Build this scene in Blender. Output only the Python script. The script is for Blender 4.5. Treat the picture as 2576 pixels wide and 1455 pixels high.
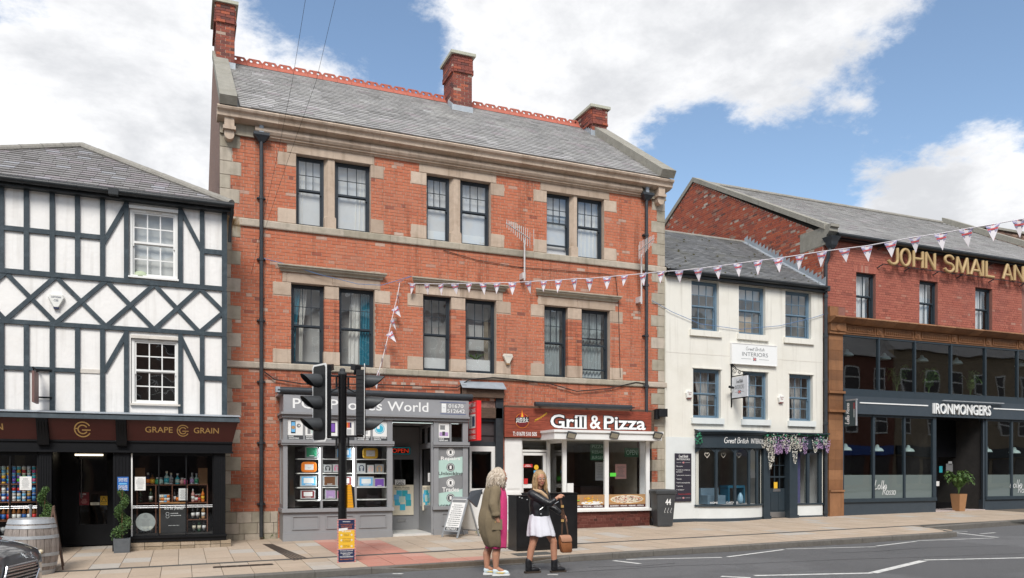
import bpy, bmesh, math, random
from mathutils import Vector, Matrix, noise
from mathutils.geometry import tessellate_polygon
rnd = random.Random(7)
SC = bpy.context.scene
COL = SC.collection
for _o in list(bpy.data.objects):
    bpy.data.objects.remove(_o)

# ------------------------------------------------------------------ camera
FPX,UC,VH,WPX = 2000.0,1287.5,1187.0,2575.5     # focal length,centre column,horizon row,picture width
ALPHA = math.atan(2000.0/4812.5)                     # turn of the view away from square-on to the street front
SA, CA = math.sin(ALPHA), math.cos(ALPHA)
EYE = 1.50
cam_d = bpy.data.cameras.new('camera')
cam = bpy.data.objects.new('camera', cam_d)
COL.objects.link(cam)
cam.location = (0, 0, EYE)
cam.rotation_euler = (math.pi / 2, 0, -ALPHA)
cam_d.sensor_width = 36
cam_d.lens = 36 * FPX / WPX
cam_d.shift_y = (VH - 727.5) / WPX
cam_d.clip_start, cam_d.clip_end = 0.1, 2000
SC.camera = cam

def ray(u):
    return FPX * SA + (u - UC) * CA, FPX * CA - (u - UC) * SA
def PX(u, y):
    a, b = ray(u); return y * a / b
def PZ(u, v, y):
    a, b = ray(u); return EYE + (VH - v) * y / b
def skydir(u, v):
    a, b = ray(u); return Vector((a, b, VH - v)).normalized()

# ------------------------------------------------------------------ sky and sun
SUN_EL,SUN_AZ = math.radians(46),math.radians(203)    # azimuth clockwise from +Y: behind the camera,to its left
W = bpy.data.worlds.new('World'); SC.world = W; W.use_nodes = True
nt = W.node_tree; nt.nodes.clear()
def N(t, tree=None, **kw):
    n = (tree or nt).nodes.new(t)
    for k, v in kw.items():
        setattr(n, k, v)
    return n
def L(a, b, tree=None):
    (tree or nt).links.new(a, b)
def M(op, a, b=None, c=None, tree=None, clamp=False):
    n = N('ShaderNodeMath', tree, operation=op); n.use_clamp = clamp
    for i, x in enumerate((a, b, c)):
        if x is None: continue
        if isinstance(x, (int, float)): n.inputs[i].default_value = x
        else: L(x, n.inputs[i], tree)
    return n.outputs[0]
w_out = N('ShaderNodeOutputWorld'); w_bg = N('ShaderNodeBackground'); L(w_bg.outputs[0], w_out.inputs[0])
w_sky = N('ShaderNodeTexSky', sky_type='NISHITA', sun_disc=False, sun_elevation=SUN_EL, sun_rotation=SUN_AZ)
w_sky.air_density, w_sky.dust_density, w_sky.ozone_density = 1.0, 0.4, 1.6
w_tc = N('ShaderNodeTexCoord')
w_dir = w_tc.outputs['Generated']
sep = N('ShaderNodeSeparateXYZ'); L(w_dir, sep.inputs[0])
zz = M('ADD', M('MAXIMUM', sep.outputs[2], 0.0), 0.22)
pl = N('ShaderNodeCombineXYZ'); L(M('DIVIDE',sep.outputs[0],zz),pl.inputs[0]); L(M('DIVIDE',sep.outputs[1],zz),pl.inputs[1])
def wnoise(scale, detail, rough, off=(0, 0, 0), dist=0.0):
    mp = N('ShaderNodeMapping'); mp.inputs['Location'].default_value = off; L(pl.outputs[0], mp.inputs[0])
    n = N('ShaderNodeTexNoise'); n.inputs['Scale'].default_value = scale; n.inputs['Detail'].default_value = detail
    n.inputs['Roughness'].default_value = rough; n.inputs['Distortion'].default_value = dist
    L(mp.outputs[0], n.inputs['Vector']); return n.outputs[0]
n1 = wnoise(1.9, 12, 0.62, (3.1, 1.7, 0.4), 0.2)
n2 = wnoise(6.5, 14, 0.66, (1.3, 7.7, 2.4), 0.15)
n3 = wnoise(0.9, 6, 0.5, (9.3, 4.2, 1.1))
dens = M('ADD', M('MULTIPLY', M('SUBTRACT', n1, 0.5), 2.0), M('MULTIPLY', M('SUBTRACT', n2, 0.5), 1.9))
dens = M('ADD', dens, 0.16)
# the photograph's own clouds and gaps: (column, row, radius in degrees, weight)
for (u,v,r,wgt) in ((840,70,9.0,-.42),(960,170,6,-.22),(1060,200,3.0,-.2),(690,0,4,-.12),(1215,215,2.0,-.2),(1150,60,6,.32),(1110,120,3.5,.2),
                       (2440,170,8.0,-.40),(2150,330,6.5,-.36),(2480,330,6,-.34),(1880,420,6.5,-.40),(1730,440,5,-.34),(2000,500,5,-.34),(1640,400,3,-.18),
                       (2600, 60, 5, -.3), (120, 325, 3.2, -.14),
                       (600,120,6,.28),(420,300,9,.26),(150,90,10,.26),(1700,90,13,.52),(1450,170,8,.34),(2050,60,7.5,.42),(1330,60,7,.3),
                       (2330,490,6.0,.5),(2500,450,5.5,.5),(2220,530,4,.4),(2420,540,5,.4),(880,290,5.0,.30),(1000,250,3.0,.24),(760,170,3,.2)):
    d = skydir(u, v)
    dp = N('ShaderNodeVectorMath',operation='DOT_PRODUCT'); L(w_dir,dp.inputs[0]); dp.inputs[1].default_value = d
    mr = N('ShaderNodeMapRange', interpolation_type='SMOOTHSTEP')
    L(dp.outputs['Value'], mr.inputs[0])
    mr.inputs[1].default_value = math.cos(math.radians(r*1.25)); mr.inputs[2].default_value = math.cos(math.radians(r*0.25))
    mr.inputs[3].default_value = 0; mr.inputs[4].default_value = wgt * (1.0 if wgt < 0 else .8)
    dens = M('ADD', dens, mr.outputs[0])
cov = N('ShaderNodeMapRange', interpolation_type='SMOOTHSTEP'); L(dens, cov.inputs[0])
cov.inputs[1].default_value = -0.20; cov.inputs[2].default_value = 0.36
core = N('ShaderNodeMapRange',interpolation_type='SMOOTHSTEP'); L(M('ADD',M('ADD',M('MULTIPLY',dens,.45),M('MULTIPLY',M('SUBTRACT',wnoise(3.2,8,.6,(5.5,2.2,7.1),.3),0.5),1.5)),M('MULTIPLY',M('SUBTRACT',n3,0.5),1.3)),core.inputs[0])
core.inputs[1].default_value = -0.16; core.inputs[2].default_value = 0.55
CLOUD_HI, CLOUD_LO = (5.9, 5.92, 6.0, 1), (3.9, 3.98, 4.15, 1)
cc = N('ShaderNodeMix',data_type='RGBA'); L(core.outputs[0],cc.inputs[0]); cc.inputs[6].default_value = CLOUD_HI; cc.inputs[7].default_value = CLOUD_LO
skm = N('ShaderNodeMix', data_type='RGBA', blend_type='MULTIPLY'); skm.inputs[0].default_value = 1
L(w_sky.outputs[0], skm.inputs[6]); skm.inputs[7].default_value = (1.02, 1.0, .95, 1)
mx = N('ShaderNodeMix',data_type='RGBA'); L(cov.outputs[0],mx.inputs[0]); L(skm.outputs[2],mx.inputs[6]); L(cc.outputs[2],mx.inputs[7])
L(mx.outputs[2], w_bg.inputs[0]); w_bg.inputs[1].default_value = 0.085

sun_d = bpy.data.lights.new('sun','SUN'); sun_d.energy = 1.5; sun_d.angle = math.radians(22); sun_d.color = (1,.96,.9)
sun = bpy.data.objects.new('sun', sun_d); COL.objects.link(sun)
sdir = Vector((math.sin(SUN_AZ) * math.cos(SUN_EL), math.cos(SUN_AZ) * math.cos(SUN_EL), math.sin(SUN_EL)))
sun.rotation_euler = sdir.to_track_quat('Z', 'Y').to_euler(); sun.location = (-10, -10, 30)
SC.view_settings.view_transform = 'Standard'; SC.view_settings.look = 'None'
SC.view_settings.gamma = 1; SC.view_settings.use_curve_mapping = False
SC.view_settings.exposure = 1.15
SC.render.engine = 'CYCLES'
SC.cycles.max_bounces = 8; SC.cycles.transparent_max_bounces = 16; SC.cycles.diffuse_bounces = 3; SC.cycles.glossy_bounces = 3
SC.cycles.caustics_reflective = False; SC.cycles.caustics_refractive = False
SC.cycles.use_denoising = True

# ------------------------------------------------------------------ materials
MATS = {}
def mat(name,color,rough=.6,var=.12,scale=6.,bump=0.,bscale=40.,metal=0.,spec=.4,dirt=0.,dirtcol=(.05,.045,.035),dscale=1.3,
        ramp=None,stretch=None,coat=0.,emit=None,alpha=None,sheen=0.,sub=0.,spots=0.,patch=0.,streak=0.):
    """principled material: base colour broken up by noise, optional per-piece tint ramp, bump and weathering"""
    if name in MATS: return MATS[name]
    m = bpy.data.materials.new(name); m.use_nodes = True; t = m.node_tree
    b = t.nodes['Principled BSDF']
    geo = N('ShaderNodeNewGeometry', t)
    pos = geo.outputs['Position']
    if stretch:
        mp = N('ShaderNodeMapping',t); mp.inputs['Scale'].default_value = stretch; L(pos,mp.inputs[0],t); pos = mp.outputs[0]
    nz = N('ShaderNodeTexNoise',t); nz.inputs['Scale'].default_value = scale; nz.inputs['Detail'].default_value = 6; nz.inputs['Roughness'].default_value = .65
    L(pos, nz.inputs['Vector'], t)
    if ramp:
        at = N('ShaderNodeAttribute', t); at.attribute_name = 'tint'
        cr = N('ShaderNodeValToRGB', t); cr.color_ramp.interpolation = 'LINEAR'
        els = cr.color_ramp.elements
        while len(els) < len(ramp): els.new(.5)
        for e, (p, c) in zip(els, ramp): e.position = p; e.color = (*c, 1)
        L(at.outputs['Fac'], cr.inputs[0], t); src = cr.outputs[0]
    else:
        rg = N('ShaderNodeRGB', t); rg.outputs[0].default_value = (*color, 1); src = rg.outputs[0]
    hs = N('ShaderNodeHueSaturation', t); L(src, hs.inputs['Color'], t)
    L(M('ADD',M('MULTIPLY',M('SUBTRACT',nz.outputs[0],.5,tree=t),var*4,tree=t),1.0,tree=t),hs.inputs['Value'],t)
    out = hs.outputs[0]
    if dirt > 0:
        nd = N('ShaderNodeTexNoise',t); nd.inputs['Scale'].default_value = dscale; nd.inputs['Detail'].default_value = 8; nd.inputs['Roughness'].default_value = .7
        L(geo.outputs['Position'], nd.inputs['Vector'], t)
        mr = N('ShaderNodeMapRange', t); L(nd.outputs[0], mr.inputs[0], t)
        mr.inputs[1].default_value = .5; mr.inputs[2].default_value = .74; mr.inputs[3].default_value = 0; mr.inputs[4].default_value = dirt
        mi = N('ShaderNodeMix',t,data_type='RGBA'); L(mr.outputs[0],mi.inputs[0],t); L(out,mi.inputs[6],t); mi.inputs[7].default_value = (*dirtcol,1)
        out = mi.outputs[2]
    if streak:       # rain streaks
        sp_ = N('ShaderNodeMapping',t); sp_.inputs['Scale'].default_value = (9,9,.55); L(geo.outputs['Position'],sp_.inputs[0],t)
        ns_ = N('ShaderNodeTexNoise',t); ns_.inputs['Scale'].default_value = 1; ns_.inputs['Detail'].default_value = 7; L(sp_.outputs[0],ns_.inputs['Vector'],t)
        mr = N('ShaderNodeMapRange',t); L(ns_.outputs[0],mr.inputs[0],t); mr.inputs[1].default_value = .52; mr.inputs[2].default_value = .78; mr.inputs[3].default_value = 0; mr.inputs[4].default_value = streak
        mi = N('ShaderNodeMix',t,data_type='RGBA',blend_type='MULTIPLY'); L(mr.outputs[0],mi.inputs[0],t); L(out,mi.inputs[6],t); mi.inputs[7].default_value = (.36,.33,.29,1); out = mi.outputs[2]
    for amt,sc_,lo,hi,cl in ((spots,5.5,.035,.085,(.07,.065,.06)),(patch,.16,.47,.50,tuple(x*.72 for x in color))):
        if amt:      # trodden gum and drips / old repairs
            tx_ = N('ShaderNodeTexVoronoi' if cl[0] == .07 else 'ShaderNodeTexNoise',t); tx_.inputs['Scale'].default_value = sc_; L(geo.outputs['Position'],tx_.inputs['Vector'],t)
            mr = N('ShaderNodeMapRange',t); L(tx_.outputs[0],mr.inputs[0],t); mr.inputs[1].default_value = lo; mr.inputs[2].default_value = hi; mr.inputs[3].default_value = amt if cl[0] == .07 else 0; mr.inputs[4].default_value = 0 if cl[0] == .07 else amt
            mi = N('ShaderNodeMix',t,data_type='RGBA'); L(mr.outputs[0],mi.inputs[0],t); L(out,mi.inputs[6],t); mi.inputs[7].default_value = (*cl,1); out = mi.outputs[2]
    L(out, b.inputs['Base Color'], t)
    b.inputs['Roughness'].default_value = rough; b.inputs['Metallic'].default_value = metal
    b.inputs['Specular IOR Level'].default_value = spec
    if coat: b.inputs['Coat Weight'].default_value = coat; b.inputs['Coat Roughness'].default_value = .05
    if sub: b.inputs['Subsurface Weight'].default_value = sub; b.inputs['Subsurface Radius'].default_value = (.02,.008,.004)
    if sheen: b.inputs['Sheen Weight'].default_value = sheen
    if bump:
        nb = N('ShaderNodeTexNoise',t); nb.inputs['Scale'].default_value = bscale; nb.inputs['Detail'].default_value = 5
        L(pos, nb.inputs['Vector'], t)
        bp = N('ShaderNodeBump',t); bp.inputs['Strength'].default_value = bump; bp.inputs['Distance'].default_value = .02
        L(nb.outputs[0], bp.inputs['Height'], t); L(bp.outputs[0], b.inputs['Normal'], t)
    if emit:
        b.inputs['Emission Color'].default_value = (*emit[0],1); b.inputs['Emission Strength'].default_value = emit[1]
    MATS[name] = m
    return m

def glass_mat(name, tint=(.9, .93, .92), ior=1.75, wob=.06, frost=0., wscale=1.6):
    if name in MATS: return MATS[name]
    m = bpy.data.materials.new(name); m.use_nodes = True; t = m.node_tree; t.nodes.clear()
    out = N('ShaderNodeOutputMaterial', t)
    tr = N('ShaderNodeBsdfTransparent', t); tr.inputs[0].default_value = (*tint, 1)
    gl = N('ShaderNodeBsdfGlossy', t); gl.inputs['Roughness'].default_value = .015
    geo = N('ShaderNodeNewGeometry',t); nz = N('ShaderNodeTexNoise',t); nz.inputs['Scale'].default_value = wscale; nz.inputs['Detail'].default_value = 1
    L(geo.outputs['Position'], nz.inputs['Vector'], t)
    bp = N('ShaderNodeBump',t); bp.inputs['Strength'].default_value = wob; bp.inputs['Distance'].default_value = .1; L(nz.outputs[0],bp.inputs['Height'],t)
    L(bp.outputs[0], gl.inputs['Normal'], t)
    dt = N('ShaderNodeVectorMath',t,operation='DOT_PRODUCT'); L(geo.outputs['Incoming'],dt.inputs[0],t); L(geo.outputs['Normal'],dt.inputs[1],t)
    f0 = 2 * ((ior - 1) / (ior + 1)) ** 2        # both faces of the pane
    fr = M('ADD',M('MULTIPLY',M('POWER',M('SUBTRACT',1.0,M('ABSOLUTE',dt.outputs['Value'],tree=t),tree=t),5.0,tree=t),1 - f0,tree=t),f0,tree=t,clamp=True)
    mi = N('ShaderNodeMixShader',t); L(fr,mi.inputs[0],t); L(tr.outputs[0],mi.inputs[1],t); L(gl.outputs[0],mi.inputs[2],t)
    sh = mi.outputs[0]
    if frost:
        df = N('ShaderNodeBsdfDiffuse', t); df.inputs[0].default_value = (.62, .70, .68, 1)
        m2 = N('ShaderNodeMixShader',t); m2.inputs[0].default_value = frost; L(sh,m2.inputs[1],t); L(df.outputs[0],m2.inputs[2],t); sh = m2.outputs[0]
    L(sh, out.inputs[0], t)
    MATS[name] = m
    return m

BR = ((0,(.22,.085,.062)),(.10,(.34,.105,.066)),(.35,(.49,.15,.080)),(.62,(.545,.185,.10)),(.82,(.52,.22,.138)),(.94,(.48,.26,.19)),(1,(.55,.42,.34)))
mat('brick_orange',(0,0,0),.85,.06,30,.5,130,ramp=BR,dirt=.45,dirtcol=(.30,.155,.115),dscale=.6,streak=.75)
mat('brick_dark',(0,0,0),.85,.12,25,.5,130,ramp=((0,(.10,.04,.03)),(.3,(.19,.062,.045)),(.7,(.27,.08,.055)),(1,(.34,.15,.10))),dirt=.4,dirtcol=(.10,.07,.055))
mat('brick_maroon',(0,0,0),.6,.12,25,.3,130,ramp=((0,(.06,.018,.013)),(.5,(.115,.03,.022)),(1,(.17,.06,.045))),dirt=.3)
mat('brick_red',(0,0,0),.8,.10,25,.4,130,ramp=((0,(.25,.08,.058)),(.4,(.37,.112,.078)),(.8,(.42,.14,.095)),(1,(.42,.22,.165))),dirt=.35,dirtcol=(.2,.10,.09),dscale=.8)
mat('brick_gable',(0,0,0),.85,.12,25,.5,110,ramp=((0,(.10,.06,.05)),(.12,(.22,.075,.055)),(.5,(.38,.085,.045)),(.82,(.45,.12,.06)),(.93,(.3,.2,.15)),(1,(.55,.5,.43))),dirt=.3,dirtcol=(.25,.12,.10))
mat('mortar', (.50, .40, .32), .95, .15, 12, .4, 90, dirt=.5, dirtcol=(.40, .27, .21), dscale=.9)
mat('mortar_red', (.26, .12, .095), .95, .15, 12, .3, 90)
mat('brick_side', (.24, .15, .12), .9, .5, 9, .8, 30, dirt=.6, dirtcol=(.20, .18, .16), stretch=(1, 3.0, .9))
mat('stone_pink',(.50,.40,.32),.85,.10,9,.35,60,dirt=.6,dirtcol=(.31,.215,.145),dscale=1.6,ramp=((0,(.42,.325,.25)),(.5,(.51,.405,.315)),(1,(.57,.46,.365))),streak=.45)
mat('stone_green',(.36,.34,.27),.9,.14,7,.4,60,dirt=.6,dirtcol=(.22,.20,.145),dscale=1.8,ramp=((0,(.34,.305,.235)),(.5,(.42,.375,.30)),(1,(.50,.435,.36))),streak=.4)
mat('stone_grey', (.29, .275, .235), .9, .16, 7, .5, 50, dirt=.5, dirtcol=(.17, .16, .12))
mat('stone_brown',(.33,.25,.17),.9,.16,7,.5,50,dirt=.5,dirtcol=(.14,.11,.08),ramp=((0,(.24,.19,.14)),(.5,(.34,.27,.19)),(1,(.42,.34,.26))))
mat('stone_rubble',(.22,.14,.1),.9,.16,7,.5,50,ramp=((0,(.12,.08,.065)),(.5,(.22,.13,.095)),(1,(.3,.2,.15))))
mat('slate',(0,0,0),.55,.12,22,.3,70,spec=.5,ramp=((0,(.25,.243,.235)),(.4,(.33,.322,.315)),(.75,(.39,.38,.37)),(.9,(.35,.31,.32)),(1,(.50,.50,.49))),dirt=.8,dirtcol=(.47,.465,.44),dscale=1.1)
mat('slate_moss',(0,0,0),.6,.12,22,.3,70,spec=.5,ramp=((0,(.13,.135,.14)),(.5,(.19,.195,.20)),(1,(.25,.255,.26))),dirt=.4,dirtcol=(.20,.19,.12),dscale=1.4)
mat('slate_left',(0,0,0),.55,.12,22,.3,70,spec=.5,ramp=((0,(.18,.17,.165)),(.5,(.25,.24,.235)),(.8,(.27,.235,.25)),(1,(.36,.37,.39))),dirt=.35,dirtcol=(.28,.28,.26),dscale=1.2)
mat('terracotta_ridge', (.42, .12, .08), .8, .14, 12, .3, 60, dirt=.4, dirtcol=(.3, .2, .16))
mat('ridge_grey', (.28, .265, .235), .9, .2, 14, .5, 60, dirt=.5, dirtcol=(.14, .13, .11))
mat('lead', (.36, .40, .44), .5, .12, 8, .2, 30, metal=.25, dirt=.4, dirtcol=(.55, .57, .58))
mat('flaunch', (.44, .44, .36), .9, .15, 9, .4, 50, dirt=.4, dirtcol=(.25, .25, .17))
mat('timber_blue',(.034,.05,.062),.6,.14,14,.25,50,dirt=.5,dirtcol=(.11,.145,.165),dscale=5,stretch=(1,1,.5))
mat('plaster_white',(.85,.835,.81),.8,.02,3,.3,14,dirt=.25,dirtcol=(.68,.65,.6),dscale=2.2,streak=.3)
mat('render_cream',(.76,.74,.67),.85,.03,2.5,.15,120,dirt=.4,dirtcol=(.58,.55,.46),dscale=.9,streak=.3)
mat('render_white', (.70, .73, .72), .8, .04, 3, .15, 120, dirt=.3, dirtcol=(.55, .57, .55), dscale=1.2)
mat('paint_white', (.80, .80, .78), .45, .04, 5, .05, 60, dirt=.15, dirtcol=(.6, .58, .54), dscale=3)
mat('paint_cream', (.66, .62, .56), .55, .08, 8, .1, 60, dirt=.4, dirtcol=(.38, .33, .28), dscale=5)
mat('paint_black', (.006, .0065, .008), .5, .2, 9, .1, 60, spec=.22)
mat('paint_gutter', (.016, .019, .021), .4, .3, 9, .1, 60, dirt=.35, dirtcol=(.05, .05, .048), dscale=4)
mat('paint_pipe', (.032, .038, .045), .45, .2, 9, .1, 60, dirt=.4, dirtcol=(.09, .085, .08), dscale=4)
mat('paint_grey', (.27, .275, .285), .5, .05, 6, .08, 60, dirt=.25, dirtcol=(.12, .115, .11), dscale=3)
mat('paint_grey_light', (.30, .305, .32), .5, .05, 6, dirt=.15)
mat('paint_sash', (.028, .037, .047), .4, .15, 9, .1, 60, dirt=.2, dirtcol=(.10, .10, .10))
mat('paint_slateblue', (.13, .205, .275), .45, .1, 9, .05, 60, dirt=.25, dirtcol=(.25, .29, .31), dscale=5)
mat('paint_navy', (.028, .042, .054), .45, .1, 6, .05, 60, dirt=.15, dirtcol=(.06, .065, .07))
mat('paint_charcoal', (.045, .06, .075), .5, .08, 6, .08, 60, dirt=.2, dirtcol=(.085, .09, .095))
mat('paint_maroon', (.062, .012, .010), .45, .1, 6, spec=.4)
mat('terracotta',(.30,.145,.065),.65,.16,8,.3,40,dirt=.6,dirtcol=(.09,.05,.03),dscale=2,ramp=((0,(.19,.085,.037)),(.5,(.26,.12,.052)),(1,(.33,.165,.08))),streak=.4)
mat('gold_paint', (.50, .31, .11), .45, .08, 9)
mat('gold_letter', (.47, .33, .16), .5, .1, 9, spec=.4)
mat('letter_white', (.82, .83, .82), .4, .02, 9)
mat('ink_black', (.012, .012, .014), .5, .1, 9)
mat('ink_grey', (.16, .17, .18), .5, .05, 9)
mat('ink_blue', (.04, .10, .38), .5, .05, 9)
mat('paper', (.80, .80, .78), .7, .03, 9)
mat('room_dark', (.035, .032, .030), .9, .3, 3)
mat('room_grey', (.36, .355, .34), .9, .25, 2)
mat('room_light', (.58, .58, .57), .9, .12, 2)
mat('room_cream', (.34, .30, .24), .9, .2, 2)
mat('net_curtain', (.60, .61, .60), .9, .10, 9, stretch=(6, 6, .4))
mat('curtain_white', (.75, .74, .70), .9, .10, 9, stretch=(6, 6, .3))
mat('curtain_teal', (.025, .21, .30), .9, .15, 9, stretch=(6, 6, .3))
mat('pane_back_grey', (.66, .67, .68), .9, .06, 3)  # curtain grey; behind top-floor panes it carries the tone of reflected sky
mat('window_white', (.78, .80, .80), .6, .03, 3)
glass_mat('glass',(.95,.97,.97),1.5); glass_mat('glass_shop',(.96,.98,.98),1.5,.03,wscale=.5); glass_mat('glass_old',(.93,.95,.95),1.8,.12,wscale=2.2)
glass_mat('glass_dark',(.86,.90,.90),1.75,.05,wscale=.7); glass_mat('glass_frost',(.8,.85,.84),1.6,.02,.38)
mat('asphalt',(.20,.201,.205),.88,.30,60,1.,320,dirt=.8,dirtcol=(.13,.13,.132),dscale=.55,spots=.5,patch=.6)
mat('road_paint', (.66, .66, .63), .7, .14, 20, .3, 200, dirt=.9, dirtcol=(.2, .2, .2), dscale=9)
mat('slab',(0,0,0),.88,.10,22,.4,220,ramp=((0,(.40,.32,.25)),(.35,(.46,.365,.275)),(.65,(.485,.39,.30)),(.85,(.49,.415,.335)),(.93,(.45,.41,.36)),(1,(.50,.465,.42))),dirt=.5,dirtcol=(.33,.275,.22),dscale=1.1,spots=.4)
mat('slab_red',(0,0,0),.9,.10,22,.4,220,ramp=((0,(.46,.19,.145)),(.5,(.50,.23,.175)),(1,(.54,.30,.24))),dirt=.5,dirtcol=(.50,.34,.27),dscale=1.5)
mat('slab_joint', (.13, .105, .08), .95, .2, 20)
mat('kerb',(0,0,0),.85,.16,14,.4,120,ramp=((0,(.10,.095,.085)),(.5,(.15,.14,.125)),(1,(.36,.30,.25))),dirt=.4,dirtcol=(.06,.055,.05),dscale=3)
mat('iron', (.07, .055, .045), .6, .2, 20, .3, 90, metal=.4)
mat('drain', (.10, .098, .09), .7, .2, 20)
mat('steel', (.45, .46, .47), .35, .08, 9, metal=.9)
mat('galv', (.42, .44, .46), .5, .12, 14, metal=.5)
mat('plastic_black', (.012, .013, .015), .45, .15, 12, .1, 90)
mat('plastic_grey', (.05, .054, .058), .5, .12, 12, .1, 90, dirt=.3, dirtcol=(.11, .11, .105))
mat('plastic_white', (.76, .76, .72), .45, .04, 9)
mat('plastic_beige', (.62, .58, .50), .5, .06, 9, dirt=.3, dirtcol=(.42, .38, .31), dscale=6)
mat('cabinet_black', (.010, .010, .011), .32, .25, 7, .1, 60, dirt=.3, dirtcol=(.035, .035, .033), dscale=2.5)
mat('cable', (.02, .018, .017), .6, .1, 9)
mat('wood_brown', (.13, .055, .03), .55, .2, 10, .2, 50, stretch=(1, 1, 6))
mat('wood_shelf', (.17, .07, .04), .6, .2, 14)

# ------------------------------------------------------------------ mesh building
CEN = {}
class MB:
    def __init__(s):
        s.v, s.f, s.t, s.m = [], [], [], []
    def add(s, vs, fs, tint=.5, mi=0):
        b = len(s.v); s.v.extend(Vector(p) for p in vs)
        for f in fs:
            s.f.append([i + b for i in f]); s.t.append(tint); s.m.append(mi)
        return s
    def box(s, x0, x1, y0, y1, z0, z1, tint=.5, mi=0):
        if x0 > x1: x0, x1 = x1, x0
        if y0 > y1: y0, y1 = y1, y0
        if z0 > z1: z0, z1 = z1, z0
        return s.add([(x0,y0,z0),(x1,y0,z0),(x1,y1,z0),(x0,y1,z0),(x0,y0,z1),(x1,y0,z1),(x1,y1,z1),(x0,y1,z1)],
                     [(0,3,2,1),(4,5,6,7),(0,1,5,4),(1,2,6,5),(2,3,7,6),(3,0,4,7)],tint,mi)
    def hexa(s, p, tint=.5, mi=0):       # eight corners, bottom ring then top ring
        return s.add(p,[(0,3,2,1),(4,5,6,7),(0,1,5,4),(1,2,6,5),(2,3,7,6),(3,0,4,7)],tint,mi)
    def quad(s, a, b, c, d, tint=.5, mi=0):
        return s.add([a, b, c, d], [(0, 1, 2, 3)], tint, mi)
    def prism(s, poly, fn, d0, d1, tint=.5, mi=0, holes=()):
        """outline poly (2-D) swept from d0 to d1; fn(a, b, d) gives the point"""
        loops = [poly] + list(holes)
        flat = [p for l in loops for p in l]; n = len(flat)
        tris = tessellate_polygon([[Vector((p[0], p[1], 0)) for p in l] for l in loops])
        vs = [fn(p[0], p[1], d0) for p in flat] + [fn(p[0], p[1], d1) for p in flat]
        fs = [tuple(t) for t in tris] + [tuple(i + n for i in reversed(t)) for t in tris]
        b = 0
        for l in loops:
            k = len(l)
            for i in range(k):
                j = (i + 1) % k; fs.append((b + i, b + j, b + j + n, b + i + n))
            b += k
        return s.add(vs, fs, tint, mi)
    def tube(s, pts, r, n=8, tint=.5, mi=0, cap=True):
        pts = [Vector(p) for p in pts]; k = len(pts); rs = r if isinstance(r, (list, tuple)) else [r] * k
        vs, fs = [], []; prev = None
        for i, p in enumerate(pts):
            d = (pts[min(i + 1, k - 1)] - pts[max(i - 1, 0)])
            d = d.normalized() if d.length > 1e-9 else Vector((0, 0, 1))
            if prev is None:
                a = Vector((0, 0, 1)) if abs(d.z) < .9 else Vector((1, 0, 0)); x = d.cross(a).normalized()
            else:
                x = (prev - d*prev.dot(d)); x = x.normalized() if x.length > 1e-6 else d.orthogonal().normalized()
            prev = x; y = d.cross(x)
            for j in range(n):
                a = 2 * math.pi * j / n; vs.append(p + (x * math.cos(a) + y * math.sin(a)) * rs[i])
        for i in range(k - 1):
            for j in range(n):
                fs.append((i * n + j, i * n + (j + 1) % n, (i + 1) * n + (j + 1) % n, (i + 1) * n + j))
        if cap:
            fs.append(tuple(reversed(range(n)))); fs.append(tuple((k - 1) * n + j for j in range(n)))
        return s.add(vs, fs, tint, mi)
    def lathe(s, prof, c=(0, 0, 0), n=12, tint=.5, mi=0, sx=1, sy=1):
        vs, fs = [], []; k = len(prof)
        for r, z in prof:
            for j in range(n):
                a = 2*math.pi*j/n; vs.append((c[0] + r*math.cos(a)*sx,c[1] + r*math.sin(a)*sy,c[2] + z))
        for i in range(k - 1):
            for j in range(n):
                fs.append((i * n + j, i * n + (j + 1) % n, (i + 1) * n + (j + 1) % n, (i + 1) * n + j))
        fs.append(tuple(reversed(range(n)))); fs.append(tuple((k - 1) * n + j for j in range(n)))
        return s.add(vs, fs, tint, mi)
    def loft(s, rings, closed=True, cap=True, tint=.5, mi=0):
        n = len(rings[0]); vs = [p for r in rings for p in r]; fs = []
        for i in range(len(rings) - 1):
            for j in range(n if closed else n - 1):
                fs.append((i * n + j, i * n + (j + 1) % n, (i + 1) * n + (j + 1) % n, (i + 1) * n + j))
        if cap and closed:
            fs.append(tuple(reversed(range(n)))); fs.append(tuple((len(rings) - 1) * n + j for j in range(n)))
        return s.add(vs, fs, tint, mi)
    def xf(s, M4):
        s.v = [M4 @ p for p in s.v]; return s

def mesh_of(mb, mats, c, smooth=False):
    me = bpy.data.meshes.new('m')
    me.from_pydata([tuple(p - c) for p in mb.v], [], mb.f)
    for m in mats: me.materials.append(m)
    if len(mats) > 1: me.polygons.foreach_set('material_index', mb.m)
    at = me.attributes.new('tint', 'FLOAT', 'FACE'); at.data.foreach_set('value', mb.t)
    if smooth: me.polygons.foreach_set('use_smooth', [True] * len(me.polygons))
    me.update()
    return me
def M_(x):
    return [MATS[q] if isinstance(q, str) else q for q in (x if isinstance(x, (list, tuple)) else [x])]
def obj(name, mb, mats, parent=None, smooth=False, tags=None, sharp=None):
    xs = [p.x for p in mb.v]; ys = [p.y for p in mb.v]; zs = [p.z for p in mb.v]
    c = Vector(((min(xs) + max(xs)) / 2, (min(ys) + max(ys)) / 2, min(zs)))
    me = mesh_of(mb, M_(mats), c, smooth); me.name = name
    if smooth and sharp is not None:
        me.set_sharp_from_angle(angle=math.radians(sharp))
    o = bpy.data.objects.new(name, me); COL.objects.link(o)
    CEN[o.name] = c
    o.location = c
    if parent is not None:
        o.parent = parent; o.location = c - CEN[parent.name]
    if tags: tag(o, *tags)
    return o
def tag(o, label, cat, group=None):
    o['label'] = label; o['category'] = cat
    if group: o['group'] = group
    return o
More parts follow.
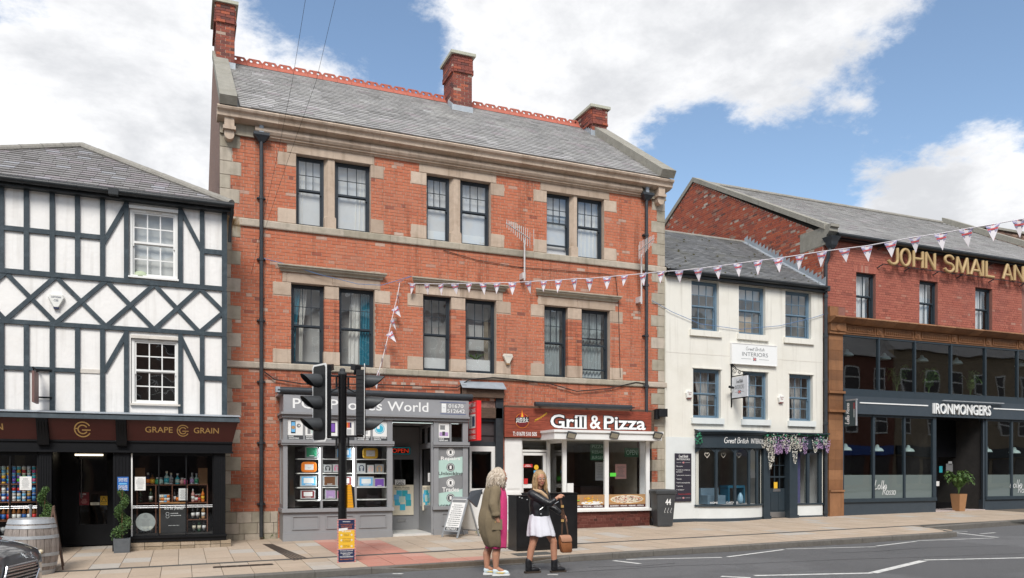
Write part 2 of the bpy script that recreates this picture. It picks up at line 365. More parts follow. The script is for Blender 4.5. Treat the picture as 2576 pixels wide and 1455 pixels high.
def thing(name, label, cat, loc=(0, 0, 0), rotz=0., group=None, local=False):
    o = bpy.data.objects.new(name, None); COL.objects.link(o); o.empty_display_size = .1
    o.location = loc; o.rotation_euler = (0, 0, rotz)
    CEN[o.name] = Vector((0, 0, 0)) if local else Vector(loc)
    return tag(o, label, cat, group)
def struct(name, mb, mats, smooth=False):
    o = obj(name, mb, mats, None, smooth); o['kind'] = 'structure'; return o
def inst(name, me, loc, parent=None, rot=None):
    o = bpy.data.objects.new(name, me); COL.objects.link(o); c = Vector(loc); CEN[o.name] = c
    o.location = c
    if rot: o.rotation_euler = rot
    if parent is not None: o.parent = parent; o.location = c - CEN[parent.name]
    return o
def dup(root, loc, rotz=0, label=None):
    r = root.copy(); COL.objects.link(r); r.location = loc; r.rotation_euler = (0, 0, rotz)
    if label: r['label'] = label
    for ch in root.children:
        c = ch.copy(); COL.objects.link(c); c.parent = r
        for g in ch.children:
            d = g.copy(); COL.objects.link(d); d.parent = c
    return r

def pieces(name, boxes, m, parent):
    for q in boxes: mb = MB(); mb.box(*q); obj(name, mb, m, parent)

# ------------------------------------------------------------------ lettering
_T = {}
def glyphs(body, bold=0., shear=0., spacing=1.):
    k = (body, bold, shear, spacing)
    if k not in _T:
        c = bpy.data.curves.new('t','FONT'); c.body = body; c.offset = bold; c.shear = shear; c.resolution_u = 3; c.space_character = spacing
        o = bpy.data.objects.new('t', c); m = o.to_mesh()
        vs = [tuple(p.co) for p in m.vertices]; fs = [tuple(p.vertices) for p in m.polygons]
        o.to_mesh_clear(); bpy.data.objects.remove(o); bpy.data.curves.remove(c)
        x0 = min(p[0] for p in vs); x1 = max(p[0] for p in vs); y0 = min(p[1] for p in vs); y1 = max(p[1] for p in vs)
        _T[k] = (vs, fs, x0, x1, y0, y1)
    return _T[k]
def text(mb, body, fn, x0, x1, z0, z1, bold=0., shear=0., mi=0, depth=0., tint=.5, spacing=1., keep=False):
    """letters fitted into the box x0..x1, z0..z1; fn(a, b, d) maps to space (d towards the reader)"""
    vs, fs, a0, a1, b0, b1 = glyphs(body, bold, shear, spacing)
    sx = (x1 - x0) / (a1 - a0); sz = (z1 - z0) / (b1 - b0)
    if keep:
        k = min(sx,sz); x0 = (x0 + x1)/2 - k*(a1 - a0)/2; z0 = (z0 + z1)/2 - k*(b1 - b0)/2; sx = sz = k
    pt = [((p[0] - a0) * sx + x0, (p[1] - b0) * sz + z0) for p in vs]
    if depth <= 0:
        mb.add([fn(a, b, 0) for a, b in pt], fs, tint, mi)
    else:
        n = len(pt); e = {}
        for f in fs:
            for i in range(len(f)):
                k = (f[i], f[(i + 1) % len(f)]); e[k] = 1
        side = [(a, b, b + n, a + n) for (a, b) in e if (b, a) not in e]
        mb.add([fn(a, b, depth) for a, b in pt] + [fn(a, b, 0) for a, b in pt], list(fs) + side, tint, mi)
    return mb
def front(y):                 # facing the street
    return lambda a, b, d: (a, y - d, b)
def leftface(x):              # a sign square to the wall, read from the left: a runs from the wall outwards
    return lambda a, b, d: (x - d, a, b)
# hand-drawn strokes, one unit = x-height; each letter: (advance, [polyline, ...])
def arc(cx, cy, rx, ry, a0, a1, n=9):
    return [(cx + rx*math.cos(math.radians(a0 + (a1 - a0)*i/n)),cy + ry*math.sin(math.radians(a0 + (a1 - a0)*i/n))) for i in range(n + 1)]
SCR = {
    'G': (1.5,[arc(.75,1.0,.65,1.0,50,330,14) + [(1.3,.95),(.8,.95)]]),'B': (1.35,[[(.2,0),(.2,2)],[(.2,2)] + arc(.5,1.55,.55,.45,90,-90) + arc(.55,.55,.65,.55,90,-90) + [(.2,0)]]),
    'r': (.75,[[(.15,0),(.2,1.0)],[(.2,.7)] + arc(.5,.7,.3,.3,150,30,5)]),'e': (.9,[[(.1,.5),(.75,.6)] + arc(.45,.5,.35,.5,15,310,10)]),
    'a': (.95,[arc(.4,.5,.36,.5,40,330,10),[(.75,1.0),(.75,.1),(.9,0)]]),'t': (.7,[[(.35,1.8),(.3,.2),(.45,0),(.6,.1)],[(.0,1.15),(.7,1.3)]]),
    'i': (.45,[[(.2,1.0),(.2,.1),(.4,0)],[(.22,1.4),(.24,1.5)]]),'s': (.75,[[(.65,.9),(.4,1.0),(.15,.8),(.6,.35),(.45,0),(.1,.08)]]),
    'h': (.95,[[(.15,0),(.2,2.0)],[(.2,.6)] + arc(.5,.65,.3,.35,160,0,6) + [(.8,0)]]),'L': (1.1,[[(.35,2.2),(.2,.2),(.3,0),(1.0,.15)]]),
    'o': (.9,[arc(.42,.5,.36,.5,90,450,12)]),'l': (.5,[[(.25,2.1),(.15,.2),(.3,0),(.45,.1)]]),'R': (1.35,[[(.25,0),(.3,2.0)],[(.1,1.85)] + arc(.6,1.5,.6,.5,110,-100,8) + [(1.2,0)]]),
    'b': (.9,[[(.15,2.0),(.15,0)],arc(.42,.5,.32,.5,150,-150,9)]),'f': (.7,[arc(.55,1.6,.25,.4,40,180,5) + [(.3,-.5)],[(.05,1.0),(.6,1.05)]]),
    'n': (.95,[[(.15,0),(.15,1)],[(.15,.6)] + arc(.47,.62,.3,.38,160,0,6) + [(.77,0)]]),'d': (.95,[arc(.4,.5,.34,.5,40,330,9),[(.74,2.0),(.74,0)]]),' ': (.6,[]),'!': (.4,[[(.2,2),(.2,.5)],[(.2,.1),(.2,0)]]),
    'M': (1.7,[[(.1,0),(.3,2),(.75,.6),(1.3,2),(1.4,0)]]),'p': (.95,[[(.15,1),(.15,-.8)],arc(.45,.5,.34,.5,150,-150,9)]),'u': (.95,[[(.15,1)] + arc(.45,.4,.3,.4,180,360,6) + [(.75,1)],[(.75,1),(.8,0)]]),
}
CAP = {'J': (.8,[[(.55,1),(.55,.25)] + arc(.3,.25,.25,.25,0,-170,7)]),'O': (.82,[arc(.38,.5,.33,.5,90,450,18)]),'H': (.78,[[(.1,0),(.1,1)],[(.62,0),(.62,1)],[(.1,.52),(.62,.52)]]),
       'N': (.80,[[(.1,0),(.1,1)],[(.1,1),(.62,0)],[(.62,0),(.62,1)]]),'S': (.70,[arc(.33,.75,.25,.25,10,240,9) + arc(.33,.25,.27,.26,70,-165,9)]),'M': (.98,[[(.08,0),(.14,1)],[(.14,1),(.45,.05)],[(.45,.05),(.76,1)],[(.76,1),(.82,0)]]),
       'A': (.80,[[(.05,0),(.36,1)],[(.36,1),(.68,0)],[(.16,.3),(.58,.3)]]),'I': (.3,[[(.12,0),(.12,1)]]),'L': (.66,[[(.1,1),(.1,0)],[(.1,.03),(.55,.03)]]),'D': (.8,[[(.1,0),(.1,1)],[(.1,1)] + arc(.25,.5,.38,.5,90,-90,10) + [(.1,0)]]),' ': (.42,[])}
def strokes(body, font=SCR):
    x = 0; out = []
    for ch in body:
        adv, ls = font[ch]
        for l in ls: out.append([(p[0] + x, p[1]) for p in l])
        x += adv
    return out, x
def ribbon(mb, pts, w, fn, mi=0, tint=.5):
    k = len(pts); vs = []
    for i, p in enumerate(pts):
        a = pts[max(i - 1,0)]; b = pts[min(i + 1,k - 1)]; dx,dy = b[0] - a[0],b[1] - a[1]; l = math.hypot(dx,dy) or 1
        nx, ny = -dy / l * w / 2, dx / l * w / 2
        vs.append(fn(p[0] - nx, p[1] - ny, 0)); vs.append(fn(p[0] + nx, p[1] + ny, 0))
    mb.add(vs, [(2 * i, 2 * i + 2, 2 * i + 3, 2 * i + 1) for i in range(k - 1)], tint, mi)
def script(mb, body, fn, x0, x1, z0, w, mi=0, slant=.15, zs=None):
    ls, adv = strokes(body); k = (x1 - x0) / adv; kz = zs or k
    for i, l in enumerate(ls):
        ribbon(mb,[(x0 + (p[0] + p[1]*slant)*k,z0 + p[1]*kz) for p in l],w,lambda a,b,d: fn(a,b,d + .0004*(i % 5)),mi)
    return mb

# ------------------------------------------------------------------ shared builders
def rects_minus(x0, x1, z0, z1, holes):
    xs = sorted({x0,x1} | {min(max(v,x0),x1) for h in holes for v in h[:2]}); zs = sorted({z0,z1} | {min(max(v,z0),z1) for h in holes for v in h[2:4]})
    out = []
    for i in range(len(xs) - 1):
        run = None
        for j in range(len(zs) - 1):
            cx, cz = (xs[i] + xs[i + 1]) / 2, (zs[j] + zs[j + 1]) / 2
            inside = any(h[0] < cx < h[1] and h[2] < cz < h[3] for h in holes)
            if not inside:
                if run is None: run = [zs[j], zs[j + 1]]
                else: run[1] = zs[j + 1]
            if inside or j == len(zs) - 2:
                if run: out.append((xs[i], xs[i + 1], run[0], run[1])); run = None
    return out
def wall_sheet(mb, x0, x1, z0, z1, holes, y, depth, tint=.5):
    for (a, b, c, d) in rects_minus(x0, x1, z0, z1, holes):
        if b - a > 1e-4 and d - c > 1e-4: mb.quad((a, y, c), (b, y, c), (b, y, d), (a, y, d), tint)
    for h in holes:
        a, b, c, d = max(h[0], x0), min(h[1], x1), max(h[2], z0), min(h[3], z1)
        if len(h) > 4 and h[4]:
            e = y + depth
            mb.quad((a,y,c),(a,y,d),(a,e,d),(a,e,c)); mb.quad((b,y,c),(b,e,c),(b,e,d),(b,y,d))
            mb.quad((a,y,d),(b,y,d),(b,e,d),(a,e,d)); mb.quad((a,y,c),(a,e,c),(b,e,c),(b,y,c))
_BV = {}
def brick_mesh(w, h, dp, k, m, turn):
    key = (round(w, 3), round(h, 3), k, m, turn)
    if key not in _BV:
        r = random.Random(k * 31 + 5); mb = MB()
        j = lambda: r.uniform(-.0015, .0015)
        mb.box(-w / 2 + j(), w / 2 + j(), 0, dp, -h / 2 + j(), h / 2 + j(), (k + .5) / 14)
        if turn: mb.v = [Vector((p.y, -p.x, p.z)) for p in mb.v]
        _BV[key] = mesh_of(mb, [MATS[m]], Vector((0, 0, 0))); _BV[key].name = 'brick'
    return _BV[key]
def brickwork(parent,mapf,a0,a1,z0,z1,holes,m,keyf,turn=False,singles=300,interval=None,proud=.007,course=.075,seed=1,mean=.5,sd=.2,pale=.04,deep=.0,hid=None):
    """bricks laid in courses over a0..a1 x z0..z1; mapf(a, z, d) gives the point d metres in front of the wall face.
    The nearest whole bricks become objects of their own, the rest one joined part."""
    r = random.Random(seed); rest = MB(); whole = []
    row = 0; z = z0
    while z < z1 - .02:
        zc = z + course / 2; h = course - .010
        ints = interval(zc) if interval else [(a0, a1)]
        for hl in holes:
            if hl[2] < zc < hl[3]:
                nx = []
                for (p, q) in ints:
                    if hl[1] <= p or hl[0] >= q: nx.append((p, q)); continue
                    if hl[0] > p + .02: nx.append((p, hl[0]))
                    if hl[1] < q - .02: nx.append((hl[1], q))
                ints = nx
        header = row % 4 == 3
        w = .1125 if header else .225
        off = (.05625 if header else (.1125 if row % 2 else 0)) + a0 - 2
        for (p, q) in ints:
            i = math.floor((p - off) / w); a = off + i * w
            while a < q - .012:
                lo, hi = max(a, p), min(a + w, q)
                if hi - lo > .02:
                    t = min(max(r.gauss(mean, sd), 0.08), .9)
                    if r.random() < pale: t = r.uniform(.92, 1.0)
                    elif r.random() < .015: t = r.uniform(0, .1)
                    d = proud + r.uniform(-.0025, .0025)
                    full = (hi - lo) > w - .002 and not header
                    if full and (hid is None or not hid((lo + hi) / 2, zc)):
                        whole.append((keyf((lo + hi) / 2, zc), (lo + hi) / 2, zc, d, t))
                    else:
                        edge = deep if (abs(lo - p) < 1e-4 and p > a0 + .01) or (abs(hi - q) < 1e-4 and q < a1 - .01) else 0
                        g = .005
                        c = [mapf(x,zz,dd) for dd in (d,-edge) for (x,zz) in ((lo + g,zc - h/2),(hi - g,zc - h/2),(hi - g,zc + h/2),(lo + g,zc + h/2))]
                        rest.add(c, [(0, 1, 2, 3), (0, 4, 5, 1), (1, 5, 6, 2), (2, 6, 7, 3), (3, 7, 4, 0)], t)
                a += w
        z += course; row += 1
    whole.sort()
    for n, (kk, a, zc, d, t) in enumerate(whole):
        if n < singles:
            me = brick_mesh(.215, course - .010, d + .002 if False else .012, min(int(t * 14), 13), m, turn)
            inst('brick', me, mapf(a, zc, d), parent)
        else:
            h = course - .010; g = .1075
            c = [mapf(x,zz,dd) for dd in (d,0) for (x,zz) in ((a - g,zc - h/2),(a + g,zc - h/2),(a + g,zc + h/2),(a - g,zc + h/2))]
            rest.add(c, [(0, 1, 2, 3), (0, 4, 5, 1), (1, 5, 6, 2), (2, 6, 7, 3), (3, 7, 4, 0)], t)
    if rest.v:
        o = obj('brickwork', rest, m, parent); o['kind'] = 'stuff'
def slates(parent, O, e, s, edges, m, width, expo, singles=300, seed=2, thick=.012, keyf=None, moss=0):
    """slates over a roof plane: O corner, e along the eave, s up the slope; edges(t) -> (lo, hi) along e at slope distance t"""
    O, e, s = Vector(O), Vector(e).normalized(), Vector(s).normalized(); n = e.cross(s);
    if n.z < 0: n = -n
    r = random.Random(seed); rest = MB(); whole = []; tot = edges(None); row = 0; t = 0.
    mossb = MB()
    while t < tot - .02:
        t1 = min(t + expo * 1.12, tot); lo0, hi0 = edges(t); lo1, hi1 = edges(t1)
        a = math.floor((min(lo0, lo1)) / width - 1) * width + r.random() * width
        while a < max(hi0, hi1):
            b = a + width - .004
            p0, q0 = max(a + .002, lo0), min(b, hi0); p1, q1 = max(a + .002, lo1), min(b, hi1)
            if q0 - p0 > .01 or q1 - p1 > .01:
                if q0 < p0: q0 = p0 = min(max(p0, lo0), hi0)
                if q1 < p1: q1 = p1 = min(max(p1, lo1), hi1)
                ti = min(max(r.gauss(.45, .2), 0), .88)
                if r.random() < .06: ti = r.uniform(.88, 1)
                th = thick + r.uniform(-.002, .004); dt = r.uniform(-.006, .006)
                full = p0 == a + .002 and q0 == b and p1 == a + .002 and q1 == b and t1 - t > expo
                if full: whole.append(((O + e*a + s*t).length if keyf is None else keyf(O + e*a + s*t),a,t + dt,th,ti))
                else:
                    P = lambda x, tt, d: O + e * x + s * tt + n * d
                    rest.add([P(p0,t,th + .012),P(q0,t,th + .012),P(q1,t1,.004),P(p1,t1,.004),P(p0,t,.0),P(q0,t,.0),P(q1,t1,0),P(p1,t1,0)],[(0,1,2,3),(0,4,5,1),(0,3,7,4),(1,5,6,2)],ti)
            if moss and r.random() < moss:
                c = O + e * (a + r.uniform(0, width)) + s * t + n * (thick + .012); q = r.uniform(.02, .045)
                mossb.add([c + e*(q*math.cos(k*1.05))*r.uniform(.6,1.4) + s*(q*math.sin(k*1.05))*r.uniform(.5,1.2) for k in range(6)] + [c + n*q*.7],[(k,(k + 1) % 6,6) for k in range(6)])
            a += width
        t += expo; row += 1
    whole.sort(); cache = {}
    R3 = Matrix((e, s, n)).transposed().to_4x4()
    for i, (kk, a, t, th, ti) in enumerate(whole):
        w, hgt = width - .006, expo * 1.12
        vs = [(0,0,th + .012),(w,0,th + .012),(w,hgt,.004),(0,hgt,.004),(0,0,0),(w,0,0),(w,hgt,0),(0,hgt,0)]; fs = [(0,1,2,3),(0,4,5,1),(0,3,7,4),(1,5,6,2)]
        if i < singles:
            k = min(int(ti * 14), 13)
            if k not in cache:
                mb = MB(); mb.add(vs,fs,(k + .5)/14); mb.xf(R3); cache[k] = mesh_of(mb,[MATS[m]],Vector((0,0,0))); cache[k].name = 'slate'
            inst('slate', cache[k], O + e * (a + .002) + s * t + n * r.uniform(0, .003), parent)
        else:
            rest.add([O + e * (a + .002 + q[0]) + s * (t + q[1]) + n * q[2] for q in vs], fs, ti)
    if rest.v:
        o = obj('slating', rest, m, parent); o['kind'] = 'stuff'
    if mossb.v:
        o = obj('moss', mossb, mat('moss', (.075, .07, .03), .95, .3, 30), parent); o['kind'] = 'stuff'
_PM = {}
def pane_mesh(w, h, m, side=0):
    k = (round(w, 3), round(h, 3), m)
    if k not in _PM:
        mb = MB(); mb.quad((-w/2,0,0),(w/2,0,0),(w/2,0,h),(-w/2,0,h)); _PM[k] = mesh_of(mb,[MATS[m]],Vector((0,0,0))); _PM[k].name = 'pane'
    return _PM[k]
def pane(parent, x0, x1, y, z0, z1, m='glass', name='pane'):
    return inst(name, pane_mesh(x1 - x0, z1 - z0, m), ((x0 + x1) / 2, y, z0), parent)
def room(parent, x0, x1, y0, y1, z0, z1, m='room_dark', mf=None, name='interior'):
    mb = MB()
    mb.quad((x0,y1,z0),(x1,y1,z0),(x1,y1,z1),(x0,y1,z1)); mb.quad((x0,y0,z0),(x0,y1,z0),(x0,y1,z1),(x0,y0,z1)); mb.quad((x1,y0,z0),(x1,y0,z1),(x1,y1,z1),(x1,y1,z0))
    mb.quad((x0,y0,z1),(x0,y1,z1),(x1,y1,z1),(x1,y0,z1)); mb.quad((x0,y0,z0),(x1,y0,z0),(x1,y1,z0),(x0,y1,z0),mi=1 if mf else 0)
    return obj(name, mb, [m] + ([mf] if mf else []), parent)
def drape(x0, x1, y, z0, z1, folds, amp=.03, gather=0., side=1):
    mb = MB(); n = folds * 6; k = 7; rows = []
    for j in range(k):
        t = j / (k - 1); z = z1 + (z0 - z1) * t; g = gather * math.sin(min(t * 1.3, 1) * math.pi / 2) ** 2
        rows.append([((x0 + (x1 - x0)*(i/n)*(1 - g)) if side > 0 else (x1 - (x1 - x0)*(i/n)*(1 - g)),y + amp*math.sin(i/n*folds*2*math.pi + .6*math.sin(t*3)),z) for i in range(n + 1)])
    mb.loft(rows, closed=False); return mb
def sash(bld,x0,x1,z0,z1,y,fm,gm='glass_old',cols=3,rows_t=2,rows_b=0,fr=.06,mid=.5,bar=.018,open_=0.,room_m='room_grey',room_d=.9,cols_b=None,horns=True,label=None,barm=None):
    """a sliding sash window: outer frame, two sashes, glazing bars, one object for each pane"""
    mb = MB(); f2 = fr * .75; zm = z0 + (z1 - z0) * mid
    mb.box(x0,x0 + fr,y,y + .09,z0,z1); mb.box(x1 - fr,x1,y,y + .09,z0,z1); mb.box(x0 + fr,x1 - fr,y + .001,y + .09,z1 - fr,z1); mb.box(x0 + fr,x1 - fr,y + .001,y + .09,z0,z0 + fr*.7)
    ix0, ix1 = x0 + fr, x1 - fr; s = .032; yt, yb = y + .022, y + .055
    top = (zm, z1 - fr); bot = (z0 + fr * .7 + open_, zm + .02 + open_)
    for (a, b), yy, rw, cl in ((top, yt, rows_t, cols), (bot, yb, rows_b, cols_b or cols)):
        mb.box(ix0,ix0 + s,yy,yy + .03,a,b); mb.box(ix1 - s,ix1,yy,yy + .03,a,b); mb.box(ix0 + s,ix1 - s,yy + .001,yy + .029,b - s*(1 if yy == yt else 1.2),b); mb.box(ix0 + s,ix1 - s,yy + .001,yy + .029,a,a + s*1.3)
        gx0, gx1, gz0, gz1 = ix0 + s, ix1 - s, a + s * 1.3, b - s
        if rw:
            for i in range(1,cl): xx = gx0 + (gx1 - gx0)*i/cl; mb.box(xx - bar/2,xx + bar/2,yy + .004,yy + .026,gz0,gz1)
            for j in range(1,rw): zz_ = gz0 + (gz1 - gz0)*j/rw; mb.box(gx0,gx1,yy + .006,yy + .024,zz_ - bar/2,zz_ + bar/2)
    if horns:
        for xx in (ix0 + .001,ix1 - s*.9): mb.box(xx,xx + s*.9 - .001,yt - .002,yt + .028,zm - .06,zm)
    o = obj('window', mb, fm, bld)
    if label: o['label'] = label
    for (a, b), yy, rw, cl in ((top, yt, rows_t, cols), (bot, yb, rows_b, cols_b or cols)):
        gx0, gx1, gz0, gz1 = ix0 + s, ix1 - s, a + s * 1.3, b - s; cl2 = cl if rw else 1; rw2 = max(rw, 1)
        w, h = (gx1 - gx0) / cl2, (gz1 - gz0) / rw2
        for i in range(cl2):
            for j in range(rw2): pane(o,gx0 + w*i,gx0 + w*(i + 1),yy + .015,gz0 + h*j,gz0 + h*(j + 1),gm)
    if room_m: room(o, x0 - .05, x1 + .05, y + .092, y + room_d, z0 - .05, z1 + .1, room_m)
    return o, yt, yb
# ------------------------------------------------------------------ ground, road, pavement
FY = 18.40                                             # the line of the house fronts
GS, CF = .0098, .015
def g_front(x): return GS * (x - 1.2)
KERB = [(-14, 12.35), (2, 12.85), (16.9, 13.30), (17.5, 14.6), (22, 15.1), (40, 16.4)]
def kerb_y(x):
    for (a, b), (c, d) in zip(KERB, KERB[1:]):
        if a <= x <= c: return b + (d - b) * (x - a) / (c - a)
    return KERB[0][1] if x < 0 else KERB[-1][1]
def z_pave(x, y): return g_front(x) - CF * (FY - y)
def z_road(x, y):
    return g_front(x) - CF * (FY - 13.1) - .11 + .012 * max(0, min(13.1 - y, 6.5))
def GP(u, v, zf):
    a, b = ray(u); y = 14.
    for _ in range(12): y = (EYE - zf(y * a / b, y)) * b / (v - VH)
    x = y * a / b
    return Vector((x, y, zf(x, y)))
mb = MB()
nx, ny = 24, 20
xs = [-70 + 170 * i / nx for i in range(nx + 1)]; ys = [-60 + 180 * j / ny for j in range(ny + 1)]
mb.loft([[(x, y, g_front(x) - .42) for x in xs] for y in ys], closed=False); mb.f = [f[::-1] for f in mb.f]
struct('ground', mb, mat('ground_earth', (.16, .15, .13), .95, .2, 2))
mb = MB(); xs = [-40 + 90*i/90 for i in range(91)]; ys = [-1.6,2,5.5,6.6,9,11,12,12.9,13.4,14.2,15.2,16.6]
mb.loft([[(x, y, z_road(x, y)) for x in xs] for y in ys], closed=False); mb.f = [f[::-1] for f in mb.f]
struct('road', mb, 'asphalt')
# far pavement under the camera, with its own kerb
mb = MB(); mb.hexa([(x,y,z_road(x,y) + dz) for dz in (-.2,.12) for x,y in ((-40,-3.6),(50,-3.6),(50,.9),(-40,.9))]); struct('near_pavement',mb,'slab_joint')
# pavement bed, then slabs one by one
mb = MB(); n = 110; xs = [-14 + 54 * i / n for i in range(n + 1)]
A = [(x,kerb_y(x) + .10,z_pave(x,kerb_y(x) + .10) - .012) for x in xs]; B = [(x,FY + 3,z_pave(x,FY + 3) - .012) for x in xs]
C = [(x, kerb_y(x) + .10, z_pave(x, kerb_y(x)) - .35) for x in xs]
mb.loft([C, A, B], closed=False)
pavement = struct('pavement', mb, 'slab_joint')
def chan_y(x): return 14.55 + .028 * (x - 2)
def in_poly(p, poly):
    c = False; n = len(poly)
    for i in range(n):
        a, b = poly[i], poly[(i + 1) % n]
        if (a[1] > p[1]) != (b[1] > p[1]) and p[0] < (b[0] - a[0])*(p[1] - a[1])/(b[1] - a[1]) + a[0]: c = not c
    return c
RED = [[GP(u,v,z_pave) for u,v in q] for q in ([(815,1360),(942,1356),(1015,1391),(862,1399)],[(896,1402),(1048,1394),(1102,1408),(1228,1398),(1240,1436),(965,1444)])]
_SM = {}
def slab_mesh(w, d, k, m):
    key = (round(w, 2), round(d, 2), k, m)
    if key not in _SM:
        b = MB(); q = .005
        b.hexa([(x,y,GS*x + CF*y + dz) for dz in (-.05,0) for x,y in ((-w/2,-d/2),(w/2,-d/2),(w/2,d/2),(-w/2,d/2))],(k + .5)/12)
        # eased top edge
        b.v = b.v[:8]; _SM[key] = mesh_of(b, [MATS[m]], Vector((0, 0, 0))); _SM[key].name = 'paving_slab'
    return _SM[key]
slabs = []; rr = random.Random(11)
def lay(ylo, yhi, x0, x1, sw, sd, off):
    i = 0
    x = x0 + off
    while x < x1:
        lo, hi = ylo(x), yhi(x); n = max(1, round((hi - lo) / sd)); d = (hi - lo) / n
        for j in range(n):
            slabs.append((x + sw / 2, lo + d * (j + .5), sw - .009, d - .009))
        x += sw
lay(lambda x: chan_y(x) + .09, lambda x: FY + .02, -5.0, 24.5, .45, .62, 0)
lay(lambda x: chan_y(x + 1.3) + .09 if False else FY + .03, lambda x: FY + 1.25, -5.0, 24.5, .45, .6, 0)
lay(lambda x: kerb_y(x + .22) + .135, lambda x: chan_y(x) - .09, -5.0, 17.1, .45, .56, .2)
lay(lambda x: max(kerb_y(x) + .14, chan_y(x) - .085), lambda x: chan_y(x) - .08, 17.2, 17.3, .4, .5, 0)
slabs.sort(key=lambda s: (s[0] ** 2 + s[1] ** 2) if s[0] > -1.6 else 1e6)
rest = MB(); cnt = 0
for (x, y, w, d) in slabs:
    if y < kerb_y(x) + .13 and x > 17: continue
    t = min(max(rr.gauss(.48, .17), 0), .88)
    if rr.random() < (.22 if (x < -.6 or 6.5 < x < 9.5) else .07): t = rr.uniform(.9, 1)
    m = 'slab_red' if any(in_poly((x, y), q) for q in RED) else 'slab'
    z = z_pave(x, y) + rr.uniform(-.0015, .002)
    if cnt < 300:
        inst('paving_slab', slab_mesh(w, d, min(int(t * 12), 11), m), (x, y, z), pavement); cnt += 1
    else:
        rest.hexa([(x + a*w/2,y + b*d/2,z + GS*a*w/2 + CF*b*d/2 + dz) for dz in (-.05,0) for a,b in ((-1,-1),(1,-1),(1,1),(-1,1))],t,1 if m == 'slab_red' else 0)
o = obj('paving', rest, ['slab', 'slab_red'], pavement); o['kind'] = 'stuff'
# slot drain along the pavement: edge blocks with a dark slot
mb = MB(); x = -5
while x < 24:
    for s in (-1, 1):
        y0 = chan_y(x) + s * .045; t = rr.uniform(.2, .8)
        mb.hexa([(xx,y0 + dy + (chan_y(xx) - chan_y(x)),z_pave(xx,y0) + dz) for dz in (-.06,.001) for xx,dy in ((x + .003,-.033),(x + .497,-.033),(x + .497,.033),(x + .003,.033))],t)
    x += .5
obj('drain_channel', mb, 'drain', pavement)
mb = MB()
for k in range(5):
    a, b = GP(662 + 5 * k, 1369, z_pave), GP(741 + 8 * k, 1410 - k, z_pave)
    d = (b - a); p = Vector((-d.y, d.x, 0)).normalized() * .02; up = Vector((0, 0, .004))
    mb.hexa([a - p, b - p, b + p, a + p, a - p + up, b - p + up, b + p + up, a + p + up])
obj('gully_grating', mb, 'iron', pavement)
# kerb stones
kerb = None; mbk = MB(); x = -13.6; k = 0
kroot = MB(); kroot.loft([[(x_,kerb_y(x_) + .03,z_road(x_,kerb_y(x_)) - .2) for x_ in xs],[(x_,kerb_y(x_) + .03,z_pave(x_,kerb_y(x_)) - .015) for x_ in xs],[(x_,kerb_y(x_) + .128,z_pave(x_,kerb_y(x_) + .128) - .015) for x_ in xs]],closed=False)
kerb = struct('kerb', kroot, 'slab_joint')
def drop(x):     # lowered kerb at the crossing
    return max(0., min(1., (x - 3.0) / .8)) * max(0., min(1., (6.6 - x) / .8))
pts = [-13.6]
while pts[-1] < 16.0: pts.append(pts[-1] + .915)
pts += [16.9]
segs = [((a, kerb_y(a)), (b, kerb_y(b))) for a, b in zip(pts, pts[1:])]
segs += [((16.9, 13.30), (17.2, 13.95)), ((17.2, 13.95), (17.5, 14.6))]
q = 17.5
while q < 30: segs.append(((q, kerb_y(q)), (q + .915, kerb_y(q + .915)))); q += .915
for (a, b) in segs:
    d = Vector((b[0] - a[0], b[1] - a[1], 0)).normalized(); nn = Vector((-d.y, d.x, 0)) * .125
    A0 = Vector((a[0], a[1], 0)) + d * .004; B0 = Vector((b[0], b[1], 0)) - d * .004; mid = (A0 + B0) / 2
    mb = MB(); t = rr.uniform(.05, .55)
    if 2.0 < mid.x < 6.8: t = rr.uniform(.75, 1)
    ring = []
    lip = .02
    pr = []
    for P in (A0, B0):
        zr = z_road(P.x, P.y); zp = z_pave(P.x, P.y); zt = zp + .002 - (zp - zr - .012) * drop(P.x)
        N_ = P + nn; zb = z_pave(N_.x, N_.y) + .002 - (z_pave(N_.x, N_.y) - zr - .03) * drop(P.x) * .0
        u_ = nn.normalized()
        pr.append([(P.x,P.y,zr - .1),(P.x,P.y,zt - lip*(1 - drop(P.x))),(P.x + u_.x*lip,P.y + u_.y*lip,zt),(N_.x,N_.y,zb),(N_.x,N_.y,zr - .1)])
    mb.loft(pr); obj('kerb_stone', mb, 'kerb', kerb)
# painted lines
def stripe(name, pts, w, m='road_paint', dz=.004):
    mb = MB()
    for (a, b) in zip(pts, pts[1:]):
        A0,B0 = GP(*a,z_road),GP(*b,z_road); d = (B0 - A0); p = Vector((-d.y,d.x,0)).normalized()*w/2; n = max(2,int(d.length/.5))
        mb.loft([[(P.x + s*p.x,P.y + s*p.y,z_road(P.x + s*p.x,P.y + s*p.y) + dz) for P in [A0 + d*(i/n) for i in range(n + 1)]] for s in (1,-1)],closed=False)
    return struct(name, mb, m)
E3 = lambda x, y: (1383.1 + .46272 * x, 1225.9 + .46272 * y)
for a,b,w in (((415,394),(935,383),.09),((965,380),(1270,340),.09),((1285,337),(1770,325),.08),((1775,321),(1990,295),.08),((1995,292),(2410,277),.08),((2195,247),(2435,274),.1),
                ((2340,254),(2420,248),.08),((2190,240),(2270,241),.08),((345,400),(490,417),.1),((1110,482),(1748,468),.12),((1755,467),(2028,401),.14),((2035,397),(2620,384),.11),((930,486),(1090,494),.12)):
    stripe('road_marking', [E3(*a), E3(*b)], w)
for (u, v) in ((1079, 1422), (1240 + 20, 1435), (1345, 1431), (1390, 1446), (1000, 1444)):
    stripe('road_marking', [(u - 13, v), (u + 13, v + .3)], .1)
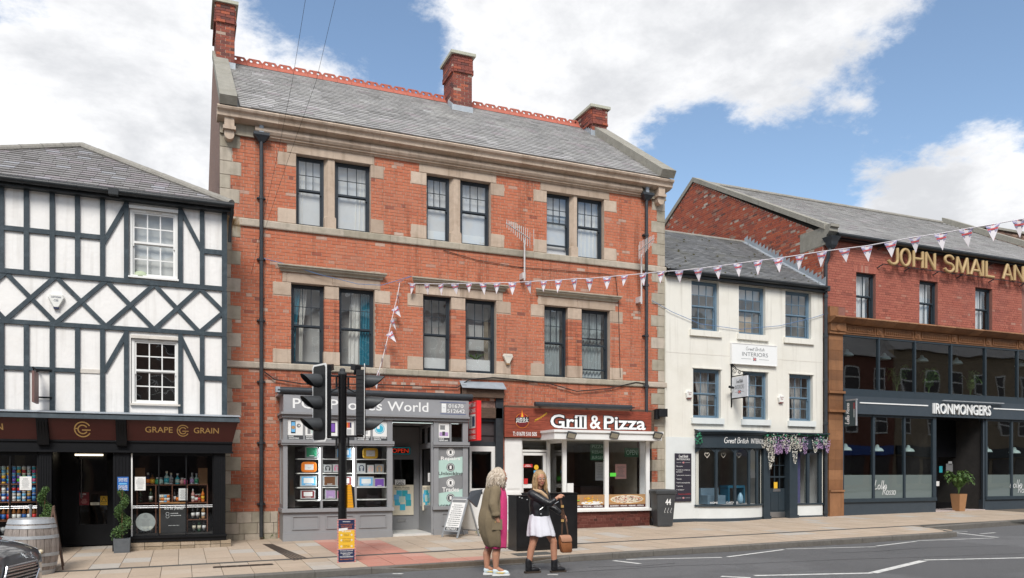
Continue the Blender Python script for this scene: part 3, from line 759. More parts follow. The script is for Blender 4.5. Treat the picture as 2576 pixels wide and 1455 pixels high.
# covers let into the paving
def cover(name, u, v, w, d, m, label, cat):
    p = GP(u, v, z_pave); mb = MB()
    mb.hexa([(p.x + a,p.y + b,z_pave(p.x + a,p.y + b) + dz) for dz in (-.01,.004) for a,b in ((-w/2,-d/2),(w/2,-d/2),(w/2,d/2),(-w/2,d/2))])
    mi = MB()
    for i in range(5):
        for j in range(3):
            a0, b0 = -w / 2 + w * (i + .12) / 5, -d / 2 + d * (j + .15) / 3
            mi.hexa([(p.x + a,p.y + b,z_pave(p.x + a,p.y + b) + dz) for dz in (.004,.0075) for a,b in ((a0,b0),(a0 + w*.75/5,b0),(a0 + w*.75/5,b0 + d*.7/3),(a0,b0 + d*.7/3))])
    o = obj(name, mb, m, None, tags=(label, cat)); obj('raised_tread', mi, m, o)
cover('access_cover',612,1424,.95,.2,'iron','brown iron access cover let into the paving by the kerb, left of the traffic light','manhole cover')
cover('access_cover',1340,1394,.75,.42,'drain','grey access cover in the paving in front of the black cabinet','manhole cover')
mat('tar', (.055, .055, .056), .8, .3, 30); mat('grime', (.10, .09, .075), .95, .4, 14)
for pts in ([(1420,1441),(1700,1424),(1850,1420),(2120,1408),(2300,1403),(2575,1393)],[(1480,1428),(1560,1424),(1600,1426),(1700,1417)],[(2090,1392),(2200,1388),(2320,1379),(2560,1372)],[(700,1452),(860,1449),(1010,1450)]): stripe('road_crack',pts,.022,'tar',.0035)
for i in range(-3, 17):
    if not 2.6 < i + .5 < 6.4: mb = MB(); mb.loft([[(x,kerb_y(x) - d,z_road(x,kerb_y(x) - d) + .003) for x in (i,i + .5,i + .97)] for d in (.005,.08 + .04*math.sin(i*2.1))],closed=False); mb.f = [f[::-1] for f in mb.f]; struct('gutter_grime',mb,'grime')
# ------------------------------------------------------------------ printed colours: one material,the colour picked by each face's tint
PALC = dict(white=(.80,.80,.78),cream=(.72,.66,.52),black=(.012,.012,.014),dgrey=(.06,.062,.066),grey=(.22,.225,.23),lgrey=(.45,.46,.46),red=(.55,.03,.03),dred=(.20,.02,.025),
            orange=(.75,.20,.02),yellow=(.80,.48,.04),gold=(.45,.28,.08),lime=(.10,.62,.06),green=(.05,.35,.18),dgreen=(.015,.07,.03),mint=(.45,.62,.56),teal=(.04,.38,.45),cyan=(.06,.45,.62),
            blue=(.03,.13,.42),sky=(.15,.45,.75),navy=(.018,.03,.085),purple=(.20,.09,.42),lilac=(.45,.30,.55),pink=(.70,.12,.30),blush=(.72,.40,.36),brown=(.16,.07,.03),tan=(.42,.25,.12),bread=(.55,.28,.09),maroon=(.075,.018,.016),glassgreen=(.012,.035,.015),amber=(.22,.08,.015))
PKEY = list(PALC); NP = len(PKEY)
mat('palette', (0, 0, 0), .45, .05, 12, ramp=[(i / NP, PALC[k]) for i, k in enumerate(PKEY)], spec=.45)
for _n in MATS['palette'].node_tree.nodes:
    if _n.type == 'VALTORGB': _n.color_ramp.interpolation = 'CONSTANT'
def PC(k): return (PKEY.index(k) + .5) / NP
def plate(mb, x0, x1, z0, z1, y, col, th=.004):
    mb.box(x0, x1, y - th, y, z0, z1, PC(col)); return mb
def rows_of_text(mb, fn, x0, x1, z0, z1, n, col, seed=0, fill=.55, left=False):
    """lines of print too small to read: short bars of ragged length"""
    r = random.Random(seed); dz = (z1 - z0) / n
    for i in range(n):
        w = (x1 - x0)*r.uniform(.55,1.0); c = (x0 + x1)/2 if not left else x0 + w/2; zc = z1 - dz*(i + .5); a = c - w/2
        while a < c + w / 2 - .004:
            k = min(r.uniform(.03, .10) * (x1 - x0) * 1.6, c + w / 2 - a)
            mb.add([fn(a,zc - dz*fill/2,0),fn(a + k,zc - dz*fill/2,0),fn(a + k,zc + dz*fill/2,0),fn(a,zc + dz*fill/2,0)],[(0,1,2,3)],PC(col)); a += k + (x1 - x0)*.03
    return mb
_GM = {}
def bottle_mesh(kind, body, lab, cap):
    k = (kind, body, lab, cap)
    if k in _GM: return _GM[k]
    mb = MB()
    if kind == 'wine':
        mb.lathe([(.001,0),(.037,.004),(.038,.06)],n=10,tint=PC(body)); mb.lathe([(.0385,.06),(.0385,.14)],n=10,tint=PC(lab)); mb.lathe([(.038,.14),(.038,.19),(.016,.235),(.014,.25)],n=10,tint=PC(body)); mb.lathe([(.0155,.25),(.0155,.305),(.002,.306)],n=10,tint=PC(cap))
    elif kind == 'spirit':
        mb.lathe([(.001,0),(.044,.005),(.045,.03)],n=10,tint=PC(body)); mb.lathe([(.0458,.03),(.0458,.115)],n=10,tint=PC(lab)); mb.lathe([(.045,.115),(.044,.135),(.016,.165),(.016,.2)],n=10,tint=PC(body)); mb.lathe([(.021,.2),(.021,.24),(.002,.241)],n=10,tint=PC(cap))
    elif kind == 'beer':
        mb.lathe([(.001,0),(.030,.003),(.031,.02)],n=10,tint=PC(body)); mb.lathe([(.0316,.02),(.0316,.10)],n=10,tint=PC(lab)); mb.lathe([(.031,.10),(.031,.13),(.014,.18),(.0125,.21)],n=10,tint=PC(body)); mb.lathe([(.015,.205),(.015,.225),(.002,.226)],n=10,tint=PC(cap))
    elif kind == 'can':
        mb.lathe([(.024,0),(.033,.008),(.033,.035)],n=12,tint=PC(body)); mb.lathe([(.0333,.035),(.0333,.095)],n=12,tint=PC(lab)); mb.lathe([(.033,.095),(.033,.152)],n=12,tint=PC(body)); mb.lathe([(.033,.152),(.027,.166),(.002,.166)],n=12,tint=PC('lgrey'))
    elif kind == 'jar':
        mb.lathe([(.001,0),(.03,.004),(.031,.05),(.02,.07),(.012,.075)],n=10,tint=PC(body)); mb.lathe([(.02,.075),(.02,.09),(.002,.091)],n=10,tint=PC(cap))
    me = mesh_of(mb, M_('palette'), Vector((0, 0, 0)), True); me.name = kind; _GM[k] = me
    return me
def goods(name, kind, body, lab, cap, loc, label, cat, group, s=1.):
    o = inst(name,bottle_mesh(kind,body,lab,cap),loc); o.scale = (s,s,s); return tag(o,label,cat,group)
# ------------------------------------------------------------------ half-timbered shop on the left
TY = 17.30
tx = lambda u, y=TY: PX(u, y)
tz = lambda u, v, y=TY: PZ(u, v, y)
XL = -4.2; XR = tx(570)
tb = thing('half_timbered_shop','half-timbered shop with slate-blue beams on white panels and a black shopfront','building',(-1.5,TY,g_front(-1.5)))
zt = tz(280,486); zpt = tz(280,503.4); zr2 = (tz(259,708),tz(259,696)); zr3 = (tz(259,828.7),tz(259,818)); zb = tz(280,1037)
zr1 = (tz(98.5,588),tz(98.5,576)); zr1b = (tz(535,640),tz(535,628)); zr4 = (tz(39,931),tz(39,920.6)); zr4b = (tz(540,958),tz(540,946.5))
wu = (tx(324), tx(448), tz(386, 703), tz(386, 522)); wl = (tx(329), tx(452), tz(390, 1021), tz(390, 846))
# white panels (one per bay, so each plaster field keeps its own edges) on a backing wall
mb = MB(); holes = [(*wu, 1), (*wl, 1)]
wall_sheet(mb, XL, XR, zb - .2, zt + .02, holes, TY + .03, .12)
mb.quad((XR, TY + .03, zb - .2), (XR, TY + 2.4, zb - .2), (XR, TY + 2.4, zt + .02), (XR, TY + .03, zt + .02))
obj('wall', mb, 'plaster_white', tb)
posts = [-62, 3, 66, 131, 194.5, 257.5, 317.5, 453.6, 508]
pw = .043
P = [tx(u) for u in posts] + [XR - .05]
yb0, yb1 = TY - .012, TY + .029
rt = random.Random(3)
def beam(x0, x1, z0, z1, dy=0.):
    mb = MB(); mb.box(x0, x1, yb0 + dy, yb1, z0, z1, rt.random()); return obj('timber', mb, 'timber_blue', tb)
def brace(p, q, w=.08, dy=.006):
    p,q = Vector((p[0],p[1])),Vector((q[0],q[1])); d = (q - p).normalized(); n = Vector((-d.y,d.x))*w/2
    mb = MB(); y0, y1 = yb0 + dy, yb1
    mb.hexa([(a.x,y,a.y) for y in (y0,y1) for a in (p - n,q - n,q + n,p + n)]); return obj('timber',mb,'timber_blue',tb)
beam(XL,XR,zpt,zt + .12,-.004); beam(XL,XR,*zr2,dy=-.004); beam(XL,XR,*zr3,dy=-.004); beam(XL,XR,zb - .12,zb,dy=-.004)
for i, x in enumerate(P):
    last = i == len(P) - 1
    x0, x1 = (x - pw, x + pw) if not last else (XR - .095, XR + .006)
    beam(x0, x1, zr2[1] + .001, zpt - .001); beam(x0, x1, zb + .001, zr3[0] - .001)
    if last: beam(x0, x1, zr3[1] + .001, zr2[0] - .001)
for i in range(0, 5):
    a, b = P[i] + pw + .001, P[i + 1] - pw - .001
    beam(a, b, *zr1)
    if i != 4: beam(a, b, *zr4)
pl_ = MB(); pl_.box(P[4] + pw + .001,P[5] - pw - .001,TY + .01,yb1,*zr4); obj('timber',pl_,'paint_cream',tb)['label'] = 'short rail with its paint worn to bare cream'
beam(P[8] + pw + .001, XR - .096, *zr1b); beam(P[8] + pw + .001, XR - .096, *zr4b)
brace((tx(318),tz(318,512)),(tx(259),tz(259,612))); brace((tx(455),tz(455,530)),(tx(507),tz(507,630)))
brace((tx(318),tz(318,838)),(tx(262),tz(262,935))); brace((tx(455),tz(455,850)),(tx(508),tz(508,960)))
pk = [tx(u) for u in (-112, 13, 140, 266.5, 387.5, 502)]; zlo, zhi = zr3[1] - .02, zr2[0] + .02
for i in range(5):
    brace((pk[i], zlo), (pk[i + 1], zhi), dy=.004); brace((pk[i], zhi), (pk[i + 1], zlo), dy=.009)
zm_ = (zlo + zhi)/2; brace((pk[5],zhi),(XR - .06,zm_),dy=.005); brace((pk[5],zlo),(XR - .06,zm_),dy=.008)
# the two white sash windows
for (w, gm, rm) in ((wu, 'glass', 'room_light'), (wl, 'glass_old', 'room_dark')):
    pieces('window_head',[(w[0],w[1],TY - .006,TY + .03,w[3] - .06,w[3])],'paint_cream' if w is wl else 'paint_white',tb); pieces('window_sill',[(w[0] - .01,w[1] + .01,TY - .03,TY + .10,w[2],w[2] + .035)],'paint_cream' if w is wl else 'paint_white',tb)
    o,yt,yb = sash(tb,w[0] + .012,w[1] - .012,w[2] + .036,w[3] - .061,TY + .05,'paint_white',gm,3,2,2,fr=.05,bar=.022,room_m=rm,room_d=.6)
    v_ = MB(); v_.box(w[0] + .3,w[1] - .3,TY + .035,TY + .05,w[3] - .095,w[3] - .075); obj('vent',v_,'paint_cream',o)
    if w is wu:
        bl = MB(); bl.quad((w[0],TY + .22,w[2]),(w[1],TY + .22,w[2]),(w[1],TY + .22,w[3]),(w[0],TY + .22,w[3])); obj('blind_or_backing',bl,'room_light',o)
        lamp = MB(); lamp.lathe([(.16,0),(.15,.05),(.1,.11),(.01,.14)],((w[0] + .2,TY + .18,w[2] + .05)[0],TY + .2,w[2] + .05),14); obj('lamp_shade',lamp,mat('shade_green',(.45,.52,.36),.7),o,True)
# roof: a front slope, hipped at the right
ye = TY - .16; ze = tz(280, 484, ye) + .03
E_ = Vector((XR + .10, ye, ze)); ApY = ye + 2.7; Ap = Vector((PX(205, ApY), ApY, PZ(205, 372, ApY)))
s_ = Vector((0, ApY - ye, Ap.z - ze)); T_ = s_.length
O_ = Vector((-6.0, ye, ze)); n_ = Vector((1, 0, 0)).cross(s_).normalized()
rm_ = MB(); dirL = Vector((-.854, .52, 0)); far = Ap + dirL * 4.5
dq = Vector((ray(-8)[0],ray(-8)[1],VH - 378.5)); ey_ = Vector((0,0,EYE)); kq = (E_ - ey_).dot(n_)/dq.dot(n_); Q_ = ey_ + dq*kq; tQ = (Q_ - O_).dot(s_.normalized()); far = Q_
rm_.add([O_,E_,Ap,Q_,O_ + s_.normalized()*tQ],[(0,1,2,3,4)]); rm_.add([E_,E_ + Vector((0,5.4,0)),Ap],[(0,1,2)]); rm_.add([Ap,E_ + Vector((0,5.4,0)),far + Vector((-1,3,-.5)),far],[(0,1,2,3)])
rm_.box(XL, XR + .1, ye + .03, TY - .013, ze - .13, ze - .012)
rt_o = obj('roof', rm_, 'paint_gutter', tb)
def ed(t):
    if t is None: return T_
    f = t / T_
    return max(2.2,0 if t < tQ else (Q_.x + (Ap.x - Q_.x)*(t - tQ)/(T_ - tQ) - O_.x)),(E_.x + (Ap.x - E_.x)*f) - O_.x
slates(rt_o, O_ + n_ * .01, (1, 0, 0), s_, ed, 'slate_left', .27, .165, 300, 5)
def ridge(parent, a, b, m='ridge_grey', r=.095, seg=.45):
    a, b = Vector(a), Vector(b); d = b - a; n = max(1, int(d.length / seg))
    for i in range(n):
        p,q = a + d*(i/n),a + d*((i + .985)/n); mb = MB(); dn = d.normalized(); side = dn.cross(Vector((0,0,1))).normalized(); up = side.cross(dn)
        rg = []
        for P_,k in ((p,1.),(q,1.05)): rg.append([P_ + side*(r*k*math.cos(t)) + up*(r*k*math.sin(t)) for t in [math.pi*j/6 for j in range(7)]] + [P_ - side*r*.8 - up*.03,P_ + side*r*.8 - up*.03])
        mb.loft(rg, tint=rt.random()); obj('ridge_tile', mb, m, parent)
ridge(rt_o, E_ + Vector((-.02, 0, .02)), Ap + Vector((0, 0, .02))); ridge(rt_o, Ap + Vector((0, 0, .02)), far)
gt = MB(); gt.tube([(XL, ye - .05, ze - .02), (XR + .13, ye - .05, ze - .02)], .062, 10)
for u in (60,125,195,270,345,403,460,518): x = tx(u); gt.tube([(x - .012,ye - .05,ze - .02),(x + .012,ye - .05,ze - .02)],.069,10)
gt.box(tx(275), tx(300), ye - .122, ye + .02, ze - .10, ze + .02)
gt.tube([(XR + .09,ye - .05,ze - .05),(XR + .10,ye + .0,ze - .16),(XR + .07,TY + .0,ze - .3),(XR + .06,TY + .05,ze - .7)],.035,8)
obj('gutter', gt, 'paint_gutter', tb, True, sharp=40)
# ---- shopfront
SY = 17.16
zl0,zl1 = PZ(301,1056,16.9),PZ(301,1041,16.9); zf0,zf1 = PZ(205,1107,17.1),zl0 - .002; zbm = PZ(205,1134,SY)
xr_t, xr_b = PX(601, 16.88), PX(585, 17.1)
mb = MB(); mb.hexa([(XL,16.84,zl0),(xr_t + .02,16.84,zl0),(xr_t + .02,TY + .02,zl0),(XL,TY + .02,zl0),(XL,16.86,zl1 - .02),(xr_t,16.86,zl1 - .02),(xr_t,TY + .02,zl1 + .03),(XL,TY + .02,zl1 + .03)]); obj('shop_cornice',mb,'timber_blue',tb)
led = MB(); led.hexa([(XL,16.835,zl1 - .012),(xr_t + .03,16.835,zl1 - .012),(xr_t + .03,TY + .0,zl1 + .04),(XL,TY,zl1 + .04),(XL,16.835,zl1 - .002),(xr_t + .03,16.835,zl1 - .002),(xr_t + .03,TY,zl1 + .055),(XL,TY,zl1 + .055)]); obj('lead_flashing',led,'lead',tb)
def cant(xa, xb, name, m, dy=0., xa2=None, xb2=None, z0=None, z1=None):
    xa2 = xa if xa2 is None else xa2; xb2 = xb if xb2 is None else xb2; z0 = zf0 if z0 is None else z0; z1 = zf1 if z1 is None else z1
    mb = MB(); mb.hexa([(xa2,17.10 + dy,z0),(xb2,17.10 + dy,z0),(xb2,TY,z0),(xa2,TY,z0),(xa,16.88 + dy,z1),(xb,16.88 + dy,z1),(xb,TY,z1),(xa,TY,z1)]); return obj(name,mb,m,tb)
us = [(93, 122), (292, 318)]
b1 = cant(XL,PX(92,17),'sign_board','paint_maroon'); b2 = cant(PX(123,17),PX(291,17),'sign_board','paint_maroon'); b3 = cant(PX(319,17),xr_t - .02,'sign_board','paint_maroon',xb2=xr_b)
for (a, b) in us:
    o = cant(PX(a, 17) - .0, PX(b, 17), 'console', 'paint_black', -.06, z0=zf0 - .10)
    fl = MB(); xa, xb = PX(a, 17), PX(b, 17)
    for k in range(4):
        x = xa + (xb - xa)*(k + .5)/4; fl.hexa([(x - .012,17.04 - .012,zf0 - .06),(x + .012,17.04 - .012,zf0 - .06),(x + .012,17.06,zf0 - .06),(x - .012,17.06,zf0 - .06),(x - .012,16.83 - .012,zf1 - .05),(x + .012,16.83 - .012,zf1 - .05),(x + .012,16.85,zf1 - .05),(x - .012,16.85,zf1 - .05)])
    obj('fluting', fl, 'paint_black', o)
def cfront(a, b, d):          # on the canted board
    f = (b - zf0) / (zf1 - zf0); return (a, 17.10 - .22 * f - .004 - d, b)
def emblem(mb, cx, cz, r, fn):
    for k in (1., .58):
        ribbon(mb,[(cx + r*k*math.cos(math.radians(t)),cz + r*k*math.sin(math.radians(t))) for t in range(30,345,15)],r*.16,fn)
    ribbon(mb,[(cx - r*.1,cz - r*.08),(cx + r*.98,cz - r*.08)],r*.16,fn); ribbon(mb,[(cx - r*1.0,cz + r*.12),(cx - r*.55,cz + r*.12)],r*.16,fn)
mb = MB(); X = lambda u: PX(u, 17.0)
zc = (zf0 + zf1) / 2; emblem(mb, X(208), zc, .135, cfront); obj('emblem', mb, 'gold_paint', b2)
mb = MB(); emblem(mb,X(460),zc + .01,.105,cfront); text(mb,'GRAPE',cfront,X(365),X(434),zc - .035,zc + .075,.008); text(mb,'GRAIN',cfront,X(487),X(550),zc - .035,zc + .075,.008); obj('lettering',mb,'gold_paint',b3)
mb = MB(); text(mb,'GRAPE G GRAIN',cfront,X(-210),X(8),zc - .035,zc + .08,.008); obj('lettering',mb,'gold_paint',b1)
mb = MB(); mb.box(XL,xr_b - .01,SY - .03,TY,zbm,zf0 - .004); mb.box(XL,xr_b + .01,SY - .075,TY + .0,zbm - .03,zbm + .005); mb.box(XL,xr_b,SY - .06,TY - .01,zf0 - .035,zf0 - .003)
obj('shop_beam', mb, 'paint_black', tb)
zg = lambda x: g_front(x) - .02
def pil(ua, ub, y=SY, ridges=5, z0=None):
    xa,xb = PX(ua,y),PX(ub,y); mb = MB(); mb.box(xa,xb,y,TY + .25,zg(xa) if z0 is None else z0,zbm - .03)
    for k in range(ridges): x = xa + (xb - xa)*(k + .5)/ridges; mb.box(x - .012,x + .012,y - .012,y + .01,zg(xa) + .25,zbm - .10)
    mb.box(xa - .01, xb + .01, y - .025, y + .02, zg(xa), zg(xa) + .2)
    return obj('pilaster', mb, 'paint_black', tb)
pil(98, 130); pil(284, 326); pil(538, 567, z0=PZ(552, 1362, SY))
# right display window
xw0, xw1 = PX(330, SY), PX(537, SY); zw0, zw1 = PZ(430, 1347, SY), PZ(430, 1142, SY)
mb = MB(); mb.box(xw0 - .02,xw1 + .24,SY - .05,TY + .1,PZ(430,1362,SY),zw0); mb.box(xw0 - .03,xw1 + .25,SY - .08,TY + .08,zw0 - .045,zw0 - .012); obj('window_sill',mb,'paint_black',tb)
wf = MB(); wf.box(xw0 - .005,xw0 + .02,SY + .02,SY + .07,zw0,zw1,mi=1); wf.box(xw1 - .02,xw1,SY + .02,SY + .07,zw0,zw1); wf.box(xw0 + .02,xw1 - .02,SY + .02,SY + .07,zw1 - .04,zbm - .031)
for u in (399, 468): wf.box(PX(u, SY) - .012, PX(u, SY) + .012, SY + .021, SY + .069, zw0, zw1 - .04)
w1 = obj('shop_window', wf, ['paint_black', 'paint_white'], tb)
gx = [xw0 + .02, PX(399, SY), PX(468, SY), xw1 - .02]
for a, b in zip(gx, gx[1:]): pane(w1, a, b, SY + .045, zw0, zw1 - .04, 'glass_shop')
rl = MB()
for dz in (0,.035): rl.tube([(xw0 + .02,SY + .035,PZ(430,1277,SY) + dz),(xw1 - .02,SY + .035,PZ(430,1277,SY) + dz)],.008,6)
obj('guard_rail', rl, 'steel', w1)
st = MB(); rs = random.Random(5); x = xw0 - .03
while x < XR - .01:
    w = rs.uniform(.16, .34); za = PZ(430, 1362, SY) - .002; zb_ = g_front(x) - .03
    for k in range(2): st.box(x,min(x + w,XR + .08) - .008,SY - .03 - rs.uniform(0,.012),TY + .1,zb_ + (za - zb_)*k/2 + .003,zb_ + (za - zb_)*(k + 1)/2 - .005,rs.random())
    x += w
obj('plinth_stones', st, 'stone_brown', tb)
sr = MB(); z0s, z1s = zw0 + .01, zbm
sr.quad((xw0 - .1,19.2,z0s - .1),(XR,19.2,z0s - .1),(XR,19.2,z1s + .1),(xw0 - .1,19.2,z1s + .1)); sr.quad((xw0 - .02,SY + .1,z0s),(XR - .06,SY + .1,z0s),(XR - .06,19.2,z0s),(xw0 - .02,19.2,z0s)); sr.quad((XR - .06,SY + .1,z0s),(XR - .06,19.2,z0s),(XR - .06,19.2,z1s),(XR - .06,SY + .1,z1s)); sr.quad((xw0 - .02,SY + .1,z1s),(XR,SY + .1,z1s),(XR,19.2,z1s),(xw0 - .02,19.2,z1s))
obj('window_bed', sr, 'room_dark', w1)
# entrance
xd0, xd1 = PX(132, SY), PX(284, SY)
dy = 18.35; sx = lambda u: PX(u, dy)
mb = MB(); mb.quad((xd0 - .0,SY + .02,zg(-1)),(xd0,dy,zg(-1)),(xd0,dy,zbm),(xd0,SY + .02,zbm)); mb.quad((xd1,SY + .02,zg(-1)),(xd1,SY + .02,zbm),(xd1,dy,zbm),(xd1,dy,zg(-1))); mb.quad((xd0,SY,zbm),(xd1,SY,zbm),(xd1,dy,zbm),(xd0,dy,zbm))
mb.quad((xd0,dy,0),(sx(192),dy,0),(sx(192),dy,zbm),(xd0,dy,zbm)); obj('entrance_lining',mb,'paint_black',tb)
mb = MB(); mb.box(sx(190),sx(200),dy - .05,dy,0,zbm - .15); mb.box(sx(270),xd1,dy - .05,dy,0,zbm - .15); mb.box(sx(200),sx(270),dy - .049,dy,0,.42); mb.box(sx(200),sx(270),dy - .049,dy,2.02,zbm - .15)
dr = obj('door', mb, 'paint_black', tb); pane(dr, sx(200), sx(270), dy - .02, .42, 2.02, 'glass')
hd = MB(); hd.tube([(sx(206),dy - .1,.95),(sx(206),dy - .1,1.75)],.012,8); obj('door_handle',hd,'steel',dr)
mb = MB(); mb.box(sx(190),sx(260),dy - .12,dy - .08,PZ(225,1147,dy),PZ(225,1143,dy)); obj('strip_light',mb,mat('strip_light',(.9,.85,.7),.5,emit=((1,.86,.62),1.6)),None,tags=('thin warm strip light glowing over the dark shop door','light'))
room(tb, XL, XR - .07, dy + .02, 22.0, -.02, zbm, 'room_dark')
# left display window with shelves
xa, xb = XL + .2, PX(97, SY); zl_0, zl_1 = PZ(50, 1372, SY) + .15, PZ(50, 1139, SY)
wf = MB(); wf.box(xb - .03,xb,SY + .02,SY + .07,zl_0,zl_1); wf.box(PX(24,SY) - .012,PX(24,SY) + .012,SY + .02,SY + .07,zl_0,zl_1 - .05); wf.box(xa,xb,SY - .03,SY + .08,zg(-2),zl_0); wf.box(xa,xb - .03,SY + .02,SY + .07,zl_1 - .05,zbm - .03)
w0 = obj('shop_window', wf, 'paint_black', tb)
for a,b in ((xa,PX(24,SY)),(PX(24,SY),xb - .03)): pane(w0,a,b,SY + .045,zl_0,zl_1 - .05,'glass_shop')
rl = MB()
for dz in (0,.035): rl.tube([(xa,SY + .035,PZ(60,1279,SY) + dz),(xb - .03,SY + .035,PZ(60,1279,SY) + dz)],.008,6)
obj('guard_rail', rl, 'steel', w0)
bk = MB(); bk.quad((xa,18.0,zl_0),(xb,18.0,zl_0),(xb,18.0,zl_1),(xa,18.0,zl_1)); obj('window_back',bk,'room_dark',w0)
ly = 17.55; LZ = [PZ(40, v, ly) for v in (1217, 1262, 1309, 1352)]
shf = thing('bottle_rack','dark red shelving of cans and bottles in the window behind the barrel','shelves',(-2.5,ly,zl_0))
pieces('shelf', [(xa, PX(93, ly), ly - .08, ly + .14, z - .02, z) for z in LZ], 'wood_shelf', shf)
pieces('upright',[(PX(u,ly) - .012,PX(u,ly) + .012,ly - .081,ly + .141,zl_0,LZ[0] + .35) for u in (-40,25,95)],'wood_shelf',shf)
rg = random.Random(21)
x = PX(-30, ly)
cols = ['orange', 'sky', 'teal', 'purple', 'red', 'lime', 'cream', 'blue', 'yellow', 'white', 'pink', 'mint']
while x < PX(91, ly):
    for lv in (0,1): goods('drink_can','can',rg.choice(cols),rg.choice(cols),'lgrey',(x,ly,LZ[0] + lv*.168),'bright printed drink can stacked on the top shelf behind the barrel','can','cans on the top shelf of the left window')
    for lv in (0,1): goods('drink_can','can',rg.choice(['sky','lgrey','blue','cream','gold']),rg.choice(['white','blue','sky','red']),'lgrey',(x,ly,LZ[1] + lv*.168),'pale blue or cream drink can on the second shelf behind the barrel','can','cans on the second shelf of the left window')
    goods('beer_bottle','beer','amber',rg.choice(['blue','red','cream','orange','white']),rg.choice(['sky','red','orange','white']),(x,ly,LZ[2]),'brown beer bottle with bright label on the third shelf behind the barrel','bottle','beer bottles on the third shelf of the left window',1.15)
    if x < PX(40,ly): goods('drink_can','can','lgrey','black','lgrey',(x,ly - .02,LZ[3]),'silver and black can on the bottom shelf by the car','can','silver cans on the bottom shelf of the left window',1.2)
    x += .083
# right window: shelves, bottles, chalkboard
ry = 17.75; RZ = [PZ(450, v, ry) for v in (1219, 1264)]; rx = lambda u: PX(u, ry)
shf = thing('display_shelves','brown wooden display shelves in the right-hand shop window','shelves',(.2,ry,zw0))
pieces('shelf',[(rx(a),rx(b),ry - .1,ry + .14,z - .016,z) for z,a,b in ((RZ[0],345,522),(RZ[1],345,522),(PZ(495,1306,ry),470,522))],'wood_shelf',shf)
pieces('upright',[(rx(u) - .01,rx(u) + .01,ry - .099,ry + .139,zw0 + .02,RZ[0] - .017) for u in (345,392,433,471,521)],'wood_shelf',shf)
def row(zs, items, lab, grp):
    for (u,kind,body,l_,cap,s) in items: goods({'can': 'drink_can','jar': 'mixer_bottle'}.get(kind,'bottle'),kind,body,l_,cap,(rx(u),ry,zs),lab,'bottle' if kind != 'can' else 'can',grp,s)
row(RZ[0],[(372,'spirit','navy','orange','white',1),(383,'spirit','amber','yellow','black',1),(396,'jar','green','pink','white',1.6),(404,'jar','mint','pink','lgrey',1.6),(419,'spirit','mint','teal','cream',1.15),(430,'spirit','lgrey','grey','cream',1),(446,'spirit','teal','mint','white',.95),(458,'jar','blush','pink','white',1.5),(466,'jar','pink','white','white',1.4),(483,'spirit','lgrey','lilac','lgrey',1),(494,'spirit','mint','green','lgrey',.95)],'spirit bottle on the top shelf of the right-hand shop window','spirit bottles on the top shelf')
row(RZ[1],[(353,'wine','glassgreen','black','gold',.95),(379,'wine','glassgreen','white','gold',.95),(402,'can','white','tan','gold',1),(409,'can','cream','orange','gold',1),(416,'can','sky','cream','gold',1),(423,'can','orange','white','gold',1),(439,'wine','black','white','black',.9),(447,'spirit','black','orange','black',.9),(485,'wine','blush','white','white',.9),(494,'can','dred','white','gold',1),(501,'can','brown','red','gold',1),(510,'wine','orange','yellow','gold',.9)],'bottle or can on the middle shelf of the right-hand shop window','bottles on the middle shelf')
row(PZ(495,1306,ry),[(485,'wine','black','white','black',.95),(497,'wine','black','white','white',1.0),(511,'wine','tan','white','black',.95)],'wine bottle on the low right-hand shelf beside the chalkboard','wine bottles beside the chalkboard')
row(zw0 + .015,[(488,'wine','black','cream','black',.95),(501,'wine','dgreen','cream','gold',.95),(513,'wine','black','white','dred',.95),(355,'wine','black','white','black',1),(366,'wine','black','cream','white',1),(379,'wine','black','cream','black',1)],'wine bottle standing on the floor of the right-hand shop window','wine bottles on the window floor')
mb = MB(); y = ry - .16; x0, x1, z0, z1 = PX(403, y), PX(467, y), zw0 + .02, PZ(435, 1267, y)
mb.box(x0, x1, y, y + .02, z0, z1)
cb = obj('chalkboard',mb,mat('slate_board',(.035,.035,.036),.8),None,tags=('black chalkboard with wooden frame and white handwriting in the shop window','chalkboard'))
mb = MB(); mb.box(x0 - .02,x0,y - .008,y + .022,z0,z1 + .02); mb.box(x1,x1 + .02,y - .008,y + .022,z0,z1 + .02); mb.box(x0,x1,y - .008,y + .022,z1,z1 + .03); obj('frame',mb,mat('wood_pine',(.42,.20,.07),.6,.15,12),cb)
mb = MB(); w_ = x1 - x0; hh = z1 - z0; fn = front(y - .002)
script(mb,'lets be friends!',fn,x0 + w_*.15,x0 + w_*.92,z0 + hh*.80,.008); rows_of_text(mb,fn,x0 + w_*.4,x0 + w_*.85,z0 + hh*.55,z0 + hh*.70,2,'white',4,.3,True)
for k in (.675,.575): ribbon(mb,[(x0 + w_*.28 + .03*math.cos(t),z0 + hh*(k - .02) + .03*math.sin(t)) for t in [i*.4 for i in range(17)]],.006,fn)
rows_of_text(mb,fn,x0 + w_*.2,x0 + w_*.85,z0 + hh*.22,z0 + hh*.28,1,'white',8,.3); obj('chalk_writing',mb,'letter_white',cb)
for k, u in enumerate((352, 510)):
    mb = MB(); x = rx(u); mb.hexa([(x + a,ry + .04 + b,RZ[0] + z) for z in (0,.34) for a,b in ((-.09,-.03),(.09,-.03),(.09,.03),(-.09,.03))]); obj('wooden_box',mb,mat('wood_box',(.25,.13,.055),.6,.15,12),None,tags=(('tan wooden gift box at the %s end of the top bottle shelf' % ('left','right')[k]),'box'))
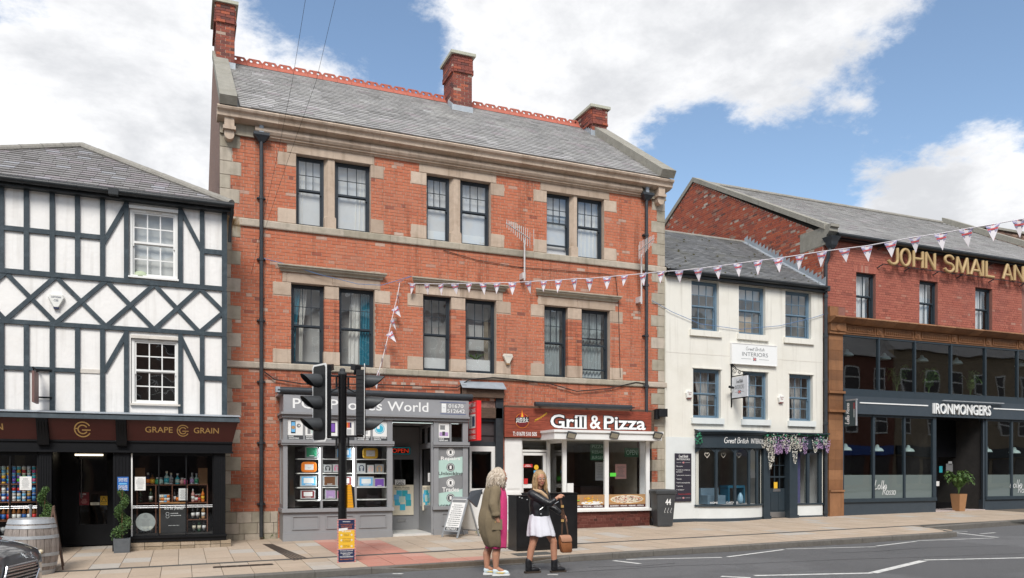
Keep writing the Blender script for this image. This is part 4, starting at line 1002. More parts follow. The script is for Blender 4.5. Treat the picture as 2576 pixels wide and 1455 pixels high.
def notice(name, u0, u1, v0, v1, y, col, label, cat='notice', build=None, parent=None):
    x0,x1 = PX(u0,y),PX(u1,y); uc = (u0 + u1)/2; z0,z1 = PZ(uc,v1,y),PZ(uc,v0,y); mb = MB(); plate(mb,x0,x1,z0,z1,y,col,.003)
    o = obj(name,mb,'palette',parent,tags=(label,cat) if parent is None else None); m2 = MB(); (build or (lambda m,f,a,b,c,d: rows_of_text(m,f,a + (b - a)*.12,b - (b - a)*.12,c + (d - c)*.1,d - (d - c)*.1,9,'grey',int(u0),.35)))(m2,front(y - .0045),x0,x1,z0,z1)
    if m2.v: obj('print', m2, 'palette', o)
    return o
notice('paper_notice',339,366,1200,1234,SY + .035,'white','white sheet of opening hours stuck inside the right-hand shop window')
notice('paper_notice',49,79,1199,1233,SY + .035,'white','white sheet of opening hours stuck in the window behind the barrel')
notice('paper_notice',449,471,1229,1259,ry - .2,'white','white price list leaning on the shelf above the chalkboard')
def queue(m, f, a, b, c, d):
    w, h = b - a, d - c
    for s,zz in (('PLEASE KEEP',.84),('2 METRES APART',.75),('AT ALL TIMES',.66),('PLEASE',.30),('QUEUE',.18),('HERE',.06)): text(m,s,f,a + w*.1,b - w*.1,c + h*zz,c + h*(zz + (.07 if zz > .5 else .09)),.02,tint=PC('white'))
    m.add([f(a + w*.15,c + h*.45,0),f(b - w*.15,c + h*.45,0),f(b - w*.15,c + h*.56,0),f(a + w*.15,c + h*.56,0)],[(0,1,2,3)],PC('sky'))
notice('queue_sign',295,323,1200,1235,SY - .014,'blue','blue and white queueing notice on the black pilaster by the shop door','sign',queue)
notice('poster',199,224,1239,1271,dy - .055,'dred','red age-check poster on the dark shop door','poster',lambda m,f,a,b,c,d: (text(m,'UNDER',f,a + (b - a)*.1,a + (b - a)*.7,c + (d - c)*.8,c + (d - c)*.92,.02,tint=PC('white')),text(m,'25?',f,a + (b - a)*.1,a + (b - a)*.4,c + (d - c)*.62,c + (d - c)*.76,.02,tint=PC('white')),rows_of_text(m,f,a + .02,b - .02,c + .03,c + (d - c)*.5,5,'blush',3,.4)))
def warn(m, f, a, b, c, d):
    w,h = b - a,d - c; m.add([f(a + w*.08,c + h*.35,0),f(b - w*.08,c + h*.35,0),f((a + b)/2,c + h*.95,0)],[(0,1,2)],PC('black')); m.add([f(a + w*.2,c + h*.4,-.0005 + .001),f(b - w*.2,c + h*.4,.0005),f((a + b)/2,c + h*.86,.0005)],[(0,1,2)],PC('yellow')); rows_of_text(m,f,a + w*.1,b - w*.1,c + h*.06,c + h*.3,3,'black',2,.4)
notice('warning_sign',252,270,1248,1271,dy - .055,'yellow','yellow triangle warning sticker on the dark shop door','sign',warn)
notice('paper_notice',227,250,1264,1271,dy - .055,'cream','small cream strip notice low on the dark shop door')
mb = MB(); y = SY + .03; cx, czz = PX(366, y), PZ(366, 1313.5, y); rr_ = (PX(391, y) - PX(341, y)) / 2
mb.add([(cx + rr_*math.cos(t),y,czz + rr_*math.sin(t)) for t in [i*math.pi/14 for i in range(28)]],[tuple(range(28))]); o = obj('window_sticker',mb,'glass_frost',None,tags=('round frosted sticker on the lower left of the right-hand shop window','sticker'))
mb = MB(); rows_of_text(mb,front(y - .002),cx - rr_*.6,cx + rr_*.6,czz - rr_*.5,czz + rr_*.35,6,'lgrey',5,.3); emblem(mb,cx,czz + rr_*.62,rr_*.2,front(y - .002)); obj('print',mb,'ink_grey',o)
# bell box with lettering, small projecting sign, gooseneck bracket
def alarm(name, cx, cz, y, s, label, m='plastic_white', lines=(), low='navy', shape='tri', ink='navy'):
    r = thing(name, label, 'alarm box', (cx, y, cz - s * .5)); mb = MB(); fn = front(y)
    if shape == 'tri': pl2 = [(-.42, .42), (.42, .42), (.5, .2), (.14, -.5), (-.14, -.5), (-.5, .2)]
    else: pl2 = [(-.32, .5), (.32, .5), (.5, .12), (.34, -.5), (-.34, -.5), (-.5, .12)]
    P2 = [(cx + a*s,cz + b*s) for a,b in pl2]; q = [(cx + a*s*.88,cz + b*s*.88) for a,b in pl2]; n = len(P2)
    mb.loft([[fn(a,b,0) for a,b in P2],[fn(a,b,.05) for a,b in P2],[fn(a,b,.07) for a,b in q]]); obj('casing',mb,m,r)
    mb = MB(); mb.box(cx - s*(.16 if shape == 'tri' else .3),cx + s*(.16 if shape == 'tri' else .3),y - .062,y - .005,cz - s*.56,cz - s*(.42 if shape == 'tri' else .44),PC(low)); obj('strobe',mb,'palette',r)
    mb = MB(); f2 = front(y - .0712)
    for (b,x0,x1,z0,z1) in lines: text(mb,b,f2,cx + x0*s,cx + x1*s,cz + z0*s,cz + z1*s,.02,tint=PC(ink))
    if mb.v: obj('lettering', mb, 'palette', r)
    return r
s_ = tx(163) - tx(121); alarm('burglar_alarm',tx(141.5),tz(141.5,757),TY + .025,s_,'white shield-shaped alarm box with navy foot among the timber lattice',lines=(('CUSTODIAN',-.3,.3,.15,.28),('CES',-.14,.14,-.08,.06)))
pj = thing('projecting_sign','small brown hanging sign with a ring emblem on the half-timbered front','sign',(tx(97),TY,tz(97,980)))
x = tx(97); mb = MB(); y0,y1 = TY - .62,TY - .12; z0,z1 = PZ(97,1015,TY - .3),PZ(97,938,TY - .3); mb.box(x - .02,x + .02,y0,y1,z0,z1); obj('panel',mb,mat('sign_brown',(.18,.10,.09),.5),pj)
mb = MB(); emblem(mb,(y0 + y1)/2,(z0 + z1)/2,.17,lambda a,b,d: (x - .0215,(y0 + y1) - a,b)); obj('emblem',mb,mat('emblem_pale',(.42,.33,.30),.5),pj)
mb = MB(); mb.box(x - .012,x + .012,y0 - .02,TY - .01,z1 + .04,z1 + .065); mb.box(x - .01,x + .01,y0 + .06,y0 + .08,z1,z1 + .05); mb.box(x - .01,x + .01,y1 - .08,y1 - .06,z1,z1 + .05); obj('bracket',mb,'paint_black',pj); pieces('wall_bar',[(x - .04,tx(130),TY - .035,TY - .013,z0 + .12,z0 + .15),(x - .04,tx(130),TY - .035,TY - .013,z1 + .07,z1 + .10)],'paint_black',pj)
# ------------------------------------------------------------------ the tall red-brick building
fx = lambda u, y=FY: PX(u, y)
fz = lambda u, v, y=FY: PZ(u, v, y)
BX0, BX1 = fx(552), fx(1672)
bb = thing('brick_building','tall red-brick building with stone window surrounds, slate roof and three chimneys','building',((BX0 + BX1)/2,FY,g_front(6)))
ZE = .5 * (fz(600, 267, FY - .38) + fz(1624, 438, FY - .38)); ZC1 = ZE - .24; ZC2 = ZE - .50
ZB1 = .5 * (fz(596, 551) + fz(1674, 669)); ZB0 = ZB1 - .175
ZL1 = .5 * (fz(572, 907.5) + fz(1676, 961.5)); ZL0 = ZL1 - .15
# openings: (u left, u right, pier u0, u1, lintel u0, u1, shoulder u0, u1)
UP = [(744.6,932,820,844,721.3,941,698,964.4),(1072.7,1234,1137,1160,1053.6,1248,1033,1267.6),(1375,1519,1440,1454,1359,1532,1341.5,1550)]
LO = [(732,942,816,853,710,956,686,981),(1064,1248,1135,1171,1045,1264,1024.6,1284),(1369,1534,1428.5,1463.7,1352.7,1547,1334.5,1565.6)]
zU = sum(fz(u, v) for u, v in ((744.6, 384.3), (1072.7, 438), (1375, 482.5))) / 3          # lintel undersides
zUl = sum(fz(u, v) for u, v in ((721.3, 354.5), (1053.6, 410), (1359, 455.5))) / 3
zLw = sum(fz(u, v) for u, v in ((732, 709.6), (1064, 742), (1369, 768))) / 3
zLl = sum(fz(u, v) for u, v in ((710, 681), (1045, 717), (1352.7, 745))) / 3
OP = [(fx(a[0]), fx(a[1]), ZB1 - .02, zU) for a in UP] + [(fx(a[0]), fx(a[1]), ZL1 - .02, zLw) for a in LO]
REV = .24
shop0, shop1 = fx(700), fx(1668)
ZS = fz(1000, 985)                                   # top of the shopfronts
holes = [o + (1,) for o in OP] + [(fx(703),fx(1264),-1,fz(985,1000),0),(fx(1268),BX1 - .42,-1,fz(1450,1030),0)]
mb = MB(); wall_sheet(mb, BX0 + .01, BX1, -.3, ZC2 + .1, holes, FY, REV)
wall = obj('wall', mb, 'mortar', bb)
# stone dressings, each block a piece of its own
stn = random.Random(9); blocks = []
def stone(x0, x1, z0, z1, d=.012, m='stone_pink', name='stone_block', back=REV, y=FY):
    mb = MB(); g = .003; e = .008; a, b, c, f = x0 + g, x1 - g, z0 + g, z1 - g
    mb.loft([[(a,y + back,c),(b,y + back,c),(b,y + back,f),(a,y + back,f)],[(a,y - d + e,c),(b,y - d + e,c),(b,y - d + e,f),(a,y - d + e,f)],[(a + e,y - d,c + e),(b - e,y - d,c + e),(b - e,y - d,f - e),(a + e,y - d,f - e)]],tint=stn.random())
    blocks.append((x0, x1, z0, z1)); return obj(name, mb, m, bb)
hq = (zUl - zU)
for a in UP:
    x0, x1 = fx(a[0]), fx(a[1])
    stone(fx(a[4]), fx(a[5]), zU, ZC2 + .02, .014, name='lintel')
    stone(fx(a[6]), x0, zU - .30, zU - .001, back=.02); stone(x1, fx(a[7]), zU - .30, zU - .001, back=.02)
    stone(fx(a[6]), x0, ZB1, ZB1 + .33, back=.02); stone(x1, fx(a[7]), ZB1, ZB1 + .33, back=.02)
    # splayed jamb stones at the right reveal and the chamfered mullion
    mb = MB(); p0, p1 = fx(a[2]), fx(a[3]); c = .05
    mb.loft([[(p0 + c,FY + .03,z),(p1 - c*.4,FY + .03,z),(p1 + .005,FY + .10,z),(p1 + .005,FY + REV,z),(p0 - .03,FY + REV,z),(p0 - .03,FY + .14,z)] for z in (ZB1 + .28,zU)],tint=.5)
    mb.loft([[(p0 - .02,FY + .03,z),(p1 + .015,FY + .03,z),(p1 + .015,FY + .10,z),(p1 + .015,FY + REV,z),(p0 - .04,FY + REV,z),(p0 - .04,FY + .1,z)] for z in (ZB1,ZB1 + .24)] + [[(p0 + c,FY + .03,ZB1 + .28),(p1 - c*.4,FY + .03,ZB1 + .28),(p1 + .005,FY + .1,ZB1 + .28),(p1 + .005,FY + REV,ZB1 + .28),(p0 - .03,FY + REV,ZB1 + .28),(p0 - .03,FY + .14,ZB1 + .28)]],tint=.5)
    obj('mullion', mb, 'stone_pink', bb)
for a in LO:
    x0, x1 = fx(a[0]), fx(a[1]); xm = (fx(a[4]) + fx(a[5])) / 2
    stone(fx(a[4]),fx(a[4]) + .1,zLw + .0,zLl); stone(fx(a[4]) + .1,xm,zLw,zLl,name='lintel'); stone(xm,fx(a[5]),zLw,zLl,name='lintel')
    for z0,z1 in ((zLw - .30,zLw - .001),(ZL1,ZL1 + .32)): stone(fx(a[6]),x0,z0,z1,back=.02); stone(x1,fx(a[7]),z0,z1,back=.02)
    p0,p1 = fx(a[2]),fx(a[3]); stone(p0,p1,zLw - .30,zLw - .002,-.01,name='pier_cap'); stone(p0 - .02,p1 + .02,ZL1,ZL1 + .31,-.005,name='pier_base')
    # brick pier between, built of courses
    pm = MB(); pm.box(p0 + .006,p1 - .006,FY + .02,FY + REV,ZL1 + .31,zLw - .30); pr = obj('pier',pm,'mortar',bb)
    z = ZL1 + .315; k = 0
    while z < zLw - .31:
        pb = MB(); tt = min(max(stn.gauss(.45, .2), 0), .9); mid = p0 + (p1 - p0) * (.34 if k % 2 else .62)
        for q0, q1 in ((p0, mid - .005), (mid + .005, p1)):
            pb = MB(); pb.box(q0,q1,FY + .012,FY + REV - .002,z,min(z + .065,zLw - .302),min(max(stn.gauss(.45,.2),0),.9)); obj('brick',pb,'brick_orange',pr)
        z += .075; k += 1
    # hood mould
    hm = MB(); prof = [(0,0),(.05,.01),(.06,.05),(.12,.075),(.135,.11),(.16,.12),(.16,.15),(0,.175)]
    h0, h1 = fx(a[4]) - .12, fx(a[5]) + .12
    hm.loft([[(x + s*p[0]*.7,FY - p[0],zLl + p[1]) for p in prof] for x,s in ((h0 + .1,-1),(h1 - .1,1))],tint=.4); obj('hood_mould',hm,'stone_green',bb)
# string courses in lengths
def course(z0, z1, d, x0, x1, name='string_course'):
    x = x0
    while x < x1:
        w = min(stn.uniform(.7, 1.15), x1 - x); w = x1 - x if x1 - x - w < .3 else w
        mb = MB(); g = .002; mb.loft([[(xx,FY + .05,z0),(xx,FY - d + .01,z0),(xx,FY - d,z0 + .02),(xx,FY - d,z1 - .03),(xx,FY - d + .02,z1 - .01),(xx,FY + .05,z1)] for xx in (x + g,x + w - g)],tint=stn.random()); obj(name,mb,'stone_green',bb); x += w
course(ZB0, ZB1, .055, BX0 - .02, BX1 + .02); course(ZL0, ZL1, .06, BX0, BX1 + .03)
# quoins
def quoins(xc, side, z0, z1, m):
    z = z0; k = 0
    while z < z1 - .05:
        h = min(.30, z1 - z)
        if not (ZB0 - .01 < z + h / 2 < ZB1 + .01) and not (ZL0 - .01 < z + h / 2 < ZL1 + .01):
            w = .43 if k % 2 else .24; w += stn.uniform(-.02, .02)
            stone(xc if side > 0 else xc - w, xc + w if side > 0 else xc, z, z + h, .014, m, 'quoin', .3)
        z += h; k += 1
for za,zb_ in ((.62,ZL0),(ZL1,ZB0),(ZB1,ZC2)): quoins(BX0,1,za,zb_,'stone_green'); quoins(BX1,-1,za,zb_,'stone_green')
# rough footing at the left corner
r_ = random.Random(4); z = -.1; mb = MB()
while z < .6:
    x = BX0; h = .24
    while x < fx(697): w = r_.uniform(.22,.42); mb.box(x,min(x + w,fx(698)) - .01,FY - .035 - r_.uniform(0,.015),FY + .1,z,z + h - .01,r_.random()); x += w
    z += h
obj('footing_stones', mb, 'stone_green', bb); blocks.append((BX0, fx(699), -.2, .62))
# bricks
cam2 = lambda a, z: a * a + z * z * .2
mapF = lambda a, z, d: Vector((a, FY - d, z))
bh = [o for o in OP] + blocks + [(BX0 - 1,BX1 + 1,ZB0,ZB1),(BX0 - 1,BX1 + 1,ZL0,ZL1)] + [(fx(703),fx(1264),-1,fz(985,1000)),(fx(1268),BX1 - .42,-1,fz(1450,1030))]
brickwork(wall,mapF,BX0 + .02,BX1 - .02,ZL1,ZC2,bh,'brick_orange',cam2,seed=1,mean=.52,sd=.085,deep=REV - .02,hid=lambda a,z: False,pale=.02)
brickwork(wall,mapF,BX0 + .02,BX1 - .02,.02,ZL0,bh,'brick_orange',cam2,singles=0,seed=8,mean=.38,sd=.12,pale=.03)
# gable ends and roof
RD = 4.35; YR = FY - .30 + RD; ZR = PZ(700, 182, YR) ; roof_t = Vector((0, RD, ZR - ZE)).length
gb = MB(); YB = FY + 9.0
for x, m in ((BX0, 0), (BX1, 0)):
    gb = MB(); gb.add([(x,FY + .001,-.3),(x,YB,-.3),(x,YB,ZE),(x,YR,ZR),(x,FY - .05,ZE + .12),(x,FY + .001,ZC2)],[(0,1,2,3,4,5)]); obj('gable_wall',gb,'brick_side',bb)
rf = MB(); rf.add([(BX0 + .1,FY - .32,ZE),(BX1 - .02,FY - .32,ZE),(BX1 - .02,YR,ZR),(BX0 + .1,YR,ZR),(BX1 - .02,YB + .2,ZE),(BX0 + .1,YB + .2,ZE)],[(0,1,2,3),(3,2,4,5)])
roof = obj('roof', rf, 'paint_gutter', bb)
sv = Vector((0, RD + .02, ZR - ZE))
slates(roof,(BX0 + .1,FY - .34,ZE + .01),(1,0,0),sv,lambda t: roof_t if t is None else (.30,BX1 - BX0 - .50),'slate',.30,.19,300,6)
# verge copings
def coping(x0, x1, up, name='coping', mk='stone_grey', k=6, y0=None):
    a = Vector((0,(FY - .42) if y0 is None else y0,ZE + .03)); s = sv.normalized(); tot = roof_t + .1; nn = Vector((0,-s.z,s.y))
    for i in range(k):
        p, q = a + s * (tot * i / k + .004), a + s * (tot * (i + 1) / k - .004); mb = MB()
        mb.hexa([(x,P_.y + nn.y*d,P_.z + nn.z*d) for d in (-.05,up) for x,P_ in ((x0,p),(x1,p),(x1,q),(x0,q))],stn.random()); obj(name,mb,mk,roof)
coping(BX0 - .02, BX0 + .34, .14); coping(BX1 - .40, BX1 + .03, .16)
# cornice: deep ogee gutter course over a rolled frieze, in stone lengths; brackets at both ends
def moulding(prof, x0, x1, lens, name, m):
    x = x0
    while x < x1 - .01:
        w = min(stn.uniform(*lens), x1 - x); w = x1 - x if x1 - x - w < .35 else w
        mb = MB(); mb.loft([[(xx,FY - p[0],p[1]) for p in prof] for xx in (x + .002,x + w - .002)],tint=stn.uniform(.2,1)); obj(name,mb,m,bb); x += w
zc = ZE - .015
PR1 = [(-.05,zc),(.36,zc),(.38,zc - .03),(.36,zc - .07),(.31,zc - .10),(.29,zc - .14),(.285,zc - .19),(.26,zc - .20),(.13,zc - .235),(-.05,zc - .235)]
PR2 = [(-.05,ZC1),(.11,ZC1),(.125,ZC1 - .03),(.16,ZC1 - .07),(.165,ZC1 - .12),(.13,ZC1 - .17),(.09,ZC1 - .19),(.095,ZC1 - .215),(.05,ZC1 - .225),(.04,ZC1 - .255),(-.05,ZC1 - .26)]
moulding(PR1,BX0 - .06,BX1 + .06,(.8,1.3),'cornice','stone_pink'); moulding(PR2,fx(640),fx(1608),(.9,1.4),'frieze','stone_pink')
for x0,x1 in ((BX0,fx(640)),(fx(1608),BX1)): moulding([(-.05,ZC1),(.05,ZC1),(.05,ZC1 - .22),(.07,ZC1 - .225),(.07,ZC1 - .26),(-.05,ZC1 - .26)],x0,x1,(.5,.9),'frieze','stone_green')
for x in (BX0 + .19, BX1 - .25):
    mb = MB(); mb.box(x - .10,x + .10,FY - .24,FY,ZC1 - .16,ZC1 + .03); mb.box(x - .13,x + .13,FY - .26,FY,ZC1 - .23,ZC1 - .16); mb.prism([(x - .10,ZC1 - .23),(x + .10,ZC1 - .23)] + [(x + .10*math.cos(t),ZC1 - .33 - .10*math.sin(t)) for t in [i*math.pi/8 for i in range(9)]],lambda a,b,d: (a,d,b),FY - .2,FY); obj('bracket',mb,'stone_pink',bb)
# pierced red ridge tiles
crest = MB(); tl = .40; hh = .30
cy, cz0 = YR, ZR - .02
def cr_poly(): return [(0, 0), (tl, 0), (tl, .115), (tl - .06, .185), (.06, .185), (0, .115)]
crest.prism([(a + .002 if a == 0 else a,b) for a,b in cr_poly()],lambda a,b,d: (a,d,b),-.02,.02,holes=[[(c + .038*math.cos(t),.118 + .038*math.sin(t)) for t in [i*math.pi/6 for i in range(12)]] for c in (.115,.285)])
crest.add([(0,-.17,-.09),(tl - .006,-.17,-.09),(tl - .006,-.018,.07),(0,-.018,.07),(0,.17,-.09),(tl - .006,.17,-.09),(tl - .006,.018,.07),(0,.018,.07)],[(0,1,2,3),(5,4,7,6)])
cme = mesh_of(crest, M_('terracotta_ridge'), Vector((0, 0, 0))); cme.name = 'ridge_tile'
x = BX0 + .45
while x < BX1 - .75: inst('ridge_tile', cme, (x, cy, cz0 + .05), roof); x += tl
# chimneys
def chimney(u0, u1, vtop, vbase, yf, dp, label=None, cap_o=.06, band=True):
    x0, x1 = PX(u0, yf), PX(u1, yf); zt_ = PZ((u0 + u1) / 2, vtop, yf); zb_ = PZ((u0 + u1) / 2, vbase, yf)
    x0 = max(x0, BX0 + .05)
    mb = MB(); mb.box(x0 + .006, x1 - .006, yf + .006, yf + dp - .006, zb_ - .6, zt_ - .08)
    c = obj('chimney', mb, 'mortar', roof)
    r = random.Random(int(u0)); z = zb_ - .6; k = 0; jb = MB()
    while z < zt_ - .09:
        o = 0
        if band and zt_ - .62 < z < zt_ - .50: o = .05
        elif band and z >= zt_ - .50: o = .03
        for (lo,hi,fn,fl) in ((x0,x1,lambda a,d: (a,yf - d),1),(yf,yf + dp,lambda a,d: (x0 - d,a),-1),(yf,yf + dp,lambda a,d: (x1 + d,a),1)):
            a = lo - (.1125 if k % 2 else 0)
            while a < hi:
                p, q = max(a, lo), min(a + .225, hi)
                if q - p > .03:
                    t = min(max(r.gauss(.38, .22), 0), .85); h = min(z + .065, zt_ - .081)
                    if r.random() < .06: t = .97
                    A, B = fn(p + .005, o), fn(q - .005, o); C, D = fn(q - .005, -.05), fn(p + .005, -.05)
                    jb.hexa([(*A,z),(*B,z),(*C,z),(*D,z),(*A,h),(*B,h),(*C,h),(*D,h)] if fl > 0 else [(*D,z),(*C,z),(*B,z),(*A,z),(*D,h),(*C,h),(*B,h),(*A,h)],t)
                a += .225
        z += .075; k += 1
    o_ = obj('brickwork', jb, 'brick_dark2', c); o_['kind'] = 'stuff'
    mb = MB(); e = cap_o + .03; mb.box(x0 - e,x1 + e,yf - e,yf + dp + e,zt_ - .08,zt_); obj('cap',mb,'flaunch',c)
    if label: c['label'] = label
    fl = MB(); zs = lambda y: ZE + (ZR - ZE) * (y - (FY - .34)) / (RD + .02)
    fl.box(x0 - .05, x1 + .02, yf - .03, yf + .01, zs(yf) - .05, zs(yf) + .16); n = 6
    for i in range(n): y = yf + dp*.5*i/n; fl.hexa([(x0 - .03,y,zs(y) - .03),(x0 - .012,y,zs(y) - .03),(x0 - .012,y + dp*.5/n,zs(y) + .0),(x0 - .03,y + dp*.5/n,zs(y)),(x0 - .03,y,zs(y) + .2),(x0 - .012,y,zs(y) + .2),(x0 - .012,y + dp*.4/n,zs(y) + .16),(x0 - .03,y + dp*.4/n,zs(y) + .16)])
    obj('flashing', fl, 'lead', c)
mat('brick_dark2',(0,0,0),.85,.14,25,.5,130,ramp=((0,(.10,.045,.04)),(.3,(.20,.062,.05)),(.6,(.27,.075,.05)),(.85,(.40,.105,.055)),(.96,(.42,.30,.24)),(1,(.42,.34,.28))),dirt=.3,dirtcol=(.14,.09,.08))
yq = YR - .8
chimney(534,590,2,176,yq,1.3,'tallest chimney, at the left gable end'); chimney(1140,1187,134,283,yq,.9,'middle chimney on the ridge'); chimney(1489,1526,268,345,yq,1.15,'short right-hand chimney')
# sash windows: each pair with its own curtains, boards and added pale sheets
yw = FY + REV - .10
def curtain(o,x0,x1,z0,z1,m,folds=4,gather=0.,side=1,y=.16): obj('curtain',drape(x0,x1,yw + y,z0,z1,folds,.025,gather,side),m,o,True)
def board(o,x0,x1,z0,z1,m='window_white',y=.12): mb = MB(); mb.box(x0,x1,yw + y,yw + y + .01,z0,z1); obj('blind_or_backing',mb,m,o)
for k, a in enumerate(UP):
    xa, xb, pa, pb = fx(a[0]), fx(a[1]), fx(a[2]), fx(a[3])
    for j, (x0, x1) in enumerate(((xa, pa - .03), (pb + .005, xb))):
        o,_,_ = sash(bb,x0,x1,ZB1 + .002,zU - .002,yw,'paint_sash','glass_old',3,2,0,fr=.05,mid=.52,bar=.014,room_m='room_light' if k != 1 else 'room_grey',open_=.22 if (k,j) == (2,0) else 0)
        board(o, x0 + .02, x1 - .02, ZB1, zU, 'pane_back_grey', .15)  # pale sheet added behind each top-floor pane, standing in for reflected sky
        if k == 0: curtain(o,x0 + .04,x0 + .26,ZB1,zU,'curtain_white',3,.35,1) if j == 0 else curtain(o,x1 - .26,x1 - .04,ZB1,zU,'curtain_white',3,-.3,-1)
        if k == 1: curtain(o,x0,x1,zU - .42,zU,'net_curtain',6,0); board(o,x0 + .04,x1 - .04,ZB1,ZB1 + .30)
        if k == 1 and j == 1: board(o, (x0 + x1) / 2, x1 - .1, ZB1 + .62, zU - .5, 'window_white', .4)
        if k == 2 and j == 0: curtain(o, x0, x0 + .2, zU - .75, zU, 'net_curtain', 3)
        if k == 2 and j == 1: curtain(o, x0 + .03, x1 - .06, ZB1, zU, 'curtain_white', 5, .1)
for k, a in enumerate(LO):
    xa, xb, pa, pb = fx(a[0]), fx(a[1]), fx(a[2]), fx(a[3])
    for j, (x0, x1) in enumerate(((xa, pa), (pb, xb))):
        o,_,_ = sash(bb,x0,x1,ZL1 + .002,zLw - .002,yw,'paint_sash','glass_old',3,2,0,fr=.05,mid=.48,bar=.014,room_m='room_light',room_d=.5,open_=.2 if (k,j) == (2,1) else 0)
        if k == 0 and j == 0: curtain(o,x0 + .02,x0 + .24,ZL1,zLw,'curtain_teal',3,.5,1,.14); curtain(o,x0 + .22,x0 + .40,ZL1,zLw,'curtain_white',3,.6,1,.2)
        if k == 0 and j == 1: curtain(o,x1 - .26,x1 - .02,ZL1,zLw,'curtain_teal',4,-.15,-1,.14); curtain(o,x1 - .50,x1 - .26,ZL1,zLw,'curtain_white',3,-.2,-1,.2)
        if k == 1: board(o, x0 + .04, x1 - .04, ZL1, ZL1 + (.34 if j == 0 else .36))
        if k == 1 and j == 1:
            board(o,x0 + .25,x1 - .1,ZL1 + .62,zLw - .55,'net_curtain',.35); board(o,x1 - .16,x1 - .05,ZL1,zLw - .1,'room_cream',.3)
            pm = MB(); rp = random.Random(2)
            for q in range(26): an = rp.uniform(0,6.28); l = rp.uniform(.10,.22); c0 = Vector(((x0 + x1)/2,yw + .25,ZL1 + .34)); d = Vector((math.cos(an),math.sin(an)*.5,1.1)); pm.tube([c0,c0 + d*l*.6,c0 + d*l + Vector((math.cos(an)*.06,0,-.03))],[.006,.008,.001],4)
            tag(obj('pot_plant',pm,mat('leaf_window',(.10,.20,.05),.6),None),'spiky green pot plant inside a first-floor window of the brick building','plant')
        if k == 2: curtain(o,x0 + .02,x1 - .1,ZL1,zLw,mat('net_dark',(.36,.41,.42),.9,.2,9,stretch=(8,8,.3)),7,0)
# chandelier glow seen through the first-floor window
ch = thing('chandelier','small chandelier with lit bulbs inside the first-floor window with teal curtains','light',(fx(790),FY + 1.2,fz(790,812,FY + 1.2)))
for u,v in ((783,806),(799,813),(808,802)): mb = MB(); mb.lathe([(.002,0),(.022,.02),(.022,.04),(.002,.06)],(PX(u,FY + 1.1),FY + 1.1,PZ(u,v,FY + 1.1)),8); obj('bulb',mb,mat('bulb',(1,.8,.5),.4,emit=((1,.75,.4),9)),ch)
mb = MB(); mb.tube([(PX(783,FY + 1.1),FY + 1.1,PZ(783,806,FY + 1.1)),(PX(797,FY + 1.1),FY + 1.15,PZ(797,818,FY + 1.1)),(PX(808,FY + 1.1),FY + 1.1,PZ(808,802,FY + 1.1))],.008,5); obj('arm',mb,'steel',ch)
# rainwater pipes
def pipe(u, v0, v1, y, label):
    x = PX(u,y); z0,z1 = PZ(u,v1,y),PZ(u,v0,y); p = thing('drainpipe',label,'drainpipe',(x,y,z0)); mb = MB(); mb.tube([(x,y,z0),(x,y,z1)],.042,10); obj('pipe',mb,'paint_pipe',p,True,sharp=40)
    z = z0 + .7
    while z < z1 - .3: mb = MB(); mb.tube([(x,y,z),(x,y,z + .07)],.053,10); mb.box(x - .09,x + .09,y + .02,FY - .005,z + .02,z + .05); obj('collar',mb,'paint_pipe',p); z += 1.35
    return p, x, z1
for u,v0,v1,lb in ((657,352,1352,'dark cast-iron drainpipe down the left of the brick building'),(1626,500,1040,'dark cast-iron drainpipe near the right corner of the brick building')):
    p, x, z1 = pipe(u, v0, v1, FY - .10, lb)
    mb = MB(); mb.loft([[(x + a*w,FY - .10 + b*w*.7,z) for a,b in ((-1,-1),(1,-1),(1,1),(-1,1))] for z,w in ((z1 - .06,.05),(z1 + .03,.13),(z1 + .07,.17),(z1 + .13,.17))]); obj('hopper',mb,'paint_pipe',p)
    mb = MB(); mb.box(x - .045,x + .045,FY - .16,FY - .08,z1 + .12,z1 + .42); obj('outlet',mb,'lead',p)
p,x,z1 = pipe(657,1010,1040,FY - .101,'thick collar box on the left drainpipe beside the grey shopfront')
# ------------------------------------------------------------------ shopfronts under the brick building
def pbox(mb, u0, u1, v0, v1, y0, y1, tint=.5, mi=0, um=None):
    um = (u0 + u1) / 2 if um is None else um
    return mb.box(PX(u0, y0), PX(u1, y0), y0, y1, PZ(um, v1, y0), PZ(um, v0, y0), tint, mi)
PY = 17.68; px = lambda u: PX(u, PY)
X0, X1 = px(712), px(1177); XE0, XE1 = px(987), px(1091)
zf0, zf1 = 2.79, 3.16; g0 = g_front(4) - .06
mb = MB(); mb.box(X0 - .0, X1, PY - .05, FY, zf0, zf1); fas = obj('sign_board', mb, 'paint_grey_light', bb)
mb = MB(); mb.tube([(px(697),PY - .03,3.25),(px(1186),PY - .03,3.25)],.075,12); obj('blind_roller',mb,'paint_pipe',bb,True,sharp=40)
mb = MB(); mb.box(X0 - .08,X1 + .02,PY + .03,FY,3.165,3.2); mb.box(px(692),px(703),PY - .1,PY + .05,3.2,3.32); obj('lead_flashing',mb,'lead',bb)
mb = MB(); mb.box(X0 - .05,X1 + .01,PY - .10,FY,zf0 - .05,zf0 - .004); mb.box(X0 - .02,X1,PY - .04,FY,2.67,zf0 - .052); obj('fascia_moulding',mb,'paint_grey',bb)
fn = front(PY - .054); C8 = lambda x: PX(660.1 + .23762 * x, PY - .05)
mb = MB()
for b,a0,a1,hs in (('PC',320,530,1),('Phones',712,1265,1),('World',1322,1755,1)): text(mb,b,fn,C8(a0),C8(a1),2.868,3.088,.012,spacing=1.02)
text(mb,'01670',fn,C8(1968),C8(2125),2.985,3.075,.004); text(mb,'512642',fn,C8(1955),C8(2140),2.865,2.955,.004)
